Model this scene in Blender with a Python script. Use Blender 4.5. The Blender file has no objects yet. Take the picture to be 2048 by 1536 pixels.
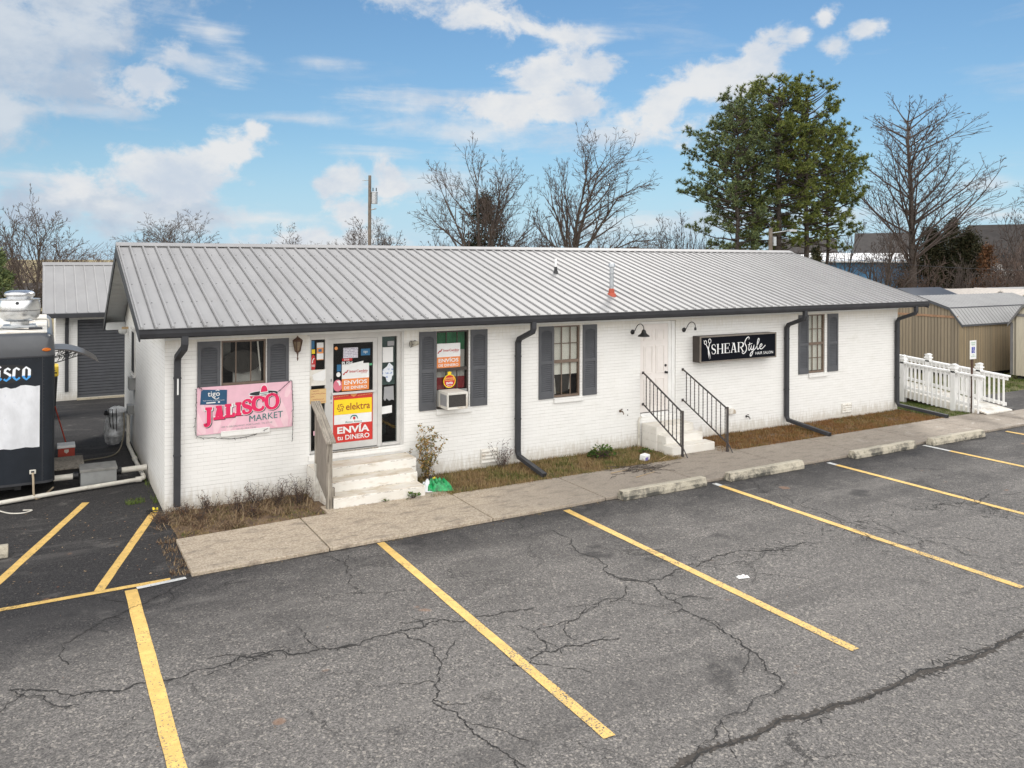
import bpy, bmesh, math, random
from mathutils import Vector, Matrix
R = math.radians
SC = bpy.context.scene
COL = SC.collection

# ------------------------------------------------------------------ camera
CX, CY, CZ = -1.7416, -14.6727, 4.2191
YAW, ROLL, F, PY = 0.5207, 0.0036, 1628.27, 519.19      # focal length and horizon row for a 2048 px wide frame
FWD = Vector((math.sin(YAW), math.cos(YAW), 0)); RGT = Vector((math.cos(YAW), -math.sin(YAW), 0)); UP = Vector((0, 0, 1))
cam = bpy.data.cameras.new('camera'); camo = bpy.data.objects.new('camera', cam); COL.objects.link(camo)
cam.sensor_fit = 'HORIZONTAL'; cam.sensor_width = 36.0; cam.lens = F / 2048 * 36.0
cam.shift_y = -(768 - PY) / 2048; cam.clip_end = 6000; cam.clip_start = 0.1
_x = RGT * math.cos(ROLL) + UP * math.sin(ROLL); _y = -RGT * math.sin(ROLL) + UP * math.cos(ROLL); _z = -FWD
camo.matrix_world = Matrix(((_x.x, _y.x, _z.x, CX), (_x.y, _y.y, _z.y, CY), (_x.z, _y.z, _z.z, CZ), (0, 0, 0, 1)))
SC.camera = camo

def at(px, D):
    "ground point seen in photo column px at D metres in front of the camera"
    p = Vector((CX, CY, 0)) + FWD * D + RGT * ((px - 1024) * D / F)
    return p.x, p.y
def zat(px, py, D):
    return CZ + (PY + ROLL * (px - 1024) - py) / F * D

# ------------------------------------------------------------------ light and sky
SC.view_settings.view_transform = 'Standard'; SC.view_settings.look = 'None'
SC.view_settings.exposure = 0.78; SC.view_settings.gamma = 1.0
SUN_EL, SUN_AZ = R(36), R(44)         # azimuth from +Y towards +X
sun = bpy.data.lights.new('sun', 'SUN'); sun.energy = 1.5; sun.angle = R(11); sun.color = (1.0, 0.95, 0.88)
suno = bpy.data.objects.new('sun', sun); COL.objects.link(suno)
_d = Vector((math.sin(SUN_AZ) * math.cos(SUN_EL), math.cos(SUN_AZ) * math.cos(SUN_EL), math.sin(SUN_EL)))
suno.rotation_euler = _d.to_track_quat('Z', 'Y').to_euler()
suno.location = (30, 30, 40)

SKYTINT = (0.37, 0.465, 0.50, 1)
W = bpy.data.worlds.new('World'); SC.world = W; W.use_nodes = True
class NT:
    def __init__(s, nt):
        s.t = nt; s.n = nt.nodes; s.l = nt.links
    def new(s, typ, **kw):
        n = s.n.new(typ)
        for k, v in kw.items(): setattr(n, k, v)
        return n
    def link(s, a, b): s.l.new(a, b)
    def val(s, sock, v):
        if isinstance(v, bpy.types.NodeSocket): s.l.new(v, sock)
        else: sock.default_value = v
    def m(s, op, a, b=None, c=None, clamp=False):
        n = s.new('ShaderNodeMath', operation=op, use_clamp=clamp)
        s.val(n.inputs[0], a)
        if b is not None: s.val(n.inputs[1], b)
        if c is not None: s.val(n.inputs[2], c)
        return n.outputs[0]
    def ss(s, v, lo, hi, a=0.0, b=1.0):
        n = s.new('ShaderNodeMapRange', interpolation_type='SMOOTHSTEP')
        s.val(n.inputs[0], v); s.val(n.inputs[1], lo); s.val(n.inputs[2], hi); s.val(n.inputs[3], a); s.val(n.inputs[4], b)
        return n.outputs[0]
    def lin(s, v, lo, hi, a=0.0, b=1.0):
        n = s.new('ShaderNodeMapRange')
        s.val(n.inputs[0], v); s.val(n.inputs[1], lo); s.val(n.inputs[2], hi); s.val(n.inputs[3], a); s.val(n.inputs[4], b)
        return n.outputs[0]
    def mix(s, f, a, b, bt='MIX'):
        n = s.new('ShaderNodeMix', data_type='RGBA', blend_type=bt)
        s.val(n.inputs[0], f); s.val(n.inputs[6], c4(a)); s.val(n.inputs[7], c4(b))
        return n.outputs[2]
    def noise(s, vec, scale, detail=4, rough=0.55, dist=0.0):
        n = s.new('ShaderNodeTexNoise'); s.link(vec, n.inputs['Vector'])
        n.inputs['Scale'].default_value = scale; n.inputs['Detail'].default_value = detail
        n.inputs['Roughness'].default_value = rough; n.inputs['Distortion'].default_value = dist
        return n.outputs[0]
    def scale(s, vec, xyz):
        n = s.new('ShaderNodeVectorMath', operation='MULTIPLY'); s.link(vec, n.inputs[0]); n.inputs[1].default_value = xyz
        return n.outputs[0]
    def sep(s, vec):
        n = s.new('ShaderNodeSeparateXYZ'); s.link(vec, n.inputs[0]); return n.outputs
def c4(c):
    if isinstance(c, bpy.types.NodeSocket): return c
    if isinstance(c, (int, float)): return (c, c, c, 1)
    return tuple(c) if len(c) == 4 else (c[0], c[1], c[2], 1)

def build_world():
    N = NT(W.node_tree); N.n.clear()
    out = N.new('ShaderNodeOutputWorld'); bg = N.new('ShaderNodeBackground'); N.link(bg.outputs[0], out.inputs[0])
    bg.inputs[1].default_value = 0.1
    sky = N.new('ShaderNodeTexSky', sky_type='NISHITA'); sky.sun_disc = False
    sky.sun_elevation = SUN_EL; sky.sun_rotation = SUN_AZ; sky.altitude = 100; sky.air_density = 1.0; sky.dust_density = 0.0; sky.ozone_density = 2.0
    tc = N.new('ShaderNodeTexCoord'); d = tc.outputs['Generated']
    x, y, z = N.sep(d)
    az = N.m('ARCTAN2', x, y); el = N.m('ARCSINE', z)
    flat = N.scale(d, (1, 1, 2.2))
    n1 = N.noise(flat, 6.0, 9, 0.60, 0.4); n2 = N.noise(N.scale(d, (1, 1, 1.3)), 19.0, 8, 0.62, 0.25); n3 = N.noise(N.scale(d, (1, 1, 7)), 3.5, 8, 0.62, 0.5)
    nn = N.m('ADD', N.m('MULTIPLY', N.m('SUBTRACT', n1, 0.5), 2.2), N.m('MULTIPLY', N.m('SUBTRACT', n2, 0.5), 2.4))
    wisp = N.m('MULTIPLY', N.m('SUBTRACT', n3, 0.5), 2.6)
    def blob(px, py, rx, ry, rot=0.0):
        a0 = YAW + math.atan2(px - 1024, F); k = math.cos(a0 - YAW)
        e0 = math.atan2((PY - py) * k, F)
        ra, re = rx / F * k * k, ry / F * k
        u = N.m('SUBTRACT', az, a0); v = N.m('SUBTRACT', el, e0)
        c, s = math.cos(rot), math.sin(rot)
        uu = N.m('ADD', N.m('MULTIPLY', u, c / ra), N.m('MULTIPLY', v, s / ra))
        vv = N.m('ADD', N.m('MULTIPLY', u, -s / re), N.m('MULTIPLY', v, c / re))
        r = N.m('SQRT', N.m('ADD', N.m('MULTIPLY', uu, uu), N.m('MULTIPLY', vv, vv)))
        return N.m('SUBTRACT', 1.0, r)
    def union(lst, k=0.25):
        o = lst[0]
        for b in lst[1:]:
            n = N.new('ShaderNodeMath', operation='SMOOTH_MAX'); N.link(o, n.inputs[0]); N.link(b, n.inputs[1]); n.inputs[2].default_value = k
            o = n.outputs[0]
        return o
    puffs = union([blob(1330, 222, 120, 74, 0.35), blob(1430, 172, 140, 80, 0.45), blob(1530, 110, 110, 66, 0.5), blob(1600, 70, 50, 26), blob(1665, 95, 60, 46, 0.5), blob(1720, 55, 70, 34, 0.2), blob(1650, 30, 40, 40),
                   blob(295, 160, 110, 70), blob(340, 110, 60, 60), blob(690, 372, 80, 54), blob(700, 430, 80, 70), blob(600, 485, 220, 60), blob(470, 305, 110, 70, 0.5), blob(1085, 150, 120, 70), blob(1000, 215, 170, 46), blob(1120, 215, 120, 40),
                   blob(1185, 138, 80, 34), blob(330, 355, 250, 80, 0.15), blob(140, 370, 110, 60), blob(930, 22, 230, 70, -0.2), blob(1080, 60, 170, 40, -0.25), blob(775, 370, 50, 90), blob(515, 262, 50, 44)])
    grey = union([blob(70, 90, 330, 170), blob(20, 240, 110, 110), blob(200, 410, 300, 70), blob(110, -40, 420, 110), blob(360, 440, 200, 50)])
    wisps = union([blob(860, 205, 240, 40), blob(960, 262, 380, 56), blob(760, 308, 190, 34), blob(1200, 268, 190, 36), blob(1060, 215, 230, 70), blob(300, 430, 340, 60),
                   blob(1150, 75, 150, 34), blob(180, 222, 190, 26), blob(580, 238, 180, 22), blob(640, 122, 140, 24), blob(1980, 366, 130, 30), blob(1980, 430, 200, 40), blob(60, 355, 190, 36), blob(300, 20, 190, 40), blob(420, 70, 200, 50, -.3), blob(390, 130, 160, 40, -.2),
                   blob(560, 440, 260, 34), blob(1560, 440, 500, 60), blob(860, 350, 240, 60)])
    dp = N.ss(N.m('ADD', puffs, N.m('MULTIPLY', nn, 0.85)), 0.10, 0.62, 0, 0.95)
    dg = N.ss(N.m('ADD', grey, N.m('MULTIPLY', nn, 0.75)), 0.0, 0.70, 0, 0.88)
    dw = N.ss(N.m('ADD', wisps, N.m('ADD', N.m('MULTIPLY', nn, 0.45), wisp)), 0.15, 1.15, 0, 0.80)
    veil = N.m('MULTIPLY', N.ss(N.m('ADD', n3, N.m('MULTIPLY', N.m('SUBTRACT', n1, .5), .5)), 0.52, 0.78), 0.30)
    dw = N.m('MAXIMUM', dw, veil)
    # bright unseen cloud bank, added behind the camera to light the front wall
    bk = N.m('ADD', N.m('ADD', N.m('MULTIPLY', x, -FWD.x), N.m('MULTIPLY', y, -FWD.y)), N.m('MULTIPLY', nn, 0.25))
    db = N.ss(bk, -0.35, 0.15, 0, 0.95)
    shade = N.ss(N.noise(N.scale(d, (1, 1, 1.6)), 7.0, 6, 0.6), 0.38, 0.62)
    ccol = N.mix(shade, (3.5, 3.9, 4.45), (4.75, 4.8, 4.85))
    gcol = N.mix(shade, (2.7, 3.2, 3.9), (3.9, 4.2, 4.55))
    hz = N.ss(el, 0.36, 0.0)
    tint = N.new('ShaderNodeMix', data_type='RGBA', blend_type='MULTIPLY'); tint.inputs[0].default_value = 1
    N.link(sky.outputs[0], tint.inputs[6]); tint.inputs[7].default_value = SKYTINT
    col = tint.outputs[2]
    col = N.mix(N.m('MULTIPLY', hz, 0.35), col, (2.0, 3.4, 4.8)); col = N.mix(N.ss(el, 0.16, -0.02, 0, 0.85), col, (2.9, 4.05, 5.1))
    col = N.mix(dw, col, ccol); col = N.mix(dg, col, gcol); col = N.mix(dp, col, ccol)
    col = N.mix(db, col, (14.0, 13.8, 13.5))
    N.link(col, bg.inputs[0])
build_world()

# ------------------------------------------------------------------ mesh helpers
ORIG = {}
def origin(o):
    return ORIG.get(o.name, Vector((0, 0, 0)))
def tag(o, label=None, cat=None, group=None, kind=None):
    if label: o['label'] = label
    if cat: o['category'] = cat
    if group: o['group'] = group
    if kind: o['kind'] = kind
    return o
def thing(name, loc, label, cat, group=None):
    o = bpy.data.objects.new(name, None); COL.objects.link(o); o.location = loc; o.empty_display_size = 0.2
    ORIG[o.name] = Vector(loc)
    return tag(o, label, cat, group)

class MB:
    def __init__(s): s.v = []; s.f = []; s.m = []; s.M = None
    def vert(s, p):
        p = Vector(p)
        if s.M is not None: p = s.M @ p
        s.v.append(p); return len(s.v) - 1
    def face(s, pts, m=0):
        s.f.append([s.vert(p) for p in pts]); s.m.append(m)
    def box(s, x0, x1, y0, y1, z0, z1, m=0):
        if x0 > x1: x0, x1 = x1, x0
        if y0 > y1: y0, y1 = y1, y0
        if z0 > z1: z0, z1 = z1, z0
        i = [s.vert(p) for p in ((x0,y0,z0),(x1,y0,z0),(x1,y1,z0),(x0,y1,z0),(x0,y0,z1),(x1,y0,z1),(x1,y1,z1),(x0,y1,z1))]
        for q in ((0,3,2,1),(4,5,6,7),(0,1,5,4),(1,2,6,5),(2,3,7,6),(3,0,4,7)):
            s.f.append([i[k] for k in q]); s.m.append(m)
        return s
    def prism(s, poly, fn, lo, hi, m=0):
        "poly: 2D outline; fn(u, v, w) -> 3D; extruded from w=lo to w=hi"
        a = [s.vert(fn(u, v, lo)) for u, v in poly]; b = [s.vert(fn(u, v, hi)) for u, v in poly]
        n = len(poly)
        s.f.append(a[::-1]); s.m.append(m); s.f.append(b); s.m.append(m)
        for k in range(n):
            s.f.append([a[k], a[(k+1) % n], b[(k+1) % n], b[k]]); s.m.append(m)
        return s
    def tube(s, pts, r, n=8, m=0, cap=True):
        pts = [Vector(p) for p in pts]; rs = r if isinstance(r, (list, tuple)) else [r] * len(pts)
        rings = []; prev = None
        for k, p in enumerate(pts):
            d = (pts[min(k+1, len(pts)-1)] - pts[max(k-1, 0)]).normalized()
            if prev is None:
                a = Vector((0, 0, 1)) if abs(d.z) < 0.9 else Vector((1, 0, 0)); u = d.cross(a).normalized()
            else: u = (prev - d * prev.dot(d)).normalized()
            prev = u; w = d.cross(u)
            rings.append([s.vert(p + (u * math.cos(2*math.pi*j/n) + w * math.sin(2*math.pi*j/n)) * rs[k]) for j in range(n)])
        for a, b in zip(rings, rings[1:]):
            for j in range(n):
                s.f.append([a[j], a[(j+1) % n], b[(j+1) % n], b[j]]); s.m.append(m)
        if cap: s.f.append(rings[0][::-1]); s.m.append(m); s.f.append(rings[-1]); s.m.append(m)
        return s
    def duct(s, pts, w, h, m=0, side=(1, 0, 0)):
        "rectangular tube along pts; side = width direction"
        pts = [Vector(p) for p in pts]; sd = Vector(side); rings = []
        for k, p in enumerate(pts):
            d = (pts[min(k+1, len(pts)-1)] - pts[max(k-1, 0)]).normalized()
            sw = (sd - d * sd.dot(d)).normalized(); t = d.cross(sw)
            rings.append([s.vert(p + sw * a * w / 2 + t * b * h / 2) for a, b in ((-1,-1),(1,-1),(1,1),(-1,1))])
        for a, b in zip(rings, rings[1:]):
            for j in range(4): s.f.append([a[j], a[(j+1) % 4], b[(j+1) % 4], b[j]]); s.m.append(m)
        s.f.append(rings[0][::-1]); s.m.append(m); s.f.append(rings[-1]); s.m.append(m)
        return s
    def lathe(s, prof, c, n=20, m=0, axis='z'):
        rings = []
        for r, h in prof:
            ring = []
            for j in range(n):
                a = 2 * math.pi * j / n; u, v = r * math.cos(a), r * math.sin(a)
                p = (c[0]+u, c[1]+v, c[2]+h) if axis == 'z' else ((c[0]+u, c[1]-h, c[2]+v) if axis == 'y' else (c[0]+h, c[1]+u, c[2]+v))
                ring.append(s.vert(p))
            rings.append(ring)
        for a, b in zip(rings, rings[1:]):
            for j in range(n): s.f.append([a[j], a[(j+1) % n], b[(j+1) % n], b[j]]); s.m.append(m)
        s.f.append(rings[0][::-1]); s.m.append(m); s.f.append(rings[-1]); s.m.append(m)
        return s
    def build(s, name, mats, parent=None, smooth=False, bevel=0, label=None, kind=None, recalc=True):
        me = bpy.data.meshes.new(name); o0 = origin(parent) if parent else Vector((0, 0, 0))
        vs = [v - o0 for v in s.v]
        me.from_pydata(vs, [], s.f)
        if not isinstance(mats, (list, tuple)): mats = [mats]
        for mt in mats: me.materials.append(mt)
        me.polygons.foreach_set('material_index', s.m)
        if recalc:
            bm = bmesh.new(); bm.from_mesh(me); bmesh.ops.recalc_face_normals(bm, faces=bm.faces); bm.to_mesh(me); bm.free()
        uv = me.uv_layers.new(name='UVMap')
        if len(me.polygons) < 6000:
            for p in me.polygons:
                nx, ny, nz = abs(p.normal.x), abs(p.normal.y), abs(p.normal.z)
                for li in p.loop_indices:
                    v = s.v[me.loops[li].vertex_index]
                    uv.data[li].uv = (v.x, v.z) if (ny >= nx and ny >= nz) else ((v.y, v.z) if nx >= nz else (v.x, v.y))
        if smooth: me.polygons.foreach_set('use_smooth', [True] * len(me.polygons))
        me.update()
        ob = bpy.data.objects.new(name, me); COL.objects.link(ob)
        if parent: ob.parent = parent
        ORIG[ob.name] = o0
        if bevel:
            b = ob.modifiers.new('bevel', 'BEVEL'); b.width = bevel; b.segments = 2; b.limit_method = 'ANGLE'; b.angle_limit = R(40)
        if smooth == 'auto':
            me.set_sharp_from_angle(angle=R(35))
        if label: ob['label'] = label
        if kind: ob['kind'] = kind
        return ob
def local(mb, name, mats, loc, label, cat, group=None, **kw):
    "a top-level thing that is one mesh, its origin at loc"
    class _P: name = '_tmp'
    ORIG['_tmp'] = Vector(loc)
    par = _P()
    o = None
    me_parent = bpy.data.objects.new('_tmp', None)
    ORIG[me_parent.name] = Vector(loc)
    o = mb.build(name, mats, me_parent, **kw); o.parent = None; o.location = loc
    bpy.data.objects.remove(me_parent)
    ORIG[o.name] = Vector(loc)
    return tag(o, label, cat, group)

FX = lambda y: (lambda u, v, w: (u, y - w, v))       # outline on the facade plane, extruded towards the viewer
def catmull(pts, k=6):
    P = [Vector(p) for p in pts]; out = []
    for i in range(len(P) - 1):
        p0 = P[max(i-1, 0)]; p1 = P[i]; p2 = P[i+1]; p3 = P[min(i+2, len(P)-1)]
        for j in range(k):
            t = j / k
            out.append(0.5 * ((2*p1) + (p2-p0)*t + (2*p0-5*p1+4*p2-p3)*t*t + (3*p1-p0-3*p2+p3)*t**3))
    out.append(P[-1]); return out

# ------------------------------------------------------------------ lettering
def text_geo(txt, bold=0.0, shear=0.0):
    cu = bpy.data.curves.new('txt', 'FONT'); cu.body = txt; cu.size = 1; cu.offset = bold; cu.shear = shear; cu.resolution_u = 3
    ob = bpy.data.objects.new('txt', cu); COL.objects.link(ob)
    dg = bpy.context.evaluated_depsgraph_get(); dg.update()
    me = bpy.data.meshes.new_from_object(ob.evaluated_get(dg))
    vs = [v.co.copy() for v in me.vertices]; fs = [list(p.vertices) for p in me.polygons]
    bpy.data.objects.remove(ob); bpy.data.curves.remove(cu); bpy.data.meshes.remove(me)
    return vs, fs
def add_text(mb, txt, x0, x1, z0, z1, y, m=0, bold=0.0, shear=0.0, thick=0.003, rise=0.0):
    "lettering fitted to the box x0..x1, z0..z1 on the plane at y, facing -Y; rise = climb of the baseline over the width"
    vs, fs = text_geo(txt, bold, shear)
    if not vs: return
    ax, bx = min(v.x for v in vs), max(v.x for v in vs); az, bz = min(v.y for v in vs), max(v.y for v in vs)
    base = len(mb.v)
    def P(v, yy):
        u = (v.x - ax) / (bx - ax)
        return (x0 + u * (x1 - x0), yy, z0 + (v.y - az) / (bz - az) * (z1 - z0) + rise * u)
    for v in vs: mb.vert(P(v, y - thick))
    for f in fs: mb.f.append([base + k for k in f]); mb.m.append(m)
_k = [0]
def piece(mb, poly, y, m=0, thick=0.003):
    "flat shape raised from the plane at y; every piece a hair prouder than the one before so that none share a plane"
    _k[0] = (_k[0] + 1) % 12
    mb.prism(poly, FX(y), 0, thick + 0.00025 * _k[0], m)
def stroke(mb, pts, w, y, m=0, thick=0.003, smooth=True):
    P = catmull([(a, b, 0) for a, b in pts], 7) if smooth else [Vector((a, b, 0)) for a, b in pts]
    n = len(P); ws = w if isinstance(w, (list, tuple)) else [w] * 2
    L, Rr = [], []
    for i, p in enumerate(P):
        d = (P[min(i+1, n-1)] - P[max(i-1, 0)]).normalized(); q = Vector((-d.y, d.x, 0))
        t = i / (n - 1) * (len(ws) - 1); k = min(int(t), len(ws) - 2); ww = ws[k] + (ws[k+1] - ws[k]) * (t - k)
        L.append(p + q * ww / 2); Rr.append(p - q * ww / 2)
    _k[0] = (_k[0] + 1) % 12; yy = y - thick - 0.00025 * _k[0]
    for i in range(n - 1):
        mb.face([(L[i].x, yy, L[i].y), (L[i+1].x, yy, L[i+1].y), (Rr[i+1].x, yy, Rr[i+1].y), (Rr[i].x, yy, Rr[i].y)], m)
def disc(cx, cz, rx, rz, n=24, a0=0, a1=360):
    return [(cx + rx * math.cos(R(a0 + (a1-a0) * k / n)), cz + rz * math.sin(R(a0 + (a1-a0) * k / n))) for k in range(n + (0 if abs(a1-a0) == 360 else 1))]
def serif_glyph(mb, ch, x, z, w, h, y, m, wv, wh, se, th=0.003):
    "roman capital in the box (x, z, w, h): stem width wv, hairline wh, serif overhang se"
    def r(a, b, c, d): piece(mb, [(x+a, z+b), (x+c, z+b), (x+c, z+d), (x+a, z+d)], y, m, th)
    def stem(cx):
        r(cx-wv/2, 0, cx+wv/2, h); r(cx-wv/2-se, 0, cx+wv/2+se, wh); r(cx-wv/2-se, h-wh, cx+wv/2+se, h)
    def diag(a, b, t): piece(mb, [(x+a[0]-t/2, z+a[1]), (x+a[0]+t/2, z+a[1]), (x+b[0]+t/2, z+b[1]), (x+b[0]-t/2, z+b[1])], y, m, th)
    def st(pts, ww): stroke(mb, [(x+a*w, z+b*h) for a, b in pts], ww, y, m, th)
    e = wv/2 + se
    if ch == 'I': stem(w/2)
    if ch == 'H': stem(e); stem(w-e); r(e, h*.47, w-e, h*.47+wh)
    if ch == 'L': stem(e); r(e, 0, w, wh); r(w-wh, 0, w, h*.34)
    if ch == 'E':
        stem(e); r(e, 0, w, wh); r(e, h-wh, w*.96, h); r(e, h*.48, w*.72, h*.48+wh)
        r(w-wh, 0, w, h*.28); r(w*.96-wh, h*.74, w*.96, h); r(w*.72-wh, h*.36, w*.72, h*.66)
    if ch == 'A':
        diag((wv*.35+se, 0), (w*.47, h), max(wh, wv*.55)); diag((w-wv*.6-se, 0), (w*.53, h), wv*1.1); r(w*.27, h*.28, w*.72, h*.28+wh)
        r(0, 0, wv*.7+2*se, wh); r(w-wv*1.2-2*se, 0, w, wh)
        if wh > 0.25*wv: r(w*.22, h-wh, w*.62, h)
    if ch == 'R':
        stem(e); st([(.3,.97),(.62,.97),(.9,.86),(.92,.72),(.82,.55),(.6,.49),(.3,.49)], [wh, wh, wv, wv, wv, wh, wh])
        diag((w-wv*.5, 0), (w*.5, h*.5), wv); r(w-wv-se*.3, 0, w+se, wh)
    if ch == 'J':
        st([(.62, .97), (.62, .4), (.60, .12), (.42, .0), (.14, -.02), (.06, .10)], [wv, wv, wv, wv*.9, wv*.8, wv*.8]); r(w*.62-wv/2-se*1.3, h-wh, w*.62+wv/2+se, h)
    if ch == 'C': st([(.93,.72),(.84,.9),(.55,.98),(.22,.84),(.12,.5),(.22,.16),(.55,.02),(.84,.1),(.95,.28)], [wh, wh*1.2, wv*.7, wv, wv*1.05, wv, wv*.7, wh*1.2, wh]); r(w*.90-wh*.3, h*.62, w*.90+wh*.7, h)
    if ch == 'O': st([(.5,.98),(.2,.84),(.1,.5),(.2,.16),(.5,.02),(.8,.16),(.9,.5),(.8,.84),(.5,.98)], [wh, wv*.8, wv*1.05, wv*.8, wh, wv*.8, wv*1.05, wv*.8, wh])
    if ch == 'S': st([(.86,.74),(.76,.92),(.5,.98),(.22,.9),(.14,.74),(.26,.58),(.5,.5),(.76,.42),(.88,.25),(.76,.08),(.48,.02),(.22,.08),(.12,.28)],
                     [wh, wh*1.3, wh, wv*.6, wv*.8, wv, wv*1.1, wv, wv*.8, wv*.6, wh, wh*1.3, wh])
# ------------------------------------------------------------------ materials
def base_mat(name):
    mt = bpy.data.materials.new(name); mt.use_nodes = True
    N = NT(mt.node_tree); b = N.n['Principled BSDF']
    return mt, N, b
def mul(c, k): return (c[0]*k, c[1]*k, c[2]*k)
def mat(name, col, rough=0.6, var=0.12, vs=6.0, bump=0.0, bs=60.0, metal=0.0, stain=None, st_amt=0.5, st_scale=2.5, st_lo=0.5, st_hi=0.75, stretch=(1, 1, 1), spec=None):
    "painted / plain surface: colour with soft unevenness, optional stains, optional fine bump"
    mt, N, b = base_mat(name)
    tc = N.new('ShaderNodeTexCoord').outputs['Object']
    v = N.scale(tc, stretch)
    n = N.noise(v, vs, 5, 0.6)
    col_o = N.mix(N.ss(n, 0.3, 0.7), mul(col, 1 - var), mul(col, 1 + var))
    if stain is not None:
        s = N.noise(v, st_scale, 8, 0.68)
        col_o = N.mix(N.m('MULTIPLY', N.ss(s, st_lo, st_hi), st_amt), col_o, stain)
    N.link(col_o, b.inputs['Base Color'])
    b.inputs['Roughness'].default_value = rough; b.inputs['Metallic'].default_value = metal
    if spec is not None: b.inputs['Specular IOR Level'].default_value = spec
    if bump:
        bn = N.new('ShaderNodeBump'); bn.inputs['Strength'].default_value = bump; bn.inputs['Distance'].default_value = 0.01
        N.link(N.noise(v, bs, 4, 0.6), bn.inputs['Height']); N.link(bn.outputs[0], b.inputs['Normal'])
    return mt

def brick_mat(name, tone=1.0):
    mt, N, b = base_mat(name)
    uv = N.new('ShaderNodeUVMap').outputs[0]; pos = N.new('ShaderNodeNewGeometry').outputs['Position']
    br = N.new('ShaderNodeTexBrick'); N.link(uv, br.inputs['Vector'])
    br.inputs['Scale'].default_value = 1; br.inputs['Mortar Size'].default_value = 0.0045; br.inputs['Mortar Smooth'].default_value = 0.25
    br.inputs['Brick Width'].default_value = 0.205; br.inputs['Row Height'].default_value = 0.0678; br.inputs['Bias'].default_value = 0.0
    br.inputs['Color1'].default_value = c4(mul((.82, .81, .785), tone)); br.inputs['Color2'].default_value = c4(mul((.79, .78, .752), tone))
    br.inputs['Mortar'].default_value = c4(mul((.735, .725, .695), tone))
    n = N.noise(pos, 2.2, 8, 0.65); n2 = N.noise(N.scale(pos, (6, 6, 1.2)), 3.0, 6, 0.65)
    col = N.mix(N.m('MULTIPLY', N.ss(n, 0.52, 0.75), 0.35), br.outputs[0], mul((.66, .64, .58), tone))
    # bed joints show as broken hairlines under the paint
    zz = N.m('FRACT', N.m('DIVIDE', N.sep(uv)[1], 0.0678)); jn = N.m('MAXIMUM', N.ss(zz, .085, .03), N.ss(zz, .93, .985))
    ux = N.sep(uv)[0]; cv = N.new('ShaderNodeCombineXYZ'); N.link(N.m('MULTIPLY', ux, .9), cv.inputs[0]); N.link(N.m('MULTIPLY', N.sep(uv)[1], 5.0), cv.inputs[2])
    jm = N.ss(N.noise(cv.outputs[0], 1.6, 5, .65), .40, .66)
    col = N.mix(N.m('MULTIPLY', N.m('MULTIPLY', jn, jm), .72), col, mul((.36, .34, .31), tone))
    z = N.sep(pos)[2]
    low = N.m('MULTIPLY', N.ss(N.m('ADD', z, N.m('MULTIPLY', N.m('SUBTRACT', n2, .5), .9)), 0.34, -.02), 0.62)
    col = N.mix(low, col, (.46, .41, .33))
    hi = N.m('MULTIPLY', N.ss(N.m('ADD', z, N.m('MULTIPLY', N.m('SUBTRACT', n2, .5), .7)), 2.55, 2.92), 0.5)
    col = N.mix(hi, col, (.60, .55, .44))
    N.link(col, b.inputs['Base Color']); b.inputs['Roughness'].default_value = 0.62
    bn = N.new('ShaderNodeBump'); bn.inputs['Strength'].default_value = 0.35; bn.inputs['Distance'].default_value = 0.005
    h = N.m('ADD', N.m('MULTIPLY', br.outputs['Fac'], -1.0), N.m('MULTIPLY', N.noise(pos, 45, 4, .6), 0.35))
    N.link(h, bn.inputs['Height']); N.link(bn.outputs[0], b.inputs['Normal'])
    return mt

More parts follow.
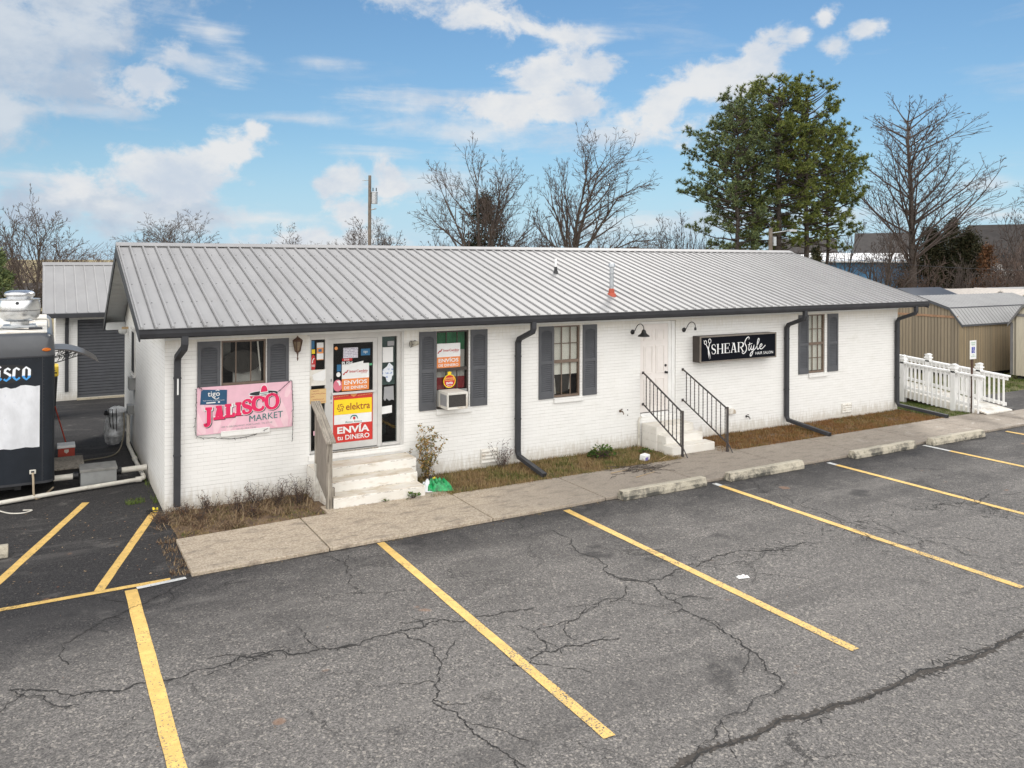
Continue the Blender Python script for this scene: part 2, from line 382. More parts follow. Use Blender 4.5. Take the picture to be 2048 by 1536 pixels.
def asphalt_nodes(N):
    pos = N.new('ShaderNodeNewGeometry').outputs['Position']
    x, y, z = N.sep(pos)
    vo = N.new('ShaderNodeTexVoronoi'); N.link(pos, vo.inputs['Vector']); vo.inputs['Scale'].default_value = 92
    vr = N.sep(vo.outputs['Color'])[0]
    vo2 = N.new('ShaderNodeTexVoronoi'); N.link(pos, vo2.inputs['Vector']); vo2.inputs['Scale'].default_value = 50
    vr2 = N.sep(vo2.outputs['Color'])[1]
    fine = N.noise(pos, 70, 4, 0.7)
    big = N.noise(pos, 0.42, 6, 0.62, 0.6); mid = N.noise(N.scale(pos, (0.8, 1.5, 1)), 1.5, 7, 0.66, 0.4)
    # seal coat is fresh by the building and west of it, worn to bare stone further out
    edge = N.m('ADD', N.lin(y, -8.4, -2.8, 0.0, 0.60), N.m('MULTIPLY', N.ss(x, 1.2, -1.6), N.lin(y, -5.6, -3.2, 0.0, 0.5)))
    far = N.m('MULTIPLY', N.ss(x, 5, 15), 0.1)
    w = N.m('ADD', N.m('ADD', edge, far), N.m('ADD', N.m('MULTIPLY', N.m('SUBTRACT', big, .5), 0.9), N.m('MULTIPLY', N.m('SUBTRACT', mid, .5), 0.75)))
    seal = N.ss(w, 0.1, 0.85)
    stone = N.mix(N.ss(vr, 0.1, 1.0), (.100, .094, .088), (.205, .190, .177))
    stone = N.mix(N.m('MULTIPLY', N.ss(vr2, 0.84, 0.96), .75), stone, (.33, .30, .265))
    stone = N.mix(N.m('MULTIPLY', N.ss(vr2, 0.18, 0.05), .6), stone, (.045, .043, .042))
    coat = N.mix(N.ss(vr, 0.3, 1.0), (.024, .023, .024), (.062, .058, .056))
    coat = N.mix(N.m('MULTIPLY', N.ss(vr2, 0.975, 0.995), .6), coat, (.15, .135, .12))
    col = N.mix(seal, stone, coat)
    col = N.mix(N.m('MULTIPLY', N.ss(mid, 0.56, 0.72), 0.40), col, (.24, .225, .205))
    col = N.mix(N.ss(fine, 0.30, 0.72), mulc(N, col, 0.72), mulc(N, col, 1.25))
    trk = N.noise(N.scale(pos, (.22, 1.6, 1)), 1.0, 5, .6, .5)            # scuffing along the drive direction
    col = N.mix(N.m('MULTIPLY', N.ss(trk, .50, .70), .42), col, (.062, .058, .056)); col = N.mix(N.m('MULTIPLY', N.ss(trk, .46, .30), .22), col, (.21, .195, .18))
    sp = N.noise(pos, 0.75, 3, 0.5, 0.3)
    oil = N.m('MULTIPLY', N.m('MULTIPLY', N.ss(sp, 0.63, 0.72), N.ss(mid, 0.40, 0.56)), 0.72)
    col = N.mix(oil, col, (.022, .021, .022))
    rust = N.m('MULTIPLY', N.ss(N.noise(pos, 1.9, 2, .4), 0.735, 0.77), 0.5)
    col = N.mix(rust, col, (.26, .14, .08))
    wv = N.new('ShaderNodeVectorMath', operation='ADD'); N.link(pos, wv.inputs[0])
    nz = N.new('ShaderNodeTexNoise'); N.link(pos, nz.inputs['Vector']); nz.inputs['Scale'].default_value = 2.6; nz.inputs['Detail'].default_value = 7; nz.inputs['Roughness'].default_value = .7
    sc = N.new('ShaderNodeVectorMath', operation='SCALE'); N.link(nz.outputs['Color'], sc.inputs[0]); sc.inputs[3].default_value = 0.62
    N.link(sc.outputs[0], wv.inputs[1])
    ve = N.new('ShaderNodeTexVoronoi', feature='DISTANCE_TO_EDGE'); N.link(wv.outputs[0], ve.inputs['Vector']); ve.inputs['Scale'].default_value = 0.62
    cr = N.m('MULTIPLY', N.ss(ve.outputs['Distance'], 0.011, 0.003), N.ss(N.noise(pos, 0.55, 3, .5), 0.52, 0.62))
    ve2 = N.new('ShaderNodeTexVoronoi', feature='DISTANCE_TO_EDGE'); N.link(wv.outputs[0], ve2.inputs['Vector']); ve2.inputs['Scale'].default_value = 2.4
    cr2 = N.m('MULTIPLY', N.ss(ve2.outputs['Distance'], 0.03, 0.008), N.ss(N.noise(pos, 0.45, 3, .5, 1.0), 0.60, 0.68))
    crk = N.m('MULTIPLY', N.m('MAXIMUM', cr, N.m('MULTIPLY', cr2, .7)), 0.65)
    col = N.mix(crk, col, (.014, .013, .013))
    h = N.m('ADD', N.m('MULTIPLY', vr, 0.6), N.m('MULTIPLY', fine, 0.8))
    h = N.m('SUBTRACT', h, N.m('MULTIPLY', crk, 1.5))
    return pos, col, h, crk, fine
def mulc(N, col, k):
    n = N.new('ShaderNodeMix', data_type='RGBA', blend_type='MULTIPLY'); n.inputs[0].default_value = 1
    N.link(col, n.inputs[6]); n.inputs[7].default_value = (k, k, k, 1); return n.outputs[2]
def asphalt_mat():
    mt, N, b = base_mat('asphalt'); pos, col, h, crk, fine = asphalt_nodes(N)
    N.link(col, b.inputs['Base Color']); b.inputs['Roughness'].default_value = 0.86; b.inputs['Specular IOR Level'].default_value = 0.3
    bn = N.new('ShaderNodeBump'); bn.inputs['Strength'].default_value = 0.6; bn.inputs['Distance'].default_value = 0.008
    N.link(h, bn.inputs['Height']); N.link(bn.outputs[0], b.inputs['Normal'])
    return mt
def paint_mat(name, col, worn):
    mt, N, b = base_mat(name); pos, acol, h, crk, fine = asphalt_nodes(N)
    y = N.sep(pos)[1]
    n = N.noise(pos, 42, 5, 0.7); n2 = N.noise(pos, 2.2, 3, 0.55); n3 = N.noise(pos, 9, 5, .65)
    # wear grows towards the drive lane
    t = N.m('ADD', N.m('ADD', n, N.m('MULTIPLY', N.m('SUBTRACT', n2, .5), 0.28)), N.lin(y, -4.0, -9.0, -0.05, 0.045))
    wear = N.ss(t, worn, worn + 0.05)
    pc = N.mix(N.ss(n3, .35, .7), mul(col, 0.86), mul(col, 1.08))
    c = N.mix(N.m('MAXIMUM', wear, N.m('MULTIPLY', crk, .9)), pc, acol)
    N.link(c, b.inputs['Base Color']); b.inputs['Roughness'].default_value = 0.75; b.inputs['Specular IOR Level'].default_value = 0.3
    bn = N.new('ShaderNodeBump'); bn.inputs['Strength'].default_value = 0.4; bn.inputs['Distance'].default_value = 0.006
    N.link(h, bn.inputs['Height']); N.link(bn.outputs[0], b.inputs['Normal'])
    return mt
def concrete_mat(name, c1, c2, moss=0.0, dark=(.13, .115, .10)):
    mt, N, b = base_mat(name); pos = N.new('ShaderNodeNewGeometry').outputs['Position']
    n = N.noise(pos, 0.9, 7, 0.65, 0.3); n2 = N.noise(pos, 28, 5, .7); n3 = N.noise(N.scale(pos, (1, 2.2, 1)), 3.2, 7, .7)
    vo = N.new('ShaderNodeTexVoronoi'); N.link(pos, vo.inputs['Vector']); vo.inputs['Scale'].default_value = 70
    col = N.mix(N.ss(n, .35, .65), c1, c2)
    col = N.mix(N.m('MULTIPLY', N.ss(N.sep(vo.outputs['Color'])[0], .55, 1), .35), col, mul(c1, 1.35))
    col = N.mix(N.m('MULTIPLY', N.ss(n2, .35, .75), .5), col, mul(c1, 0.6))
    col = N.mix(N.m('MULTIPLY', N.ss(n3, .5, .72), .55 + moss * .3), col, dark)
    if moss:
        side = N.m('MULTIPLY', N.ss(N.sep(N.new('ShaderNodeNewGeometry').outputs['Normal'])[2], .8, .1), N.ss(n3, .40, .58))
        col = N.mix(N.m('MULTIPLY', side, moss), col, (.045, .045, .04))
    N.link(col, b.inputs['Base Color']); b.inputs['Roughness'].default_value = .85
    bn = N.new('ShaderNodeBump'); bn.inputs['Strength'].default_value = 0.5; bn.inputs['Distance'].default_value = 0.006
    N.link(N.m('ADD', n2, N.m('MULTIPLY', n3, .6)), bn.inputs['Height']); N.link(bn.outputs[0], b.inputs['Normal'])
    return mt
def sidewalk_mat():
    mt, N, b = base_mat('sidewalk_concrete'); pos = N.new('ShaderNodeNewGeometry').outputs['Position']; x = N.sep(pos)[0]
    n = N.noise(pos, 0.7, 7, 0.65, 0.3); n2 = N.noise(pos, 26, 5, .72); n3 = N.noise(N.scale(pos, (1, 2.5, 1)), 2.4, 8, .7)
    vo = N.new('ShaderNodeTexVoronoi'); N.link(pos, vo.inputs['Vector']); vo.inputs['Scale'].default_value = 48
    left = N.mix(N.sep(vo.outputs['Color'])[0], (.32, .255, .185), (.52, .44, .34)); right = N.mix(N.ss(n2, .3, .7), (.20, .168, .135), (.35, .30, .245))
    col = N.mix(N.ss(N.m('ADD', x, N.m('MULTIPLY', N.m('SUBTRACT', n, .5), 5)), 3.6, 8), left, right)
    col = N.mix(N.m('MULTIPLY', N.ss(n3, .48, .68), .62), col, (.135, .112, .09)); col = N.mix(N.m('MULTIPLY', N.ss(n2, .56, .70), .55), col, (.10, .085, .07)); col = N.mix(N.m('MULTIPLY', N.ss(n, .55, .75), .35), col, (.52, .45, .37))
    col = N.mix(N.m('MULTIPLY', N.m('MULTIPLY', N.ss(N.noise(N.scale(pos, (1, 2, 1)), 1.7, 8, .75), .54, .66), N.ss(x, 12, 17)), .6), col, (.46, .42, .37))
    N.link(col, b.inputs['Base Color']); b.inputs['Roughness'].default_value = .85
    bn = N.new('ShaderNodeBump'); bn.inputs['Strength'].default_value = 0.5; bn.inputs['Distance'].default_value = 0.005
    N.link(N.m('ADD', n2, n3), bn.inputs['Height']); N.link(bn.outputs[0], b.inputs['Normal'])
    return mt
def ramp_mat(name, cols, rough=.8, trans=False, patch=None):
    "leafy stuff: every separate leaf or blade takes its own colour from the ramp"
    mt, N, b = base_mat(name); g = N.new('ShaderNodeNewGeometry')
    cr = N.new('ShaderNodeValToRGB'); e = cr.color_ramp.elements
    f = g.outputs['Random Per Island']
    if patch:
        f = N.m('ADD', N.m('MULTIPLY', f, 0.5), N.ss(N.noise(g.outputs['Position'], patch, 4, .6), .3, .7, 0, 0.5))
    N.link(f, cr.inputs[0])
    while len(e) < len(cols): e.new(0.5)
    for k, c in enumerate(cols): e[k].position = k / (len(cols) - 1); e[k].color = c4(c)
    N.link(cr.outputs[0], b.inputs['Base Color']); b.inputs['Roughness'].default_value = rough; b.inputs['Specular IOR Level'].default_value = .2
    return mt
def glass_mat(name, tint=(.89, .89, .87), refl=1.0):
    mt, N, b = base_mat(name); out = [n for n in N.n if n.type == 'OUTPUT_MATERIAL'][0]; N.n.remove(b)
    t = N.new('ShaderNodeBsdfTransparent'); t.inputs[0].default_value = c4(tint)
    g = N.new('ShaderNodeBsdfGlossy'); g.inputs['Roughness'].default_value = 0.03
    fr = N.new('ShaderNodeFresnel'); fr.inputs[0].default_value = 1.5
    mx = N.new('ShaderNodeMixShader'); N.link(N.m('MULTIPLY', N.m('MULTIPLY', fr.outputs[0], N.m('SUBTRACT', 1.0, N.new('ShaderNodeNewGeometry').outputs['Backfacing'])), refl * 1.5, clamp=True), mx.inputs[0]); N.link(t.outputs[0], mx.inputs[1]); N.link(g.outputs[0], mx.inputs[2])
    N.link(mx.outputs[0], out.inputs[0]); return mt
def wood_mat(name, c1, c2, scale=(14, 14, 1.2), rough=.8, plank=None):
    mt, N, b = base_mat(name); tc = N.new('ShaderNodeTexCoord').outputs['Object']; v = N.scale(tc, scale)
    n = N.noise(v, 3.0, 8, .7, .6); n2 = N.noise(tc, 1.6, 4, .6)
    col = N.mix(N.ss(n, .3, .7), c1, c2); col = N.mix(N.m('MULTIPLY', N.ss(n2, .4, .7), .4), col, mul(c1, .7))
    N.link(col, b.inputs['Base Color']); b.inputs['Roughness'].default_value = rough
    bn = N.new('ShaderNodeBump'); bn.inputs['Strength'].default_value = 0.4; bn.inputs['Distance'].default_value = 0.004
    N.link(n, bn.inputs['Height']); N.link(bn.outputs[0], b.inputs['Normal'])
    return mt
def plank_mat(name, c1, c2, axis=0, step=0.12):
    "vertical boards: each its own tone, thin dark joints"
    mt, N, b = base_mat(name); g = N.new('ShaderNodeNewGeometry'); pos = g.outputs['Position']; co = N.sep(pos)[axis]
    q = N.m('DIVIDE', co, step); fl = N.m('FLOOR', q); fr = N.m('SUBTRACT', q, fl)
    wn = N.new('ShaderNodeTexWhiteNoise', noise_dimensions='1D'); N.link(fl, wn.inputs['W'])
    n = N.noise(N.scale(pos, (10, 10, 1)), 2.0, 7, .65)
    col = N.mix(wn.outputs[0], c1, c2); col = N.mix(N.m('MULTIPLY', N.ss(n, .45, .7), .5), col, mul(c1, .62))
    j = N.m('MAXIMUM', N.ss(fr, .16, .05), N.ss(fr, .90, .97))
    col = N.mix(N.m('MULTIPLY', j, .8), col, mul(c1, .22))
    N.link(col, b.inputs['Base Color']); b.inputs['Roughness'].default_value = .8
    bn = N.new('ShaderNodeBump'); bn.inputs['Strength'].default_value = 0.7; bn.inputs['Distance'].default_value = 0.02
    N.link(N.m('MULTIPLY', j, -1.0), bn.inputs['Height']); N.link(bn.outputs[0], b.inputs['Normal'])
    return mt
def paper_mat(name, base, ink, sx, sz, lo=.5):
    "sheet with rows of unreadable small print"
    mt, N, b = base_mat(name); tc = N.new('ShaderNodeTexCoord').outputs['Object']
    x, y, z = N.sep(tc)
    row = N.m('FRACT', N.m('MULTIPLY', z, sz)); r = N.ss(row, .45, .55)
    nz = N.noise(N.scale(tc, (sx, 1, sz)), 1.0, 2, .5)
    col = N.mix(N.m('MULTIPLY', N.m('MULTIPLY', r, N.ss(nz, lo, lo + .08)), .75), base, ink)
    N.link(col, b.inputs['Base Color']); b.inputs['Roughness'].default_value = .6
    return mt

def step_mat(name='painted_step_concrete', k=1.0):
    "white painted concrete: tan grime on the treads, flaked dark edges, rust blots"
    mt, N, b = base_mat(name); g = N.new('ShaderNodeNewGeometry'); pos = g.outputs['Position']; x, y, z = N.sep(pos); nz = N.sep(g.outputs['Normal'])[2]
    n = N.noise(N.scale(pos, (1, 2.5, 2.5)), 2.2, 8, .7, .4); n2 = N.noise(N.scale(pos, (1.2, 3, 3)), 9, 7, .72); n3 = N.noise(pos, 1.1, 4, .6)
    col = N.mix(N.ss(n3, .35, .65), (.74, .715, .665), (.68, .65, .59))
    up = N.ss(nz, .5, .9)
    col = N.mix(N.m('MULTIPLY', up, N.ss(n, .36, .64, .15 * k, .85 * k)), col, (.55, .465, .35))
    col = N.mix(N.m('MULTIPLY', N.ss(n, .50, .68), .6 * k), col, (.44, .365, .265))
    e = N.m('FRACT', N.m('DIVIDE', N.m('ADD', z, .004), .1665)); ed = N.m('MULTIPLY', N.m('MAXIMUM', N.ss(e, .85, .96), N.ss(e, .15, .04)), N.m('SUBTRACT', 1.0, up))
    col = N.mix(N.m('MULTIPLY', N.m('MULTIPLY', ed, N.ss(n2, .48, .62)), .75 * k), col, (.15, .115, .085))
    col = N.mix(N.m('MULTIPLY', N.ss(n2, .66, .72), .6 * k), col, (.28, .22, .16))
    N.link(col, b.inputs['Base Color']); b.inputs['Roughness'].default_value = .75
    bn = N.new('ShaderNodeBump'); bn.inputs['Strength'].default_value = 0.45; bn.inputs['Distance'].default_value = 0.008
    N.link(N.m('ADD', n2, n), bn.inputs['Height']); N.link(bn.outputs[0], b.inputs['Normal'])
    return mt
M = {}
M['step'] = step_mat(); M['step_clean'] = step_mat('cleaner_step_concrete', .35)
M['brick'] = brick_mat('white_painted_brick'); M['brick_sill'] = brick_mat('white_sill_brick', .98)
M['roof'] = mat('grey_roof_metal', (.298, .294, .294), .62, .06, 1.4, stain=(.235, .225, .218), st_amt=.45, st_scale=1.2, stretch=(1.6, .5, 1), spec=.25)
M['screw'] = mat('screw_steel', (.10, .10, .10), .5)
M['trim'] = mat('charcoal_trim', (.048, .049, .054), .55, .10, 4, spec=.18)
M['trim_in'] = mat('pipe_inside', (.01, .01, .01), .9)
M['shutter'] = mat('slate_shutter_paint', (.080, .083, .092), .55, .10, 5)
M['soffit'] = mat('white_soffit', (.72, .73, .72), .6, .04)
M['bronze'] = mat('brown_window_frame', (.16, .115, .085), .5, .12)
M['bronze_d'] = mat('dark_window_frame', (.045, .036, .03), .5, .12)
M['alu'] = mat('white_aluminium', (.56, .55, .53), .45, .08, 5, stain=(.36, .34, .30), st_amt=.4)
M['white'] = mat('white_paint', (.78, .775, .76), .5, .05, 4)
M['white_dirty'] = mat('weathered_white_paint', (.70, .675, .62), .7, .08, 3, bump=.3, bs=30, stain=(.36, .285, .20), st_amt=.85, st_scale=3.0, st_lo=.50, st_hi=.70)
M['doorpaint'] = mat('salon_door_paint', (.76, .715, .68), .45, .03)
M['glass'] = glass_mat('window_glass'); M['glass_d'] = glass_mat('shop_glass', (.62, .68, .68), 1.2)
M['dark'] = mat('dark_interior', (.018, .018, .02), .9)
M['black'] = mat('black_metal', (.012, .012, .013), .45, .1)
M['iron'] = mat('dark_iron', (.045, .04, .04), .5, .2, 20, stain=(.13, .06, .03), st_amt=.5, st_scale=9)
M['steel'] = mat('galvanised_steel', (.42, .44, .46), .38, .10, 8, metal=.7)
M['steel_b'] = mat('brushed_steel', (.62, .63, .64), .27, .08, 6, metal=.85, stain=(.36, .34, .32), st_amt=.5, st_scale=5)
M['greybox'] = mat('grey_sheet_metal', (.26, .265, .26), .6, .12, 5, stain=(.12, .11, .10), st_amt=.5)
M['pvc'] = mat('white_plastic_pipe', (.62, .59, .52), .5, .08, 4, stain=(.25, .21, .16), st_amt=.5, st_scale=7)
M['asphalt'] = asphalt_mat(); M['crack'] = mat('crack_tar', (.017, .0155, .0145), .9, .4, 5); M['crack_soil'] = mat('crack_soil', (.052, .044, .037), .95, .45, 18, stain=(.02, .018, .016), st_amt=.8, st_scale=9)
M['yellow'] = paint_mat('yellow_line_paint', (.72, .475, .15), .557); M['linewhite'] = paint_mat('white_line_paint', (.62, .62, .60), .56)
M['sidewalk'] = sidewalk_mat()
M['stop'] = concrete_mat('wheel_stop_concrete', (.50, .45, .355), (.41, .37, .29), .9)
M['soil'] = mat('garden_soil', (.13, .085, .052), .95, .35, 5, bump=.6, bs=25, stain=(.23, .17, .095), st_amt=.6)
M['ground'] = mat('dry_field', (.25, .20, .095), .95, .25, .3, stain=(.10, .11, .045), st_amt=.7, st_scale=.15)
M['turf'] = mat('short_turf', (.12, .115, .045), .95, .3, 3, bump=.6, bs=30, stain=(.17, .11, .06), st_amt=.7, st_scale=1.2)
M['oldwood'] = wood_mat('weathered_wood', (.085, .068, .052), (.42, .38, .32), (11, 11, .7)); M['oldwood_cap'] = wood_mat('weathered_rail_cap', (.05, .04, .032), (.54, .48, .40), (34, .8, .8)); M['oldwood_p'] = mat('flaking_white_on_wood', (.60, .58, .53), .8, .1, 6, stain=(.22, .19, .15), st_amt=.85, st_scale=6)
M['bark'] = mat('grey_bark', (.075, .06, .05), .9, .3, 6); M['twig'] = mat('brown_twig', (.085, .064, .055), .9, .25, 2)
M['pinebark'] = mat('pine_bark', (.055, .043, .036), .9, .3, 6)
M['needle'] = ramp_mat('pine_needles', [(.045, .066, .022), (.095, .13, .034), (.15, .18, .042), (.215, .22, .058), (.12, .155, .038)])
M['needle2'] = ramp_mat('bluish_pine_needles', [(.045, .066, .034), (.09, .125, .055), (.135, .17, .07), (.185, .20, .075)])
M['cedar'] = ramp_mat('cedar_foliage', [(.012, .016, .008), (.03, .034, .014), (.05, .048, .022), (.06, .045, .025)])
M['rustleaf'] = ramp_mat('rust_leaves', [(.10, .045, .022), (.16, .075, .035), (.11, .07, .04)])
# ------------------------------------------------------------------ setting: ground, paving, markings
ZA = -0.05
mb = MB(); mb.face([(-900, -300, -.13), (1500, -300, -.13), (1500, 2200, -.13), (-900, 2200, -.13)]); mb.build('ground', M['ground'], kind='structure')
mb = MB()
for x0, x1, y0, y1 in ((-40, 60, -60, -3.0), (-40, 0.06, -3.0, 14.2), (22.45, 60, -3.0, .35), (0.06, 22.4, 8.0, 14.2)):
    mb.face([(x0, y0, ZA), (x1, y0, ZA), (x1, y1, ZA), (x0, y1, ZA)], 0)
rng = random.Random(5)
def crack(mb, pts, w0, z, depth=3, mi=1, amp=.16):
    P = [Vector((a, b, 0)) for a, b in pts]
    for it in range(depth):
        Q = [P[0]]
        for a, b in zip(P, P[1:]):
            d = b - a; q = Vector((-d.y, d.x, 0))
            Q += [(a + b) / 2 + q * rng.uniform(-amp, amp), b]
        P = Q
    prev = None
    for i, p in enumerate(P):
        d = (P[min(i+1, len(P)-1)] - P[max(i-1, 0)]).normalized(); q = Vector((-d.y, d.x, 0))
        w = w0 * rng.choice((.35, .6, .8, 1.0, 1.25, 1.7)) * (0.3 if i in (0, len(P)-1) else 1)
        k = rng.uniform(.3, .7); a = p + q * w * k; b = p - q * w * (1-k)
        if prev: mb.face([(prev[0].x, prev[0].y, z), (prev[1].x, prev[1].y, z), (b.x, b.y, z), (a.x, a.y, z)], mi)
        prev = (a, b)
CRACKS = [[[-2.03,-5.24],[-1.86,-5.32],[-1.48,-5.68],[-1.13,-5.78],[-0.68,-5.81],[-0.19,-5.77],[0.39,-5.7],[0.88,-5.91],[1.29,-6.04],[1.74,-5.96],[2.09,-5.98],[2.33,-5.89],[2.54,-6.07],[2.79,-6.04],[3.11,-6.08],[3.49,-6.16]],[[1.82,-6.03],[1.96,-6.35],[1.93,-6.63],[1.91,-6.83],[1.7,-7.18],[1.54,-7.45],[1.56,-7.66],[1.64,-7.94],[1.64,-8.24],[1.7,-8.49],[1.75,-8.67],[1.72,-8.85]],[[5.19,-3.83],[5.03,-4.76],[4.92,-5.64],[4.94,-5.9],[5.18,-6.19],[5.12,-6.56],[5.1,-6.82],[5.03,-7.08],[5.06,-7.36],[5.03,-7.8],[4.97,-8.24],[4.82,-8.6],[4.72,-8.95]],[[4.94,-5.9],[5.18,-6.19],[5.62,-6.18],[5.95,-6.1],[6.48,-6.03],[7.04,-5.96],[7.67,-6.24],[8.45,-6.31]],[[2.5,-7.26],[2.73,-7.3],[2.99,-7.17],[3.25,-7.17],[3.54,-7.24],[3.91,-7.31]],[[2.99,-7.17],[3.09,-6.91],[3.14,-6.69],[3.08,-6.48]],[[3.54,-6.74],[3.86,-6.58],[4.27,-6.43],[4.6,-6.45],[4.87,-6.15]],[[2.79,-9.45],[3.2,-9.37],[3.63,-9.41],[4.19,-9.36],[4.7,-9.45],[5.14,-9.5],[5.78,-9.49],[6.56,-9.52],[7.54,-9.49],[8.19,-9.47]],[[-1.59,-4.42],[-1.28,-4.14],[-1.06,-3.92],[-0.75,-3.73],[-0.53,-3.56],[-0.33,-3.37],[-0.01,-3.02]],[[12.81,-5.14],[12.75,-5.68],[12.57,-6.25],[12.41,-6.69],[12.31,-7.31]],[[9.7,-4.85],[9.7,-5.49],[9.65,-5.82],[9.75,-6.39]],[[10.15,-3.26],[9.75,-4.01],[9.79,-4.56],[9.7,-4.85]],[[1.7,-3.17],[1.9,-3.68],[1.84,-4.16],[1.77,-4.77]],[[11.24,-5.71],[11.2,-6.01],[11.91,-6.02],[12.61,-6.31],[13.96,-6.35]],[[3.27,-9.29],[3.71,-9.09],[4.33,-8.99],[4.68,-8.92]],[[-2.03,-5.24],[-1.77,-5.52],[-1.44,-5.91]],[[9.34,-6.15],[9.28,-6.9],[9.95,-7.02],[9.86,-7.7],[10.22,-8.34]]]
WID = [.020, .014, .015, .014, .014, .010, .011, .034, .011, .014, .011, .010, .009, .013, .011, .014, .012]
for k, c in enumerate(CRACKS):
    if k == 7:                                                      # the wide old crack filled with dirt, ragged edges
        crack(mb, c, .055, ZA + .0028, 5, 2, .10); crack(mb, c, .02, ZA + .0040, 5, 1, .10)
        for j in range(260):
            t = rng.random() * (len(c) - 1.001); i = int(t); fx_ = c[i][0] + (c[i+1][0] - c[i][0]) * (t - i); fy_ = c[i][1] + (c[i+1][1] - c[i][1]) * (t - i); a = rng.uniform(0, 6.28); L = rng.uniform(.03, .11)
            crack(mb, [(fx_, fy_), (fx_ + L * math.cos(a), fy_ + L * .6 * math.sin(a))], .02, ZA + .0020 + j * 2e-6, 2, 2)
        continue
    crack(mb, c, WID[k], ZA + .003 + .0007 * k, 4, 1, .19)
    if k in (0, 2, 3): 
        for j in range(50):
            t = rng.random() * (len(c) - 1.001); i = int(t); fx_ = c[i][0] + (c[i+1][0] - c[i][0]) * (t - i); fy_ = c[i][1] + (c[i+1][1] - c[i][1]) * (t - i); a = rng.uniform(0, 6.28); L = rng.uniform(.03, .12)
            crack(mb, [(fx_, fy_), (fx_ + L * math.cos(a), fy_ + L * math.sin(a))], .009, ZA + .0018 + j * 2e-6, 2)
    for j in range(len(c) - 1):                                     # small side cracks
        if rng.random() < .45:
            a = Vector((c[j][0], c[j][1])); ang = rng.uniform(0, 6.28); L = rng.uniform(.2, .7)
            crack(mb, [tuple(a), (a.x + L*.5*math.cos(ang) + rng.uniform(-.08, .08), a.y + L*.5*math.sin(ang)), (a.x + L*math.cos(ang), a.y + L*math.sin(ang))], .010, ZA + .0025 + .0002 * (k+j))
for (x, y, sx, sy, n) in ((9.6, -6.0, 1.0, .25, 60), (9.4, -6.6, .7, .35, 36), (.35, -5.78, .55, .10, 30), (7.7, -6.25, .7, .2, 40), (11.9, -6.05, .9, .2, 40), (6.2, -9.5, 1.6, .05, 60), (12.4, -6.8, .5, .5, 40)):
    for k in range(n):                                              # alligator-cracked patches
        px, py = rng.gauss(x, sx/2), rng.gauss(y, sy/2); a = rng.uniform(0, 6.28); L = rng.uniform(.05, .2)
        crack(mb, [(px, py), (px + L*math.cos(a), py + L*math.sin(a))], .012, ZA + .002 + k * 1e-5, 2)
for k, y in ((0, -3.075), (1, -3.05)):                              # dirt and a painted shadow band along the edge of the walk
    crack(mb, [(x_ / 2 - .03, (-3.07 + min(x_ / 2, 7) / 7 * .09 + max(0, x_ / 2 - 7) * .002) - .022 * (1 - k) - .006) for x_ in range(0, 49)], .045 if k == 0 else .03, ZA + .0012 + .0004 * k, 3, 2 - k, .05)
mb.build('asphalt', [M['asphalt'], M['crack'], M['crack_soil']], kind='structure', recalc=False)
def line(p, q, w, m, z=.006):
    p, q = Vector(p).to_3d(), Vector(q).to_3d(); d = (q - p).normalized(); n = Vector((-d.y, d.x, 0)) * w / 2; mb = MB()
    k = 14; 
    L = [p + (q-p) * i / k for i in range(k+1)]; e = [(rng.uniform(-.004, .004), rng.uniform(-.004, .004)) for _ in L]
    for i in range(k):
        a, b = L[i], L[i+1]
        mb.face([(a.x+n.x+e[i][0], a.y+n.y, ZA+z), (b.x+n.x+e[i+1][0], b.y+n.y, ZA+z), (b.x-n.x+e[i+1][1], b.y-n.y, ZA+z), (a.x-n.x+e[i][1], a.y-n.y, ZA+z)])
    mb.build('parking_line', m, kind='structure', recalc=False)
Y = M['yellow']
for x, y1, ys in ((-.77, -8.8, -3.16), (2.65, -8.8, -3.07), (5.98, -8.81, -3.1), (9.365, -8.77, -3.28), (12.62, -8.8, -3.3), (15.92, -8.8, -3.7), (19.2, -8.8, -3.12)):
    line((x, ys), (x, y1), .125 if x > 0 else .15, Y)
for x, y0, y1 in ((9.365, -3.1, -3.285), (12.62, -3.08, -3.305), (15.92, -3.06, -3.705)): line((x, y0), (x, y1), .115, M['linewhite'])
line((-9, -3.075), (-.28, -3.035), .10, Y); line((-.70, -3.145), (-.10, -3.09), .085, M['linewhite'], .009)
line((-1.11, 1.35), (-2.9, -4.75+1.0), .11, Y, .0095) if False else line((-1.11, 1.35), (-2.6, -3.02), .12, Y, .003)
line((-.11, .28), (-1.13, -2.985), .12, Y, .003)
# sidewalk slabs, a finger's width apart
mb = MB(); js = [-.03, 1.88, 4.61, 6.9, 9.15, 11.6, 13.9, 16.3, 18.7, 21.0, 24.5]
fy = lambda x: -3.07 + min(x, 7) / 7 * .09 + max(0, x - 7) * .002
for a, b in zip(js, js[1:]):
    bk = lambda x: -1.55 if x < 1.5 else (-1.46 if x < 4 else -1.42)
    poly = [(a + .010, fy(a)), (b - .010, fy(b)), (b - .010, bk(b)), (a + .010, bk(a))]
    if a == 21.0: poly = [(a + .006, fy(a)), (b, fy(b)), (b, -1.75), (21.6, -1.75), (21.0 + .006, -1.42)]
    mb.prism(poly, lambda u, v, w: (u, v, w), -.12, 0.0)
# worn landing by the shop steps: walk meets the bottom step
mb.prism([(2.35, -1.452), (4.605, -1.452), (4.60, -1.0), (4.25, -1.0), (2.35, -1.0)], lambda u, v, w: (u, v, w), -.12, -.003)
mb.prism([(9.95, -1.414), (11.72, -1.414), (11.6, -.95), (10.0, -.98)], lambda u, v, w: (u, v, w), -.12, -.003)
mb.build('sidewalk', M['sidewalk'], bevel=.012, kind='structure')
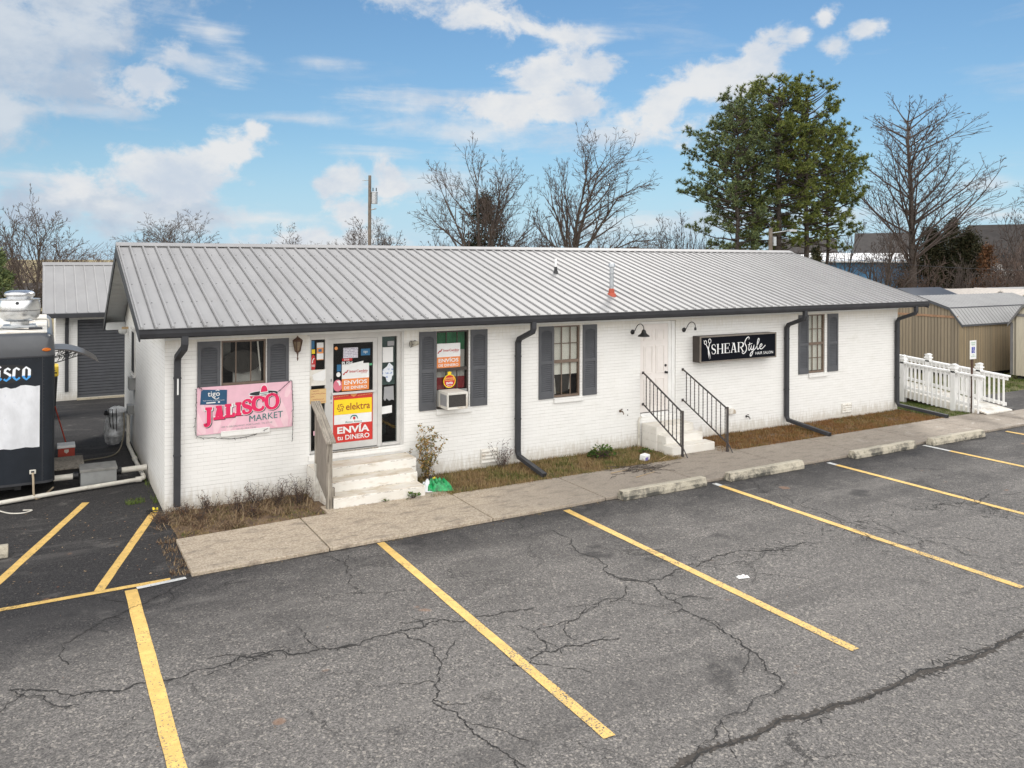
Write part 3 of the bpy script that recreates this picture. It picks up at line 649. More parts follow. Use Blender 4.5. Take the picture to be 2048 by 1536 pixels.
# planting bed between wall and walk, uneven soil
def sheet(name, x0, x1, y0, y1, z, amp, mt, step=.12, seed=1, hole=None):
    mb = MB(); nx, ny = int((x1-x0)/step), max(2, int((y1-y0)/step)); r = random.Random(seed); idx = {}
    for i in range(nx+1):
        for j in range(ny+1):
            idx[i, j] = mb.vert((x0+(x1-x0)*i/nx, y0+(y1-y0)*j/ny, z + r.uniform(-amp, amp)))
    for i in range(nx):
        for j in range(ny): mb.f.append([idx[i, j], idx[i+1, j], idx[i+1, j+1], idx[i, j+1]]); mb.m.append(0)
    return mb.build(name, mt, kind='structure', smooth=True, recalc=False)
sheet('garden_bed', .02, 20.9, -1.44, .02, -.035, .018, M['soil'])
sheet('grass_verge', 20.9, 60, .35, 16, -.09, .02, M['turf'], .6, 2); sheet('grass_strip', 19.4, 20.95, -1.4, 8.0, -.028, .012, M['turf'], .15, 3)
sheet('ramp_bed', 20.96, 22.44, -1.3, 8.0, -.06, .012, M['soil'], .15, 4)

# ------------------------------------------------------------------ the shop building
LW, DW = 19.36, 7.9                                                 # length and depth of the walls
EZ, RZ, RY = 3.10, 4.504, 4.306                                     # eave edge, ridge height, ridge line
SL = (RZ - EZ) / (RY + .659)                                        # front pitch
BY, BZ = 8.25, 2.66                                                 # rear eave
SB = (RZ - BZ) / (BY - RY)
shop = thing('shop_building', (9.68, 3.95, 0), 'long low white painted brick shop with grey ribbed metal roof and dark shutters', 'shop building')
OPEN = [(.90, 1.66, 1.25, 2.80), (2.44, 4.22, .645, 2.81), (4.96, 5.68, 1.25, 2.80), (7.72, 8.40, 1.25, 2.80), (10.06, 11.12, .635, 2.81), (15.66, 16.30, 1.25, 2.80)]
def front_wall(mb, x0, x1, z0, z1, opens, y=0.0, deep=.10):
    xs = sorted({x0, x1} | {v for o in opens for v in o[:2]}); zs = sorted({z0, z1} | {v for o in opens for v in o[2:]})
    for a, b in zip(xs, xs[1:]):
        run = None
        for c, d in zip(zs, zs[1:]):
            if any(o[0] <= a and b <= o[1] and o[2] <= c and d <= o[3] for o in opens): continue
            mb.face([(a, y, c), (b, y, c), (b, y, d), (a, y, d)])
    for a, b, c, d in opens:
        e = y + deep
        mb.face([(a, y, c), (a, e, c), (a, e, d), (a, y, d)]); mb.face([(b, y, c), (b, y, d), (b, e, d), (b, e, c)])
        mb.face([(a, y, d), (a, e, d), (b, e, d), (b, y, d)]); mb.face([(a, y, c), (b, y, c), (b, e, c), (a, e, c)])
mb = MB(); front_wall(mb, 0, LW, -.25, 2.93, OPEN)
for x in (0, LW):
    mb.face([(x, 0, -.25), (x, DW, -.25), (x, DW, 2.72), (x, RY, RZ - .07), (x, 0, EZ + .1)])
mb.face([(0, DW, -.25), (LW, DW, -.25), (LW, DW, 2.72), (0, DW, 2.72)])
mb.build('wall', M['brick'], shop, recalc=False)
# interior: dark room seen through the panes
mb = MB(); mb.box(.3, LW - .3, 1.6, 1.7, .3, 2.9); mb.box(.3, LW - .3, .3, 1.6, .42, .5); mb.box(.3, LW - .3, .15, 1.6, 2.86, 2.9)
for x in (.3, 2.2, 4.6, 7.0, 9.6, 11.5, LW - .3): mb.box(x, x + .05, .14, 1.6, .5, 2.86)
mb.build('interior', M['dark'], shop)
# roof
X0, X1 = -.441, LW + .441
def froof(y, dz=0): return EZ + (y + .62) * SL + dz
def broof(y, dz=0): return RZ - (y - RY) * SB + dz
mb = MB(); th = .025
mb.prism([(-.62, EZ), (RY, RZ), (RY, RZ - th), (-.62, EZ - th)], lambda u, v, w: (w, u, v), X0, X1)
mb.prism([(BY, BZ), (RY + .001, RZ), (RY + .001, RZ - th), (BY, BZ - th)], lambda u, v, w: (w, u, v), X0, X1)
nr = 82; sp = (X1 - X0) / nr
SF = (RZ - EZ) / (RY + .62)
for k in range(nr + 1):
    x = min(max(X0 + k * sp, X0 + .03), X1 - .03)
    prof = [(x - .024, 0), (x - .013, .030), (x + .013, .030), (x + .024, 0)]
    for (ya, za, yb, zb) in ((-.625, EZ - .001, RY, RZ), (BY, BZ, RY, RZ)):
        A = [(u, ya, za + v) for u, v in prof]; B = [(u, yb, zb + v) for u, v in prof]
        for i in range(3): mb.face([A[i], A[i+1], B[i+1], B[i]], 0)
        mb.face(A, 0)
        ys = (ya + .03, za + .03 * (zb - za) / (yb - ya) * (1 if yb > ya else 1)); 
        if ya < 0 and x > X0 + .1:                                  # dark strip painted as the rib's shade along its foot
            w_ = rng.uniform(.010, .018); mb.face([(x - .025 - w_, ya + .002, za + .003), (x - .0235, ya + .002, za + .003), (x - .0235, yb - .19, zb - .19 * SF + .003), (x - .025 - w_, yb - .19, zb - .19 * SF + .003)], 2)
    for yy in (-.42, .62, 1.62, 2.62, 3.55):                        # screws beside the ribs
        for dx in ((.055,) if k % 4 else (.05, -.05)):
            xx = x + dx + rng.uniform(-.008, .008)
            if X0 + .05 < xx < X1 - .05:
                y2 = yy + rng.uniform(-.02, .02); z = EZ + (y2 + .62) * SF
                mb.box(xx - .008, xx + .008, y2 - .008, y2 + .008, z - .002, z + .009, 1)
RIB_SHADE = mat('painted_rib_shade', (.14, .137, .135), .8, .2, 3)
roof = mb.build('roof', [M['roof'], M['screw'], RIB_SHADE], shop)
mb = MB(); c = .20
mb.prism([(RY - c, RZ - c*SF + .026), (RY - c, RZ - c*SF + .040), (RY - .05, RZ + .036), (RY, RZ + .052), (RY + .05, RZ + .036), (RY + c, RZ - c*SB + .040), (RY + c, RZ - c*SB + .026), (RY, RZ + .03)], lambda u, v, w: (w, u, v), X0 - .012, X1 + .012)
mb.build('ridge_cap', M['roof'], roof)
for s, x in ((-1, X0), (1, X1)):                                    # light flashing over the rake, then the charcoal rake board
    mb = MB(); mb.prism([(-.63, EZ + .012), (RY, RZ + .015), (RY, RZ - .035), (-.63, EZ - .04)], lambda u, v, w: (w, u, v), x - .012 if s < 0 else x, x if s < 0 else x + .012)
    mb.build('rake_flashing', M['roof'], roof)
for x in (X0 - .018, X1 - .004):
    mb = MB(); mb.prism([(-.65, EZ - .035), (RY, RZ - .03), (BY + .02, BZ - .03), (BY + .02, BZ - .27), (RY, RZ - .26), (-.65, EZ - .20)], lambda u, v, w: (w, u, v), x, x + .022)
    mb.build('rake_board', M['trim'], shop)
mb = MB()
for a, b in ((X0 + .02, -.005), (LW + .005, X1 - .02)):             # boarded underside of the gable overhang
    n = 24
    for k in range(n):
        y0, y1 = BY - (BY - RY) * k / n, BY - (BY - RY) * (k + .93) / n
        mb.prism([(y0, broof(y0, -.05)), (y1, broof(y1, -.05)), (y1, broof(y1, -.065)), (y0, broof(y0, -.065))], lambda u, v, w: (w, u, v), a, b)
        y0, y1 = -.6 + (RY + .6) * k / n, -.6 + (RY + .6) * (k + .93) / n
        mb.prism([(y0, froof(y0, -.06)), (y1, froof(y1, -.06)), (y1, froof(y1, -.075)), (y0, froof(y0, -.075))], lambda u, v, w: (w, u, v), a, b)
    mb.box(a, b, 7.75, BY - .02, BZ - .22, BZ - .035)
    mb.box(a, b, -.53, .04, 2.93, 3.02)
mb.box(0, LW, -.53, -.002, 2.925, 2.945)
mb.box(.0, LW, -.022, -.003, 2.845, 2.924)                          # frieze board under the eave
mb.build('soffit', M['soffit'], shop)
# gutter: open K-profile trough along the front eave
mb = MB()
g = [(-.55, 3.085), (-.55, 2.965), (-.56, 2.955), (-.64, 2.955), (-.668, 3.02), (-.672, 3.075), (-.684, 3.085), (-.684, 3.095), (-.66, 3.095), (-.655, 3.02), (-.635, 2.975), (-.57, 2.975), (-.56, 3.085)]
mb.prism(g, lambda u, v, w: (w, u, v), X0 - .02, X1 + .02)
mb.prism([(-.55, 2.956), (-.67, 2.956), (-.67, 3.09), (-.55, 3.09)], lambda u, v, w: (w, u, v), X0 - .021, X0 - .005)
mb.prism([(-.55, 2.956), (-.67, 2.956), (-.67, 3.09), (-.55, 3.09)], lambda u, v, w: (w, u, v), X1 + .005, X1 + .021)
mb.build('gutter', M['trim'], shop)
mb = MB(); mb.box(X0, X1, -.548, -.53, 2.93, 3.07); mb.build('fascia', M['trim'], shop)
def downspout(x, tip=None, xb=None):
    xb = x if xb is None else xb; mb = MB()
    top = [(x + .04, -.61, 2.96), (x + .04, -.61, 2.83), (x + .03, -.59, 2.76), (x, -.12, 2.58), (x, -.07, 2.50)]
    if tip: mb.duct(top + [(xb, -.07, .24), (xb, -.12, .14), (tip[0], tip[1], .045)], .105, .085)
    else: mb.duct(top + [(xb, -.07, .07)], .105, .085)
    for z in (2.2, .9):
        if z > .5: mb.box(xb - .06, xb + .06, -.118, -.02, z, z + .03)
    ob = mb.build('downspout', M['trim'], shop, bevel=.008)
    m2 = MB()
    if tip:
        d = (Vector((tip[0], tip[1], .045)) - Vector((xb, -.12, .14))).normalized(); e = Vector((tip[0], tip[1], .045)) + d * .002
        m2.duct([e - d * .004, e + d * .001], .085, .065); m2.build('spout_opening', M['trim_in'], ob)
    else:
        m2.box(x - .042, x + .042, -.105, -.03, .064, .0695); m2.build('spout_opening', M['trim_in'], ob)
    return ob
d1 = downspout(.185); mb = MB(); mb.box(.175, .20, -.118, -.1135, 1.94, 2.22); mb.build('reflective_strip', M['white'], d1)
downspout(6.79, (6.66, -1.32)); downspout(14.77, (14.62, -1.52)); downspout(19.25, (19.33, -1.52))
# louvred shutters
def shutter(x0, x1, z0=1.255, z1=2.80):
    mb = MB(); w = .055; y = -.028; zm = 2.02
    mb.box(x0, x0 + w, y, -.002, z0, z1); mb.box(x1 - w, x1, y, -.002, z0, z1)
    mb.box(x0 + w, x1 - w, y, -.002, z0, z0 + .14); mb.box(x0 + w, x1 - w, y, -.002, z1 - .09, z1); mb.box(x0 + w, x1 - w, y, -.002, zm - .03, zm + .03)
    arch = [(x0 + w, z1 - .092), (x1 - w, z1 - .092), (x1 - w, z1 - .135)] + [(x0 + w + (x1 - x0 - 2*w) * (1 - t/8), z1 - .135 + .04 * math.sin(math.pi * t / 8)) for t in range(1, 8)] + [(x0 + w, z1 - .135)]
    mb.prism(arch, FX(0), .006, .027)
    mb.box(x0 + w, x1 - w, -.005, -.002, z0 + .14, z1 - .09)
    for a, b in ((z0 + .14, zm - .03), (zm + .03, z1 - .10)):
        n = int((b - a) / .042)
        for k in range(n):
            z = a + (b - a) * k / n; h = (b - a) / n
            mb.prism([(-.0052, z + h * .25), (-.027, z), (-.027, z + .007), (-.0052, z + h * .80)], lambda u, v, w_: (w_, u, v), x0 + w + .001, x1 - w - .001)
    return mb.build('shutter', M['shutter'], shop)
for a, b in ((.51, .885), (1.675, 2.055), (4.59, 4.945), (5.71, 6.09), (7.33, 7.70), (8.46, 8.83), (15.27, 15.64), (16.39, 16.80)): shutter(a, b)
# windows
def window(x0, x1, fr=M['bronze'], cols=3, lights=(2, 1), z0=1.26, z1=2.795, mid=2.03):
    mb = MB(); y = .035; w = .03
    for a, b in ((x0, x0 + w), (x1 - w, x1)): mb.box(a, b, y, y + .06, z0, z1)
    mb.box(x0 + w, x1 - w, y, y + .06, z1 - w, z1); mb.box(x0 + w, x1 - w, y - .01, y + .06, z0, z0 + .045)
    mb.box(x0 + w, x1 - w, y - .004, y + .05, mid - .035, mid + .03)
    for zz0, zz1, rows in ((z0 + .045, mid - .035, lights[1]), (mid + .03, z1 - w, lights[0])):
        for k in range(1, cols):
            x = x0 + (x1 - x0) * k / cols; mb.box(x - .009, x + .009, y + .014, y + .036, zz0, zz1)
        for k in range(1, rows):
            z = zz0 + (zz1 - zz0) * k / rows; mb.box(x0 + w, x1 - w, y + .016, y + .034, z - .009, z + .009)
    ob = mb.build('window', fr, shop)
    m2 = MB(); m2.box(x0 + w, x1 - w, y + .04, y + .044, z0 + .03, z1 - .02); m2.build('pane', M['glass'], ob)
    m3 = MB(); m3.box(x0 - .01, x1 + .06, -.045, -.001, 1.145, 1.245); m3.build('sill', M['brick_sill'], ob, bevel=.006)
    return ob
M['blind'] = mat('pale_window_blind', (.80, .80, .77), .6, .04); M['cloth_w'] = mat('white_cloth', (.55, .55, .55), .8, .1)
M['flag_g'] = mat('green_cloth', (.04, .22, .10), .8, .15, 5); M['flag_r'] = mat('dark_red_cloth', (.30, .02, .03), .8, .15, 5); M['board'] = mat('dark_board', (.035, .033, .032), .7)
M['tan'] = mat('cardboard', (.42, .30, .17), .8, .1)
def blind(win, x0, x1, z0, z1, mt, y=.088, name='blind', tilt=0):
    mb = MB(); n = max(1, int((z1 - z0) / .028))
    for k in range(n):
        a, b = z0 + (z1 - z0) * k / n, z0 + (z1 - z0) * (k + .92) / n
        mb.box(x0, x1, y, y + .004, a, b); mb.v[-8:] = [Vector((v.x, v.y + (.006 if v.z > (a+b)/2 else 0), v.z)) for v in mb.v[-8:]]
    return mb.build(name, mt, win)
w1 = window(.90, 1.66, M['bronze'], 3, (1, 1))
m = MB(); m.prism(disc(1.28, 2.40, .33, .20), lambda u, v, w_: (u, .16 + w_, v), 0, .03); m.build('oval_sign_back', M['board'], w1)
m = MB(); m.prism([(1.53, 2.75), (1.555, 2.75), (1.60, 2.22), (1.58, 2.22)], lambda u, v, w_: (u, .13 + w_, v), 0, .02); m.build('leaning_stick', M['white'], w1)
m = MB(); m.box(1.15, 1.64, .3, .32, 1.30, 2.35); m.build('white_shelf', M['cloth_w'], w1)
m = MB(); m.box(.92, 1.15, .5, .52, 2.3, 2.75); m.build('ceiling_glow', M['greybox'], w1)
w2 = window(4.96, 5.68, M['bronze_d'], 3, (1, 1))
for k, (a, b, mt) in enumerate(((2.40, 2.77, M['flag_g']), (1.86, 2.399, M['cloth_w']), (1.62, 1.859, M['flag_r']))):
    m = MB(); n = 14
    for i in range(n):
        u0, u1 = 4.99 + .66 * i / n, 4.99 + .66 * (i + 1) / n; y0, y1 = .16 + .012 * math.sin(i * 1.7), .16 + .012 * math.sin((i + 1) * 1.7)
        m.face([(u0, y0, a), (u1, y1, a), (u1, y1, b), (u0, y0, b)])
    m.build('curtain', mt, w2)
w3 = window(7.72, 8.40, M['bronze'], 3, (2, 1)); blind(w3, 7.755, 8.365, 1.74, 2.77, M['blind'])
m = MB(); m.prism([(7.80, 1.30), (8.20, 1.38), (8.26, 1.76), (7.78, 1.70)], lambda u, v, w_: (u, .135 + w_, v), 0, .02); m.build('leaning_board', M['board'], w3)
m = MB(); m.prism([(8.18, 1.40), (8.205, 1.40), (8.245, 1.78), (8.215, 1.78)], lambda u, v, w_: (u, .125 + w_, v), 0, .01)
for k in range(3): m.prism([(7.80 + .02*k, 1.32), (7.81 + .02*k, 1.32), (7.775 + .02*k, 1.66), (7.765 + .02*k, 1.66)], lambda u, v, w_: (u, .12 + w_ + .002*k, v), 0, .01)
m.build('white_slats', M['white'], w3)
w4 = window(15.66, 16.30, M['bronze'], 3, (2, 2)); blind(w4, 15.69, 16.27, 1.32, 2.77, M['blind'])

# shop entrance: aluminium frame, two sidelights, glass door
y = .03; mb = MB()
for a, b in ((2.44, 2.475), (2.735, 2.80), (3.755, 3.84), (4.15, 4.22)): mb.box(a, b, y, y + .08, .66, 2.74)
mb.box(2.44, 4.22, y - .004, y + .08, 2.74, 2.81); mb.box(2.475, 2.735, y + .002, y + .08, .66, .70); mb.box(3.84, 4.15, y - .02, y + .08, .66, .71)
mb.box(4.222, 4.27, -.018, .05, .66, 2.86); mb.box(2.40, 4.222, -.018, .05, 2.812, 2.86); mb.box(2.79, 3.76, y, y + .08, .645, .66)
ent = mb.build('entrance_frame', M['alu'], shop)
for a, b in ((2.475, 2.735), (3.84, 4.15)):
    m = MB(); m.box(a, b, y + .045, y + .05, .70, 2.74); m.build('sidelight_pane', M['glass_d'], ent)
m = MB(); m.box(3.845, 4.145, y + .12, y + .13, 1.80, 2.73); m.build('sidelight_blind', mat('pale_green_blind', (.42, .48, .44), .6, .05), ent)
m = MB(); m.box(2.45, 2.75, y - .008, y - .001, 1.90, 2.19); m.build('white_panel', M['white_dirty'], ent)
m = MB()
for z in (1.1, 1.6, 2.1): m.box(3.84, 4.15, .5, .8, z, z + .03)
for k in range(26): 
    xx = rng.uniform(3.85, 4.1); z = rng.choice((.75, 1.13, 1.63, 2.13)); m.box(xx, xx + .05, .45 + .012*k, .46 + .012*k, z, z + rng.uniform(.1, .25))
m.build('shop_shelf', mat('shelf_goods', (.07, .085, .09), .6, .6, 9), ent)
mb = MB(); y = .04
mb.box(2.802, 2.89, y, y + .045, .68, 2.735); mb.box(3.665, 3.753, y, y + .045, .68, 2.735)
mb.box(2.89, 3.665, y, y + .045, 2.65, 2.735); mb.box(2.89, 3.665, y, y + .045, .68, .80)
gd = mb.build('glass_door', M['alu'], shop)
m = MB(); m.box(2.89, 3.665, y + .02, y + .026, .80, 2.65); m.build('door_glass', M['glass_d'], gd)
m = MB(); m.box(2.86, 3.70, y - .05, y - .02, 1.705, 1.745); m.box(2.865, 2.885, y - .02, y, 1.70, 1.75); m.box(3.675, 3.695, y - .02, y, 1.70, 1.75); m.build('push_bar', M['alu'], gd)
m = MB(); m.box(2.84, 2.865, y - .006, y, 1.95, 2.0); m.box(2.84, 2.865, y - .006, y, 1.62, 1.68); m.lathe([(.012, 0), (.012, .012)], (2.853, y, 1.56), 10, axis='y'); m.build('lock', M['greybox'], gd)
m = MB(); m.box(2.42, 4.26, -.03, .10, .535, .642); m.build('threshold', M['brick_sill'], ent)
m = MB(); m.box(2.81, 3.75, -.034, .0, .643, .66); m.build('worn_doorstep', M['oldwood'], ent)

# salon door: white six-panel door in a recessed frame
mb = MB(); y = .05
mb.box(10.062, 10.10, y, y + .06, .64, 2.80); mb.box(10.93, 11.02, y, y + .06, .64, 2.80); mb.box(11.02, 11.118, y - .02, y + .06, .64, 2.80); mb.box(10.10, 10.93, y, y + .06, 2.745, 2.80)
df = mb.build('door_frame', M['white'], shop, bevel=.005)
mb = MB(); y = .065; mb.box(10.10, 10.93, y, y + .04, .715, 2.742)
def panel(a, b, c, d):
    for (p, q, r_, s_) in ((a, b, c, c + .018), (a, b, d - .018, d), (a, a + .018, c + .018, d - .018), (b - .018, b, c + .018, d - .018)): mb.box(p, q, y - .012, y - .0005, r_, s_)
    mb.box(a + .045, b - .045, y - .008, y - .0006, c + .045, d - .045)
for a, b in ((10.21, 10.47), (10.56, 10.82)):
    for c, d in ((2.36, 2.62), (1.60, 2.24), (.86, 1.48)): panel(a, b, c, d)
sd = mb.build('salon_door', M['doorpaint'], shop)
m = MB(); m.lathe([(.03, 0), (.03, .012), (.014, .016), (.014, .035), (.028, .042), (.03, .06), (.018, .075)], (10.86, y, 1.60), 16, axis='y'); m.build('knob', M['black'], sd, smooth='auto')
m = MB(); m.lathe([(.03, 0), (.03, .014), (.024, .022)], (10.86, y, 1.76), 16, axis='y'); m.build('deadbolt', M['black'], sd, smooth='auto')
m = MB(); m.box(10.10, 10.93, .02, .10, .636, .70); m.build('sill_block', M['white'], df)
m = MB(); m.box(10.10, 10.93, .045, .10, .702, .713); m.build('door_sill', M['bronze_d'], df)
# foundation vents, hose bibs, vent hood
def vent(x0, x1, z0, z1):
    m = MB(); n = 4
    m.box(x0, x1, -.008, -.001, z0, z1)
    for k in range(n):
        z = z0 + (z1 - z0) * k / n; m.prism([(-.009, z + .012), (-.034, z + .008), (-.034, z + .024), (-.009, z + .062)], lambda u, v, w_: (w_, u, v), x0 + .012, x1 - .012)
    m.box(x0, x0 + .012, -.036, -.009, z0, z1); m.box(x1 - .012, x1, -.036, -.009, z0, z1)
    m.build('foundation_vent', M['white_dirty'], shop)
vent(5.95, 6.34, .07, .36); vent(16.97, 17.35, .10, .35)
def bib(x, z, mt):
    m = MB(); m.lathe([(.03, 0), (.03, .01), (.012, .012), (.012, .07), (.018, .075), (.018, .09)], (x, -.001, z), 10, axis='y'); m.tube([(x, -.085, z), (x + .01, -.11, z - .02), (x + .01, -.115, z - .06)], .011, 8); m.lathe([(.006, 0), (.006, .03), (.026, .03), (.026, .04)], (x, -.06, z + .015), 10)
    m.build('hose_tap', mt, shop)
bib(9.49, .82, mat('rusty_brass', (.12, .075, .045), .6, .3)); bib(13.41, .34, M['iron'])
m = MB(); m.prism([(12.78, .46), (12.98, .46), (12.98, .53), (12.90, .59), (12.80, .59)], FX(0), 0, .09); m.build('vent_hood', M['white_dirty'], shop, bevel=.01)
m = MB(); m.tube([(10.0, -.03, -.03), (10.0, -.03, .55), (10.03, -.03, .62), (10.08, -.03, .64)], .022, 8); m.build('drain_pipe', M['pvc'], shop)
m = MB()
for x, z in ((9.70, .83), (9.70, .71)): m.lathe([(.014, 0), (.014, .008)], (x, -.001, z), 8, axis='y')
m.box(12.20, 12.206, -.006, -.001, .2, .34); m.build('wall_anchor', M['iron'], shop)
# side wall: narrow window and floodlight by the eave
m = MB(); m.box(-.03, .02, 5.03, 5.70, 1.62, 2.62); m.box(-.05, -.03, 5.0, 5.73, 2.62, 2.66); m.box(-.06, .01, 4.98, 5.75, 1.58, 1.62)
sw = m.build('window', M['alu'], shop); m = MB(); m.box(-.036, -.031, 5.09, 5.64, 1.68, 2.57); m.build('pane', M['dark'], sw)
m = MB(); m.box(-.12, -.001, 5.1, 5.5, 1.30, 1.57); m.build('meter_socket', M['greybox'], shop)
# two pipes through the roof
def pipe(name, x, y, r, h, body, boot, capped):
    z = EZ + (y + .62) * SF; m = MB(); m.lathe([(r * 2.4, -.03), (r * 2.0, .045), (r * 1.5, .06), (r * 1.35, .13 if not capped else .15), (r * 1.02, .16)], (x, y, z), 18); bt = m.build('pipe_boot', boot, roof, smooth='auto')
    m = MB(); m.lathe([(r, 0), (r, h)], (x, y, z), 18)
    if capped: m.lathe([(r * 1.02, h - .06), (r * 1.55, h - .05), (r * 1.55, h + .015), (r * 1.3, h + .04), (r * .2, h + .045)], (x, y, z), 18); m.lathe([(r * 1.05, h*.70), (r*1.08, h*.70 + .02)], (x, y, z), 18)
    m.build(name, body, roof, smooth='auto')
pipe('flue_pipe', 9.57, .44, .047, .70, M['steel'], mat('red_silicone', (.38, .07, .035), .6), True)
pipe('vent_pipe', 9.14, 2.14, .028, .36, M['white'], M['black'], False)
# ------------------------------------------------------------------ garage behind
gar = thing('garage', (1.6, 16, 0), 'white garage with grey metal roof and charcoal roller door, set back behind the trailer', 'garage')
GX0, GX1, GY0, GY1 = -1.46, 4.6, 13.1, 19.3; ge, gr = 2.60, 4.03; gy = (GY0 + GY1) / 2
mb = MB(); front_wall(mb, GX0, GX1, -.2, 2.62, [(-.89, 1.9, 0, 2.36)], y=GY0, deep=.12)
for x in (GX0, GX1): mb.face([(x, GY0, -.2), (x, GY1, -.2), (x, GY1, 2.62), (x, gy, gr - .1), (x, GY0, 2.62)])
mb.face([(GX0, GY1, -.2), (GX1, GY1, -.2), (GX1, GY1, 2.62), (GX0, GY1, 2.62)]); mb.build('wall', M['brick'], gar, recalc=False)
mb = MB(); a, b = GX0 - .35, GX1 + .35; o = .5; gs = (gr - ge) / (gy - GY0 + o)
for s in (1, -1):
    ye = GY0 - o if s > 0 else GY1 + o
    mb.prism([(ye, ge), (gy, gr), (gy, gr - .03), (ye, ge - .03)], lambda u, v, w: (w, u, v), a, b)
    for k in range(24):
        x = a + .03 + (b - a - .06) * k / 23
        mb.face([(x - .025, ye, ge + .001), (x, ye, ge + .022), (x, gy, gr + .022), (x - .025, gy, gr + .001)]); mb.face([(x, ye, ge + .022), (x + .025, ye, ge + .001), (x + .025, gy, gr + .001), (x, gy, gr + .022)])
mb.build('roof', M['roof'], gar)
mb = MB(); mb.prism([(gy - .18, gr - .05), (gy, gr + .05), (gy + .18, gr - .05), (gy, gr + .03)], lambda u, v, w: (w, u, v), a - .01, b + .01); mb.build('ridge_cap', M['roof'], gar)
mb = MB(); mb.box(a, b, GY0 - o - .11, GY0 - o + .01, ge - .14, ge - .01); mb.build('gutter', M['trim'], gar, bevel=.01)
mb = MB(); mb.box(a + .02, b - .02, GY0 - o + .012, GY0 - .001, ge - .12, ge - .10); mb.build('soffit', M['soffit'], gar)
mb = MB(); mb.duct([(-1.17, GY0 - .45, 2.48), (-1.17, GY0 - .42, 2.40), (-1.17, GY0 - .08, 2.28), (-1.17, GY0 - .06, 2.2), (-1.17, GY0 - .06, .22)], .10, .08); mb.build('downspout', M['trim'], gar, bevel=.008)
mb = MB(); n = 26
for k in range(n):
    z = 2.36 * k / n; h = 2.36 / n
    mb.prism([(GY0 + .10, z), (GY0 + .075, z + h * .12), (GY0 + .075, z + h * .80), (GY0 + .10, z + h * .95)], lambda u, v, w: (w, u, v), -.885, 1.895)
mb.box(-.885, 1.895, GY0 + .1, GY0 + .115, 0, 2.36)
rd = mb.build('roller_door', M['shutter'], gar); mb = MB(); mb.box(.5, .58, GY0 + .055, GY0 + .075, 1.0, 1.06); mb.build('door_handle', M['steel'], rd)
mb = MB(); mb.box(-.9, 1.92, GY0 - .12, GY0 + .1, -.06, -.004); mb.build('door_apron', concrete_mat('pale_apron', (.50, .44, .33), (.42, .37, .28)), gar)
mb = MB(); mb.box(GX0 - .35, GX0 - .001, GY0 + .02, GY0 + .3, 1.2, 1.72); mb.build('wall_box', M['white'], gar)

# ------------------------------------------------------------------ food trailer
TX0, TX1, TY0, TY1, TZ0, TZ1 = -4.1, -1.585, 2.05, 7.6, .22, 2.88
tr = thing('food_trailer', (-2.85, 4.8, -.05), 'dark blue grey food trailer with rounded corners and a white painted patch', 'food trailer')
M['trailer'] = mat('slate_blue_panel', (.016, .020, .027), .45, .14, 3, stain=(.010, .012, .016), st_amt=.5, spec=.25); M['trailer_top'] = mat('pale_grey_front_cap', (.075, .079, .087), .28, .10, 2)
def rrect(x0, x1, y0, y1, r, n=6):
    P = []
    for cx, cy, a0 in ((x1 - r, y0 + r, -90), (x1 - r, y1 - r, 0), (x0 + r, y1 - r, 90), (x0 + r, y0 + r, 180)):
        for k in range(n + 1): P.append((cx + r * math.cos(R(a0 + 90 * k / n)), cy + r * math.sin(R(a0 + 90 * k / n))))
    return P
mb = MB(); mb.prism(rrect(TX0, TX1, TY0, TY1, .17), lambda u, v, w: (u, v, w), TZ0, 2.47); mb.build('body', M['trailer'], tr, smooth='auto')
mb = MB()                                                           # rounded front cap above the belt
levels = [(0, 2.475), (.0, 2.60), (.012, 2.70), (.04, 2.79), (.10, 2.85), (.17, 2.88)]
rings = []
for ins, z in levels:
    rings.append([mb.vert((u, v, z)) for u, v in rrect(TX0 + ins, TX1 - ins * .6, TY0 + ins, TY1 - ins, .16)])
for a, b in zip(rings, rings[1:]):
    n = len(a)
    for j in range(n): mb.f.append([a[j], a[(j+1) % n], b[(j+1) % n], b[j]]); mb.m.append(0)
mb.f.append(rings[-1]); mb.m.append(0); mb.build('front_cap', M['trailer_top'], tr, smooth='auto')
mb = MB(); mb.prism(rrect(TX0 - .008, TX1 + .008, TY0 - .008, TY1 + .008, .175), lambda u, v, w: (u, v, w), 2.455, 2.478); mb.prism(rrect(TX0 - .006, TX1 + .006, TY0 - .006, TY1 + .006, .175), lambda u, v, w: (u, v, w), TZ0 - .01, TZ0 + .03); mb.build('belt_trim', M['trim'], tr)
mb = MB()
for x in (-1.775, -3.92): mb.box(x - .006, x + .006, TY0 - .004, TY0 + .001, TZ0 + .04, 2.45)
for k in range(34):
    for x in (-1.755, -3.94): mb.lathe([(.006, 0), (.004, .004)], (x, TY0 - .0005, .30 + .064 * k), 6, axis='y')
for k in range(36): mb.lathe([(.005, 0), (.003, .004)], (-3.9 + .059 * k, TY0 - .0005, 2.43), 6, axis='y')
mb.build('seam_trim', M['trim'], tr)
mb = MB(); mb.box(TX0 + .2, TX1 - .12, TY0 + .17, TY1 - .2, 2.875, 2.895); mb.build('roof_skin', M['white_dirty'], tr)
mb = MB(); rr = random.Random(9)                                    # rough brushed white patch over old lettering
top = [(-4.0 + k * (2.185 / 30), 1.95 + rr.uniform(-.03, .02) - (.05 if k < 20 else 0) + (.02 if k > 25 else 0)) for k in range(31)]; bot = [(-1.815 + rr.uniform(-.006, .006) - k * (2.185 / 20), .87 + rr.uniform(-.012, .012)) for k in range(21)]
mb.prism(top[::-1] + bot[::-1], FX(TY0), 0, .004)
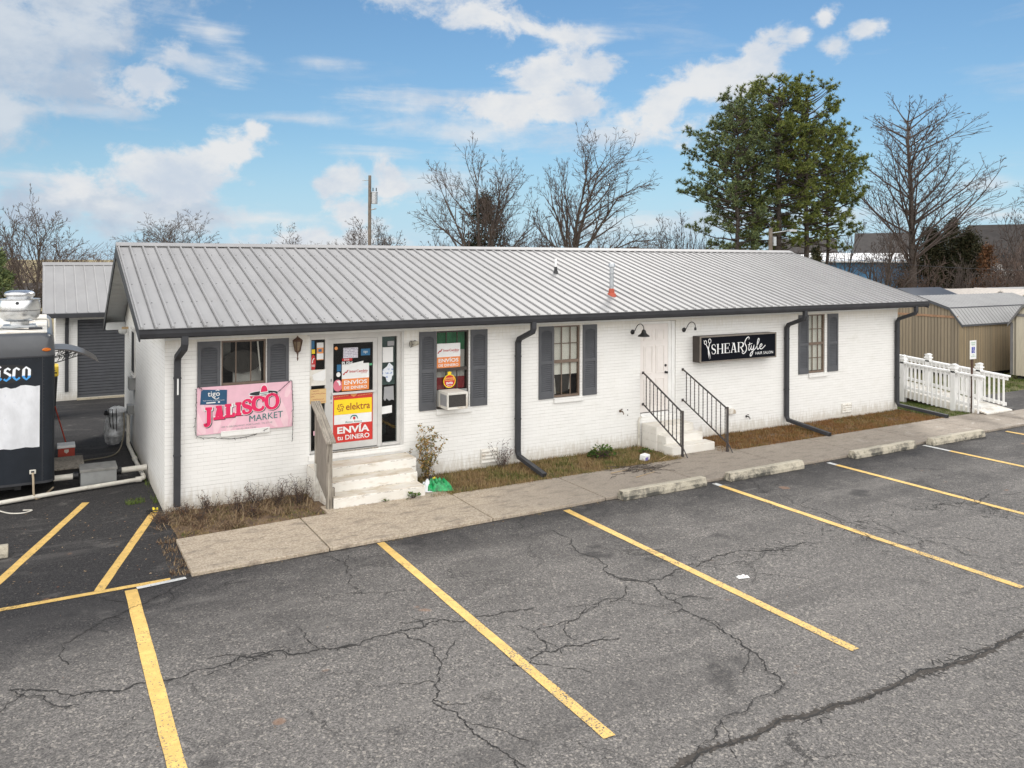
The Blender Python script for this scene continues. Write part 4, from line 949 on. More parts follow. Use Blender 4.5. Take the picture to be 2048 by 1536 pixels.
mb.build('painted_patch', mat('brushed_white_paint', (.70, .71, .74), .6, .12, 3, stain=(.34, .37, .46), st_amt=.6, st_scale=6, st_lo=.60, st_hi=.72, stretch=(1.4, 1, .7)), tr)
mb = MB(); mb.prism([(-2.42 + (.50 + .02 * math.sin(5*k)) * math.cos(k * .2618), 2.19 + (.165 + .012 * math.sin(7*k)) * math.sin(k * .2618)) for k in range(24)], FX(TY0), 0, .003); mb.build('black_spray_patch', M['black'], tr)
# blackletter word, white over blue
mt, N, b = base_mat('white_to_blue_lettering'); z = N.sep(N.new('ShaderNodeNewGeometry').outputs['Position'])[2]
N.link(N.mix(N.ss(z, 2.135, 2.15), (.06, .33, .75), (.85, .88, .92)), b.inputs['Base Color']); M['letter2'] = mt
mb = MB(); Yt = TY0 - .003
def bl(pts, w=.035): stroke(mb, pts, w, Yt, 0, .003, smooth=False)
bl([(-2.345, 2.255), (-2.30, 2.285), (-2.265, 2.255)]); bl([(-2.335, 2.265), (-2.345, 2.22), (-2.265, 2.165), (-2.275, 2.11)], .042); bl([(-2.36, 2.10), (-2.325, 2.07), (-2.27, 2.115)])
bl([(-2.205, 2.25), (-2.215, 2.12)], .045); bl([(-2.215, 2.25), (-2.17, 2.285), (-2.125, 2.25)]); bl([(-2.215, 2.12), (-2.17, 2.075), (-2.12, 2.115)])
bl([(-2.062, 2.25), (-2.066, 2.12)], .045); bl([(-1.975, 2.25), (-1.978, 2.12)], .045); bl([(-2.07, 2.245), (-2.025, 2.29), (-1.97, 2.245)]); bl([(-2.07, 2.12), (-2.02, 2.075), (-1.97, 2.125)])
bl([(-2.43, 2.26), (-2.435, 2.12)], .045); bl([(-2.46, 2.11), (-2.43, 2.075), (-2.395, 2.115)]); bl([(-2.45, 2.30), (-2.425, 2.325), (-2.405, 2.30)])
bl([(-2.60, 2.33), (-2.605, 2.12)], .045); bl([(-2.625, 2.11), (-2.595, 2.075), (-2.56, 2.11)])
mb.build('lettering', M['letter2'], tr, recalc=False)
mb = MB(); mb.lathe([(.055, 0), (.06, .012), (.04, .03)], (0, 0, 0), 18, axis='y')
mb.v = [Vector((v.x * 1.15 - 1.715, v.y + TY0 - .001, v.z * .55 + 2.585)) for v in mb.v]; mb.build('marker_light', mat('amber_lens', (.55, .14, .015), .2), tr, smooth='auto')
mb = MB(); mb.box(-1.97, -1.87, TY0 - .045, TY0, .40, .47); ol = mb.build('power_inlet', M['pvc'], tr, bevel=.006); mb = MB(); mb.box(-1.945, -1.895, TY0 - .049, TY0 - .045, .425, .455); mb.build('inlet_cover', M['trim'], ol)
for x in (-3.75, -1.95):
    for y in (4.3, 5.2): mb = MB(); mb.lathe([(.18, -.1), (.29, -.09), (.30, 0), (.29, .09), (.18, .1)], (x, y, .25), 20, axis='x'); mb.build('wheel', M['black'], tr, smooth='auto')
mb = MB(); mb.box(-3.6, -3.5, 2.2, 7.4, .1, .24); mb.box(-2.2, -2.1, 2.2, 7.4, .1, .24); mb.box(-3.6, -2.1, 2.3, 2.4, .1, .2); mb.build('chassis', M['black'], tr)
# curved door canopy on scroll brackets
mb = MB(); cy0, cy1 = 3.9, 5.1; arc = []
for k in range(11):
    t = k / 10; arc.append((-1.585 + .80 * t, 2.40 + .02 * math.sin(t * 2.2) - .31 * t ** 2.1))
mb.prism(arc + [(x, z - .018 - .02 * (1 - abs(i - 5) / 5)) for i, (x, z) in list(enumerate(arc))[::-1]], lambda u, v, w: (u, w, v), cy0, cy1)
can = mb.build('door_canopy', mat('smoked_canopy', (.11, .10, .095), .3), tr)
for y in (cy0 + .02, cy1 - .05):
    mb = MB(); q = lambda t: Vector((-1.585 + .80 * t, y, 2.40 + .02 * math.sin(t * 2.2) - .31 * t ** 2.1 - .04))
    mb.tube([(-1.58, y, 2.36), (-1.58, y, 2.12)], .012, 6); mb.tube([(-1.58, y, 2.13), (-1.45, y, 2.16), (-1.2, y, 2.24), q(.62)], .011, 6); mb.tube([(-1.58, y, 2.23), (-1.42, y, 2.26), (-1.25, y, 2.29), q(.5)], .010, 6)
    for k in range(4):
        x = -1.52 + .085 * k; mb.tube(catmull([(x, y, 2.16 + .02*k), (x + .04, y, 2.24 + .015*k), (x + .02, y, 2.29), (x + .08, y, 2.33)], 4), .008, 6)
        mb.tube([(x + .05 + .02 * math.cos(a * .785), y, 2.235 + .015*k + .02 * math.sin(a * .785)) for a in range(9)], .007, 6)
    mb.build('scroll_bracket', M['black'], can)
# exhaust fan on the trailer roof
fx, fy = -2.16, 3.45
mb = MB(); mb.lathe([(.30, .02), (.24, .05), (.16, .06), (.16, .17)], (fx, fy, 2.89), 24); 
fan = mb.build('exhaust_fan', M['steel_b'], tr, smooth='auto')
mb = MB(); mb.lathe([(.17, .12), (.25, .135), (.315, .20), (.343, .29), (.348, .36), (.345, .44), (.33, .52), (.322, .538), (.345, .54), (.345, .552), (.24, .552)], (fx, fy, 2.89), 32); mb.build('fan_bowl', M['steel_b'], fan, smooth='auto')
mb = MB(); mb.lathe([(.22, .553), (.23, .60), (.25, .60), (.255, .62), (.25, .66), (.22, .69), (.15, .71), (.02, .715)], (fx, fy, 2.89), 32); mb.build('fan_cap', M['steel_b'], fan, smooth='auto')
mb = MB(); mb.lathe([(.349, .33), (.353, .335), (.349, .34)], (fx, fy, 2.89), 32); mb.lathe([(.03, 0), (.03, .02), (.02, .03)], (fx - .03, fy - .325, 3.37), 14, axis='y'); mb.lathe([(.01, 0), (.01, .02)], (fx + .13, fy - .30, 3.22), 8, axis='y'); mb.build('fan_latch', M['trim'], fan)
mb = MB(); mb.box(fx - .27, fx + .27, fy - .27, fy + .27, 2.89, 2.945); mb.build('fan_curb', M['steel'], fan, bevel=.008)
mb = MB(); mb.tube(catmull([(fx + .25, fy + .1, 3.03), (-1.72, fy + .1, 3.03), (-1.68, fy + .1, 2.99), (-1.68, fy + .1, 2.86)], 5), .018, 8); mb.build('vent_conduit', M['pvc'], tr)
mb = MB(); mb.tube(catmull([(-2.55, 3.0, 2.90), (-2.4, 2.7, 2.93), (-2.0, 2.75, 2.90), (-1.8, 2.9, 2.915)], 6), .012, 6, 0); mb.box(-2.0, -1.78, 2.72, 2.95, 2.895, 2.93); mb.build('roof_cable', M['trim'], tr)
mb = MB(); mb.tube(catmull([(-1.92, TY0 - .05, .42), (-1.91, TY0 - .10, .30), (-1.90, TY0 - .12, .05), (-1.85, TY0 - .10, -.03), (-1.74, TY0 + .1, -.03), (-1.60, TY0 + .45, .0)], 6), .018, 8)
local(mb, 'trailer_cable', mat('tan_cable', (.40, .32, .22), .6), (-1.9, 1.95, -.05), 'tan power cable plugged into the trailer front, drooping to the ground', 'cable')
# pipes, grease trap and clutter in the gap
pl = thing('waste_pipe', (-1.3, 2.1, -.05), 'long white plastic pipe on the asphalt before the trailer and along the side wall', 'pipe')
mb = MB(); mb.tube([(-4.6, 1.45, .01), (-2.4, 1.82, .01), (-1.26, 2.10, .01), (-.20, 2.26, .02)], .038, 10); mb.build('front_run', M['pvc'], pl, smooth='auto')
mb = MB(); mb.tube(catmull([(-.21, 2.26, .02), (-.12, 2.28, .03), (-.09, 2.40, .04), (-.10, 3.3, .03), (-.11, 4.6, .04), (-.11, 5.35, .05), (-.11, 5.5, .10), (-.10, 5.55, .7)], 5), .04, 10); mb.build('side_run', M['pvc'], pl, smooth='auto')
mb = MB(); mb.lathe([(.052, -.05), (.052, .05)], (-.19, 2.265, .02), 12, axis='x'); mb.build('coupling', M['pvc'], pl)
mb = MB(); mb.lathe([(.052, -.05), (.052, .05)], (-.105, 4.0, .035), 12, axis='y'); mb.build('coupling', M['pvc'], pl)
gt = thing('grease_trap', (-.86, 2.6, -.05), 'grey sheet metal grease trap box between the trailer and the side wall', 'grease trap')
mb = MB(); mb.box(-1.16, -.56, 2.32, 2.82, -.05, .25); mb.build('tank', M['greybox'], gt, bevel=.006); mb = MB(); mb.box(-1.175, -.545, 2.305, 2.835, .25, .30); mb.box(-.89, -.83, 2.52, 2.6, .30, .315); mb.build('lid', mat('grey_lid', (.22, .215, .20), .6, .15, 6), gt, bevel=.006)
for a in ([(-1.6, 2.55, .15), (-1.27, 2.55, .15)], [(-.46, 2.55, .16), (-.02, 2.55, .17)]):
    mb = MB(); mb.tube(a, .055, 12); mb.build('drain_pipe', M['pvc'], gt, smooth='auto')
for a in (-1.235, -.507):
    mb = MB(); mb.lathe([(.068, -.045), (.068, -.012), (.06, -.01), (.06, .01), (.068, .012), (.068, .045)], (a, 2.55, .155), 14, axis='x'); mb.build('rubber_coupling', M['black'], gt, smooth='auto')
pb = thing('plywood_box', (-1.35, 3.2, -.05), 'low grey plywood box with a sheet on top beside the trailer', 'box')
mb = MB(); mb.box(-1.58, -1.12, 3.0, 3.9, -.05, .20); mb.build('crate', M['board'], pb); mb = MB(); mb.box(-1.58, -1.07, 2.93, 4.0, .201, .225); mb.build('top_sheet', M['oldwood'], pb)
fb = thing('oil_box', (-1.35, 4.5, -.05), 'red cardboard frying oil box with white top behind the plywood box', 'carton')
M['redbox'] = mat('red_cardboard', (.36, .045, .025), .6, .1)
mb = MB(); mb.box(-1.50, -1.20, 4.3, 4.65, -.05, .33); mb.build('carton', M['redbox'], fb); mb = MB(); mb.box(-1.52, -1.19, 4.28, 4.67, .331, .38); mb.build('flap', M['white'], fb, bevel=.01)
mb = MB(); add_text(mb, 'FRYING', -1.46, -1.24, .10, .15, 4.299); add_text(mb, 'OIL', -1.40, -1.30, .03, .08, 4.299); mb.prism([(-1.39, .30), (-1.31, .30), (-1.31, .25), (-1.35, .22), (-1.39, .25)], FX(4.3), 0, .002); mb.build('print', M['pvc'], fb)
br = thing('broom', (-1.45, 5.2, -.05), 'broom with a thin red handle leaning on the trailer side', 'broom')
mb = MB(); mb.tube([(-1.28, 5.1, .03), (-1.55, 5.3, 1.05)], .014, 8); mb.build('handle', M['redbox'], br); mb = MB(); mb.box(-1.38, -1.18, 5.0, 5.14, -.05, .03); mb.build('head', M['black'], br)
tb = thing('meter_cover', (-.33, 5.85, 0), 'crumpled silver grey plastic sheet tied over a meter by the side wall', 'tarp')
mb = MB(); prof = [(.11, -.02), (.17, .06), (.205, .18), (.20, .32), (.225, .46), (.19, .60), (.215, .70), (.15, .78), (.05, .82)]; rr = random.Random(4); rings = []
for i, (r_, z) in enumerate(prof):
    rings.append([mb.vert((-.34 + r_ * 1.0 * math.cos(a * .314) * rr.uniform(.80, 1.18) + (.05 * (4 - i) * -.2 if i < 4 else .03), 5.85 + r_ * .8 * math.sin(a * .314) * rr.uniform(.88, 1.12), .03 + z + rr.uniform(-.015, .015))) for a in range(20)])
for a, b in zip(rings, rings[1:]):
    for j in range(20): mb.f.append([a[j], a[(j+1) % 20], b[(j+1) % 20], b[j]]); mb.m.append(0)
mb.f.append(rings[-1]); mb.m.append(0); mb.build('sheet', mat('silver_plastic', (.46, .47, .48), .35, .4, 7, bump=.9, bs=10), tb)
mb = MB()
for k in range(3): mb.tube(catmull([(-.5 + .08*k, 5.66, .83), (-.48 + .07*k, 5.64, .6 - .05*k), (-.45 + .06*k, 5.65, .42 - .05 * k)], 4), .008, 6)
mb.lathe([(.05, 0), (.03, .1)], (-.54, 5.7, .70), 8); mb.build('tie', M['black'], tb)
mb = MB(); mb.box(-.13, -.002, 5.35, 5.70, .72, .92); ub = local(mb, 'utility_box', M['greybox'], (-.06, 5.5, .8), 'small grey utility box fixed to the side wall above a white conduit', 'utility box', bevel=.008)
mb = MB(); mb.tube(catmull([(-.2, 5.5, .75), (-.22, 5.3, .3), (-.4, 4.9, -.02), (-1.0, 4.6, -.03), (-1.5, 4.4, -.03)], 6), .016, 6); local(mb, 'garden_hose', mat('dull_hose', (.16, .14, .10), .6), (-.6, 4.9, -.05), 'dull brown hose trailing across the asphalt from the utility box', 'hose')
wc = thing('trash_cart', (-1.72, 10.3, -.05), 'black wheeled trash cart with yellow lid half hidden behind the trailer', 'trash cart')
mb = MB(); mb.prism([(-2.0, -.02), (-1.50, -.02), (-1.44, 1.08), (-2.06, 1.08)], lambda u, v, w: (u, w, v), 10.0, 10.6); mb.build('bin', M['black'], wc, bevel=.03); mb = MB(); mb.box(-2.08, -1.42, 9.97, 10.62, 1.085, 1.36); mb.build('lid', mat('yellow_plastic', (.72, .50, .05), .5, .1), wc, bevel=.03)
mb = MB(); mb.box(-1.75, -1.46, 9.962, 9.968, 1.17, 1.20); mb.box(-1.70, -1.5, 9.962, 9.968, 1.24, 1.26); mb.build('mark', M['black'], wc)
mb = MB(); mb.tube(catmull([(-2.45, 1.55, -.03), (-2.25, 1.25, -.035), (-2.05, 1.15, -.035), (-1.92, 1.25, -.035), (-2.05, 1.32, -.035)], 6), .011, 6); local(mb, 'loose_cable', M['pvc'], (-2.2, 1.3, -.05), 'loose white cord curled on the asphalt in front of the trailer', 'cord')

# ------------------------------------------------------------------ steps and rails
mb = MB(); S = lambda x0, x1, y0, z: mb.box(x0, x1, y0, -.004, -.12, z)
def steps(name, levels, label):
    m = MB()
    for k, (x0, x1, y0, y1, z) in enumerate(levels): m.box(x0, x1, y0, y1, -.12, z)
    return local(m, name, M['step'] if levels[0][0] < 5 else M['step_clean'], ((levels[0][0] + levels[0][1]) / 2, -.6, 0), label, 'steps', 'concrete entrance steps', bevel=.018)
steps('entrance_steps', [(2.50, 4.18, -1.27, -.89, .17), (2.46, 4.19, -.89, -.53, .335), (2.38, 4.32, -.53, -.04, .50)], 'wide weathered white concrete steps up to the poster covered shop door')
steps('entrance_steps', [(10.03, 11.26, -1.15, -.83, .17), (10.12, 11.20, -.83, -.55, .335), (10.08, 11.18, -.55, -.035, .50)], 'white concrete steps between the two iron handrails below the salon door')
wr = thing('wooden_handrail', (2.44, -.8, 0), 'weathered grey wooden handrail with sloping cap beside the shop steps', 'handrail')
mb = MB(); mb.box(2.395, 2.485, -1.235, -1.145, -.05, 1.19); mb.build('post', M['oldwood'], wr, bevel=.006)
mb = MB(); mb.box(2.395, 2.485, -.56, -.47, .45, 1.58); mb.build('post', M['oldwood'], wr, bevel=.006)
mb = MB(); mb.box(2.39, 2.49, -.565, -.465, .05, .62); mb.build('painted_post_base', M['oldwood_p'], wr)
mb = MB(); mb.prism([(-.36, 1.69), (-1.30, 1.145), (-1.30, 1.105), (-.36, 1.65)], lambda u, v, w: (w, u, v), 2.355, 2.525); mb.build('cap', M['oldwood_cap'], wr, bevel=.004)
mb = MB(); mb.prism([(-.47, 1.58), (-1.145, 1.19), (-1.145, .12), (-.47, .45)], lambda u, v, w: (w, u, v), 2.405, 2.43); mb.build('side_board', wood_mat('grey_boards', (.17, .145, .12), (.30, .27, .23), (3, 14, 1)), wr)
mb = MB(); mb.box(2.485, 2.53, -1.22, -1.16, .20, .34); mb.build('block', M['oldwood'], wr)
def iron_rail(x, yp, label):
    t = thing('iron_handrail', (x, -.7, 0), label, 'handrail', 'wrought iron handrails at the salon steps')
    top = lambda f: Vector((x, -.02 + (yp + .02) * f, 1.64 + (.94 - 1.64) * f)); low = lambda f: Vector((x, -.02 + (yp + .02) * f, .92 + (.19 - .92) * f))
    m = MB(); m.duct([top(0), top(1)], .034, .022); m.build('top_rail', M['iron'], t); m = MB(); m.duct([low(0), low(1)], .03, .02); m.build('bottom_rail', M['iron'], t)
    m = MB(); m.box(x - .02, x + .02, yp - .02, yp + .02, .0, .985); m.box(x - .025, x + .025, yp - .025, yp + .025, .0, .05); m.tube([(x, yp, .22), (x + .02, yp - .14, .0)], .012, 6); m.build('post', M['iron'], t)
    n = 10
    for k in range(n):
        f = (k + .8) / (n + .3); a, b = low(f), top(f); m = MB(); seg = 26; pr = None
        for i in range(seg + 1):                                    # twisted square bar
            z = a.z + (b.z - a.z) * i / seg; tw = i * .62; s = .0085
            ring = [m.vert((a.x + s * 1.414 * math.cos(tw + j * 1.5708), a.y, z) if False else (a.x + s * 1.414 * math.cos(tw + j * 1.5708), a.y + s * 1.414 * math.sin(tw + j * 1.5708), z)) for j in range(4)]
            if pr:
                for j in range(4): m.f.append([pr[j], pr[(j+1) % 4], ring[(j+1) % 4], ring[j]]); m.m.append(0)
            pr = ring
        m.build('baluster', M['iron'], t)
    m = MB()
    for p in (top(0), low(0)): m.box(x - .03, x + .03, -.012, -.001, p.z - .03, p.z + .03)
    m.build('wall_plate', M['iron'], t)
iron_rail(10.14, -1.34, 'dark wrought iron handrail on the left of the salon steps, under the shaded lamp')
iron_rail(11.33, -1.46, 'dark wrought iron handrail on the right of the salon steps, nearer the salon sign')

# ------------------------------------------------------------------ wheel stops
def wheel_stop(x0, x1, y, label, ang=0.0):
    m = MB(); cx = (x0 + x1) / 2; L = (x1 - x0) / 2
    prof = [(-.10, 0), (.10, 0), (.10, .07), (.06, .165), (-.06, .165), (-.10, .07)]
    n = 9; rings = []
    for k in range(n + 1):
        u = -L + 2 * L * k / n
        rings.append([m.vert((cx + u * math.cos(ang) - (v + rng.uniform(-.004, .004)) * math.sin(ang), y + u * math.sin(ang) + v, ZA + .002 + w + (rng.uniform(-.005, .004) if w > .04 else 0))) for v, w in prof])
    for a, b in zip(rings, rings[1:]):
        for j in range(6): m.f.append([a[j], a[(j+1) % 6], b[(j+1) % 6], b[j]]); m.m.append(0)
    m.f.append(rings[0][::-1]); m.m.append(0); m.f.append(rings[-1]); m.m.append(0)
    return local(m, 'wheel_stop', M['stop'], (cx, y, ZA), label, 'wheel stop', 'concrete wheel stops', bevel=.012)
wheel_stop(7.15, 9.12, -3.08, 'concrete wheel stop nearest the left iron handrail, with dark stains on its face')
wheel_stop(9.72, 11.78, -3.09, 'concrete wheel stop straight in front of the right iron handrail')
wheel_stop(13.38, 15.5, -3.08, 'concrete wheel stop in front of the salon window with the second downspout', .004)
wheel_stop(16.05, 18.1, -3.14, 'concrete wheel stop farthest right, before the downspout at the wall end', -.004)
wheel_stop(-4.3, -2.185, -.98, 'concrete wheel stop beside the slanted yellow line, cut off by the left picture edge')
# ------------------------------------------------------------------ wall lamps
def sconce(x, z):
    t = thing('wall_lantern', (x, 0, z), 'rusty brown carriage lantern on the white wall between window and shop door', 'wall lamp')
    m = MB(); m.lathe([(.035, 0), (.04, .012), (.02, .03)], (x, -.001, z), 12, axis='y'); m.tube(catmull([(x, -.02, z - .02), (x, -.06, z - .10), (x, -.11, z - .06), (x, -.11, z + .0)], 5), .009, 6); m.lathe([(.004, -.34), (.016, -.30), (.008, -.27), (.014, -.2), (.02, -.17)], (x, -.11, z + .11), 8); m.build('bracket', M['rust'], t)
    m = MB(); m.lathe([(.028, -.19), (.05, -.17), (.05, -.16), (.03, -.155)], (x, -.11, z + .11), 6); m.lathe([(.03, .005), (.09, .01), (.092, .03), (.06, .055), (.02, .085), (.008, .11)], (x, -.11, z + .11), 6)
    for a in range(6): m.tube([(x + .048 * math.cos(a * 1.0472), -.11 + .048 * math.sin(a * 1.0472), z - .055), (x + .084 * math.cos(a * 1.0472), -.11 + .084 * math.sin(a * 1.0472), z + .125)], .007, 5)
    m.build('lantern_cage', M['rust'], t); m = MB(); m.lathe([(.043, -.158), (.076, .008)], (x, -.11, z + .11), 6); m.build('lantern_glass', mat('amber_seeded_glass', (.20, .15, .10), .25, .3, 30), t)
M['rust'] = mat('rusted_brown_metal', (.085, .045, .03), .7, .35, 20)
sconce(2.19, 2.62)
def goose(x, z, shade, label):
    t = thing('gooseneck_lamp', (x, 0, z), label, 'wall lamp', 'black gooseneck lamps by the salon door')
    m = MB(); m.lathe([(.055, 0), (.055, .015), (.03, .03)], (x, -.001, z), 18, axis='y'); m.build('wall_plate', M['black'], t, smooth='auto')
    dx, dy = .02, -.30
    m = MB(); m.tube(catmull([(x, -.02, z), (x + .01, -.07, z + .03), (x + .03, -.15, z + .16), (x + .055, -.24, z + .195), (x + .07, -.31, z + .14), (x + .07, -.32, z + .05)], 6), .0095, 8); m.lathe([(.022, -.04), (.028, -.035), (.028, .015), (.018, .03)], (x + .07, -.32, z + .05), 14); m.build('gooseneck', M['black'], t, smooth='auto')
    if shade:
        m = MB(); m.lathe([(.03, .02), (.045, .0), (.055, -.04), (.075, -.07), (.12, -.10), (.135, -.13), (.128, -.13), (.11, -.105), (.05, -.05)], (x + .07, -.32, z + .05), 22); m.build('lamp_shade', M['black'], t, smooth='auto')
goose(9.83, 2.585, True, 'black gooseneck lamp with bell shade to the left of the salon door'); goose(11.36, 2.575, False, 'black gooseneck lamp with no shade above the salon sign corner')
fl = thing('flood_light', (4.47, 0, 2.6), 'old grey wire guarded flood lamp right of the shop door', 'wall lamp')
m = MB(); m.lathe([(.03, 0), (.03, .02)], (4.50, -.001, 2.62), 10, axis='y'); m.tube([(4.50, -.02, 2.62), (4.50, -.09, 2.60), (4.45, -.12, 2.585)], .012, 6); m.build('bracket', M['greybox'], fl)
m = MB(); m.tube([(4.52, -.10, 2.60), (4.37, -.15, 2.59)], [.04, .055], 12); m.build('lamp_body', mat('dull_lens', (.42, .39, .32), .35, .2, 20), fl)
m = MB()
for a in range(4): m.tube([(4.53, -.10 + .03 * math.cos(a * 1.57), 2.60 + .03 * math.sin(a * 1.57)), (4.35, -.155 + .062 * math.cos(a * 1.57), 2.59 + .062 * math.sin(a * 1.57))], .005, 5)
m.tube([(4.35, -.155 + .062 * math.cos(a * .524), 2.59 + .062 * math.sin(a * .524)) for a in range(13)], .005, 5); m.build('wire_guard', M['trim'], fl)
sl = thing('security_light', (-.12, 6.9, 2.45), 'round security light under the rear end of the gable eave', 'wall lamp')
m = MB(); m.lathe([(.09, 0), (.10, -.04), (.08, -.10), (.04, -.12)], (-.12, 6.9, 2.52), 14); m.build('globe', mat('clear_globe', (.5, .5, .48), .2), sl, smooth='auto'); m = MB(); m.box(-.14, -.001, 6.85, 6.95, 2.52, 2.57); m.build('bracket', M['tan'], sl)

# ------------------------------------------------------------------ signs and posters
def col(name, c, r=.5, **k): M[name] = mat(name, c, r, .05, **k); return M[name]
col('pink', (.76, .46, .54)); col('pink_pale', (.80, .55, .60)); col('magenta', (.70, .012, .10)); col('ink', (.012, .02, .025)); col('paper', (.76, .76, .75)); col('teal', (.012, .17, .16)); col('tigo', (.012, .075, .16)); col('orange', (.74, .235, .06)); col('orange2', (.76, .30, .09))
col('red', (.56, .028, .02)); col('yellowp', (.86, .62, .012)); col('rednavy', (.45, .03, .03)); col('signblack', (.006, .007, .011), .8, spec=.08); col('signwhite', (.82, .82, .82)); col('brownred', (.30, .03, .015)); col('bluesign', (.05, .07, .36)); col('kraft', (.62, .42, .19), stain=(.4, .25, .1), st_amt=.4)
col('pinkdisc', (.62, .16, .22)); col('signgreen', (.08, .33, .16)); col('fire', (.50, .02, .02)); col('bluep', (.02, .13, .27)); col('midgrey', (.30, .30, .31))
ban = thing('pink_banner', (1.31, -.04, 1.62), 'pink market banner with red sombrero lettering under the leftmost window', 'banner')
mb = MB(); mb.box(.50, 2.115, -.042, -.036, 1.215, 2.025); mb.build('panel', M['pink'], ban)
Yb = -.042
mb = MB()                                                           # pale agave leaves printed on the pink
for (cx, cz, L, a, w) in ((.62, 1.22, .45, 112, .13), (.80, 1.22, .50, 80, .13), (.98, 1.22, .36, 55, .10), (.56, 1.22, .30, 140, .06), (2.0, 1.22, .52, 100, .14), (1.84, 1.22, .40, 125, .10), (2.07, 1.25, .5, 75, .05), (1.55, 1.85, .22, 60, .07), (2.0, 1.75, .28, 70, .10), (.60, 1.62, .3, 100, .06)):
    ca, sa = math.cos(R(a)), math.sin(R(a)); pts = []
    for t, s in ((0, .25), (.3, .5), (.6, .4), (1, 0), (.6, -.4), (.3, -.5), (0, -.25)):
        px, pz = cx + L*t*ca - w*s*sa, cz + L*t*sa + w*s*ca
        pts.append((min(max(px, .505), 2.11), min(max(pz, 1.22), 2.02)))
    piece(mb, pts, Yb, 0, .0012)
mb.build('leaf_print', M['pink_pale'], ban)
mb = MB(); piece(mb, [(.55, 1.735), (.985, 1.70), (.99, 1.955), (.60, 1.985), (.565, 1.96)], Yb, 0, .006); tg = mb.build('corner_placard', M['tigo'], ban)
mb = MB(); add_text(mb, 'tigo', .67, .87, 1.835, 1.945, Yb - .009, bold=.01); stroke(mb, [(.765, 1.838), (.795, 1.815), (.83, 1.815), (.855, 1.835)], .012, Yb - .009); stroke(mb, [(.80, 1.952), (.83, 1.965), (.86, 1.952)], .012, Yb - .009)
add_text(mb, 'Cada momento, un momento grande', .595, .945, 1.785, 1.806, Yb - .009, rise=-.01); mb.box(.65, .80, Yb - .011, Yb - .009, 1.745, 1.765); mb.box(.84, .87, Yb - .011, Yb - .009, 1.745, 1.768); mb.build('print', M['paper'], tg)
# JALISCO in slab letters climbing to the right: white outline, dark drop shadow, red face
L = [('J', .625, .105), ('A', .765, .185), ('L', .955, .165), ('I', 1.125, .105), ('S', 1.24, .165), ('C', 1.41, .205), ('O', 1.63, .245)]
for mname, dx, dz, grow, yy in (('ink', .014, -.013, .008, Yb - .002), ('paper', 0, 0, .009, Yb - .006), ('magenta', 0, 0, 0, Yb - .010)):
    mb = MB()
    for i, (ch, x, w) in enumerate(L):
        z = (1.38, 1.455, 1.475, 1.495, 1.52, 1.555, 1.565)[i]; h = (.30, .24, .235, .23, .235, .235, .265)[i]
        serif_glyph(mb, ch, x + dx, z + dz, w, h, yy, 0, .072 + 2*grow, .046 + 2*grow, .017 + grow, .0015)
    mb.build('lettering_' + {'ink': 'shadow', 'paper': 'outline', 'magenta': 'face'}[mname], M[mname], ban)
mb = MB()                                                           # sombrero
piece(mb, disc(1.61, 1.845, .26, .055), Yb, 0, .002); mb.build('hat_outline', M['paper'], ban)
mb = MB(); piece(mb, disc(1.61, 1.85, .245, .040), Yb, 0, .0055); piece(mb, [(1.55, 1.83), (1.68, 1.84), (1.68, 1.85), (1.55, 1.84)], Yb, 0, .0065); mb.build('hat_brim', M['ink'], ban)
mb = MB(); piece(mb, [(1.535, 1.82), (1.695, 1.83), (1.685, 1.88), (1.672, 1.945), (1.65, 1.985), (1.615, 2.0), (1.58, 1.985), (1.555, 1.94), (1.545, 1.88)], Yb, 0, .0095)
mb.build('hat_crown_outline', M['paper'], ban)
mb = MB(); piece(mb, [(1.556, 1.872), (1.676, 1.88), (1.664, 1.94), (1.645, 1.975), (1.615, 1.988), (1.585, 1.975), (1.565, 1.935)], Yb, 0, .0135)
for k in range(7):
    x = 1.40 + .065 * k; z = 1.775 - .012 * math.sin(k / 6 * math.pi) + .004 * k
    if k not in (2, 3): piece(mb, [(x - .03, z + .035), (x, z - .015), (x + .03, z + .038)], Yb, 0, .0075)
mb.build('hat_print', M['magenta'], ban)
mb = MB()
for k in range(7): piece(mb, [(1.547 + .02*k, 1.838 + .0012*k), (1.566 + .02*k, 1.839 + .0012*k), (1.557 + .02*k, 1.862 + .0012*k)], Yb, 0, .0135)
mb.build('hat_band', M['teal'], ban)
mb = MB(); add_text(mb, 'MARKET', 1.365, 1.945, 1.365, 1.475, Yb - .004, rise=.035, bold=.0); mb.build('lettering', M['teal'], ban)
mb = MB(); add_text(mb, '459 N BROADWAY, PORTLAND, TN 37148', .895, 1.76, 1.297, 1.332, Yb - .002, rise=.006); add_text(mb, '(615) 323-7542', 1.15, 1.485, 1.243, 1.277, Yb - .002); mb.build('small_print', M['midgrey'], ban)
# fairy lights round the banner
mb = MB(); rr = random.Random(3)
path = [(2.09, -.05, 2.05), (1.95, -.055, 1.93), (1.82, -.06, 1.82)]; runs = [path, [(2.10, -.052, 2.03), (2.125, -.052, 1.6), (2.12, -.052, 1.2), (2.12, -.03, .95)], [(.52, -.06, 2.05), (.58, -.06, 1.99)], [(.488, -.05, 2.0), (.485, -.05, 1.6), (.49, -.05, 1.22), (.80, -.03, 1.14), (1.15, -.03, 1.10), (1.45, -.03, 1.13), (1.68, -.05, 1.22)]]
for r_ in runs:
    P = catmull(r_, 10); mb.tube([p + Vector((rr.uniform(-.006, .006), 0, rr.uniform(-.006, .006))) for p in P], .0045, 5)
    for p in P[::3]:
        d = Vector((rr.uniform(-.03, .03), -.01, rr.uniform(-.035, .01))); mb.tube([p, p + d], .004, 4)
local(mb, 'string_lights', M['trim'], (1.3, -.04, 1.6), 'thin dark string of fairy lights looped around the pink banner', 'string lights')
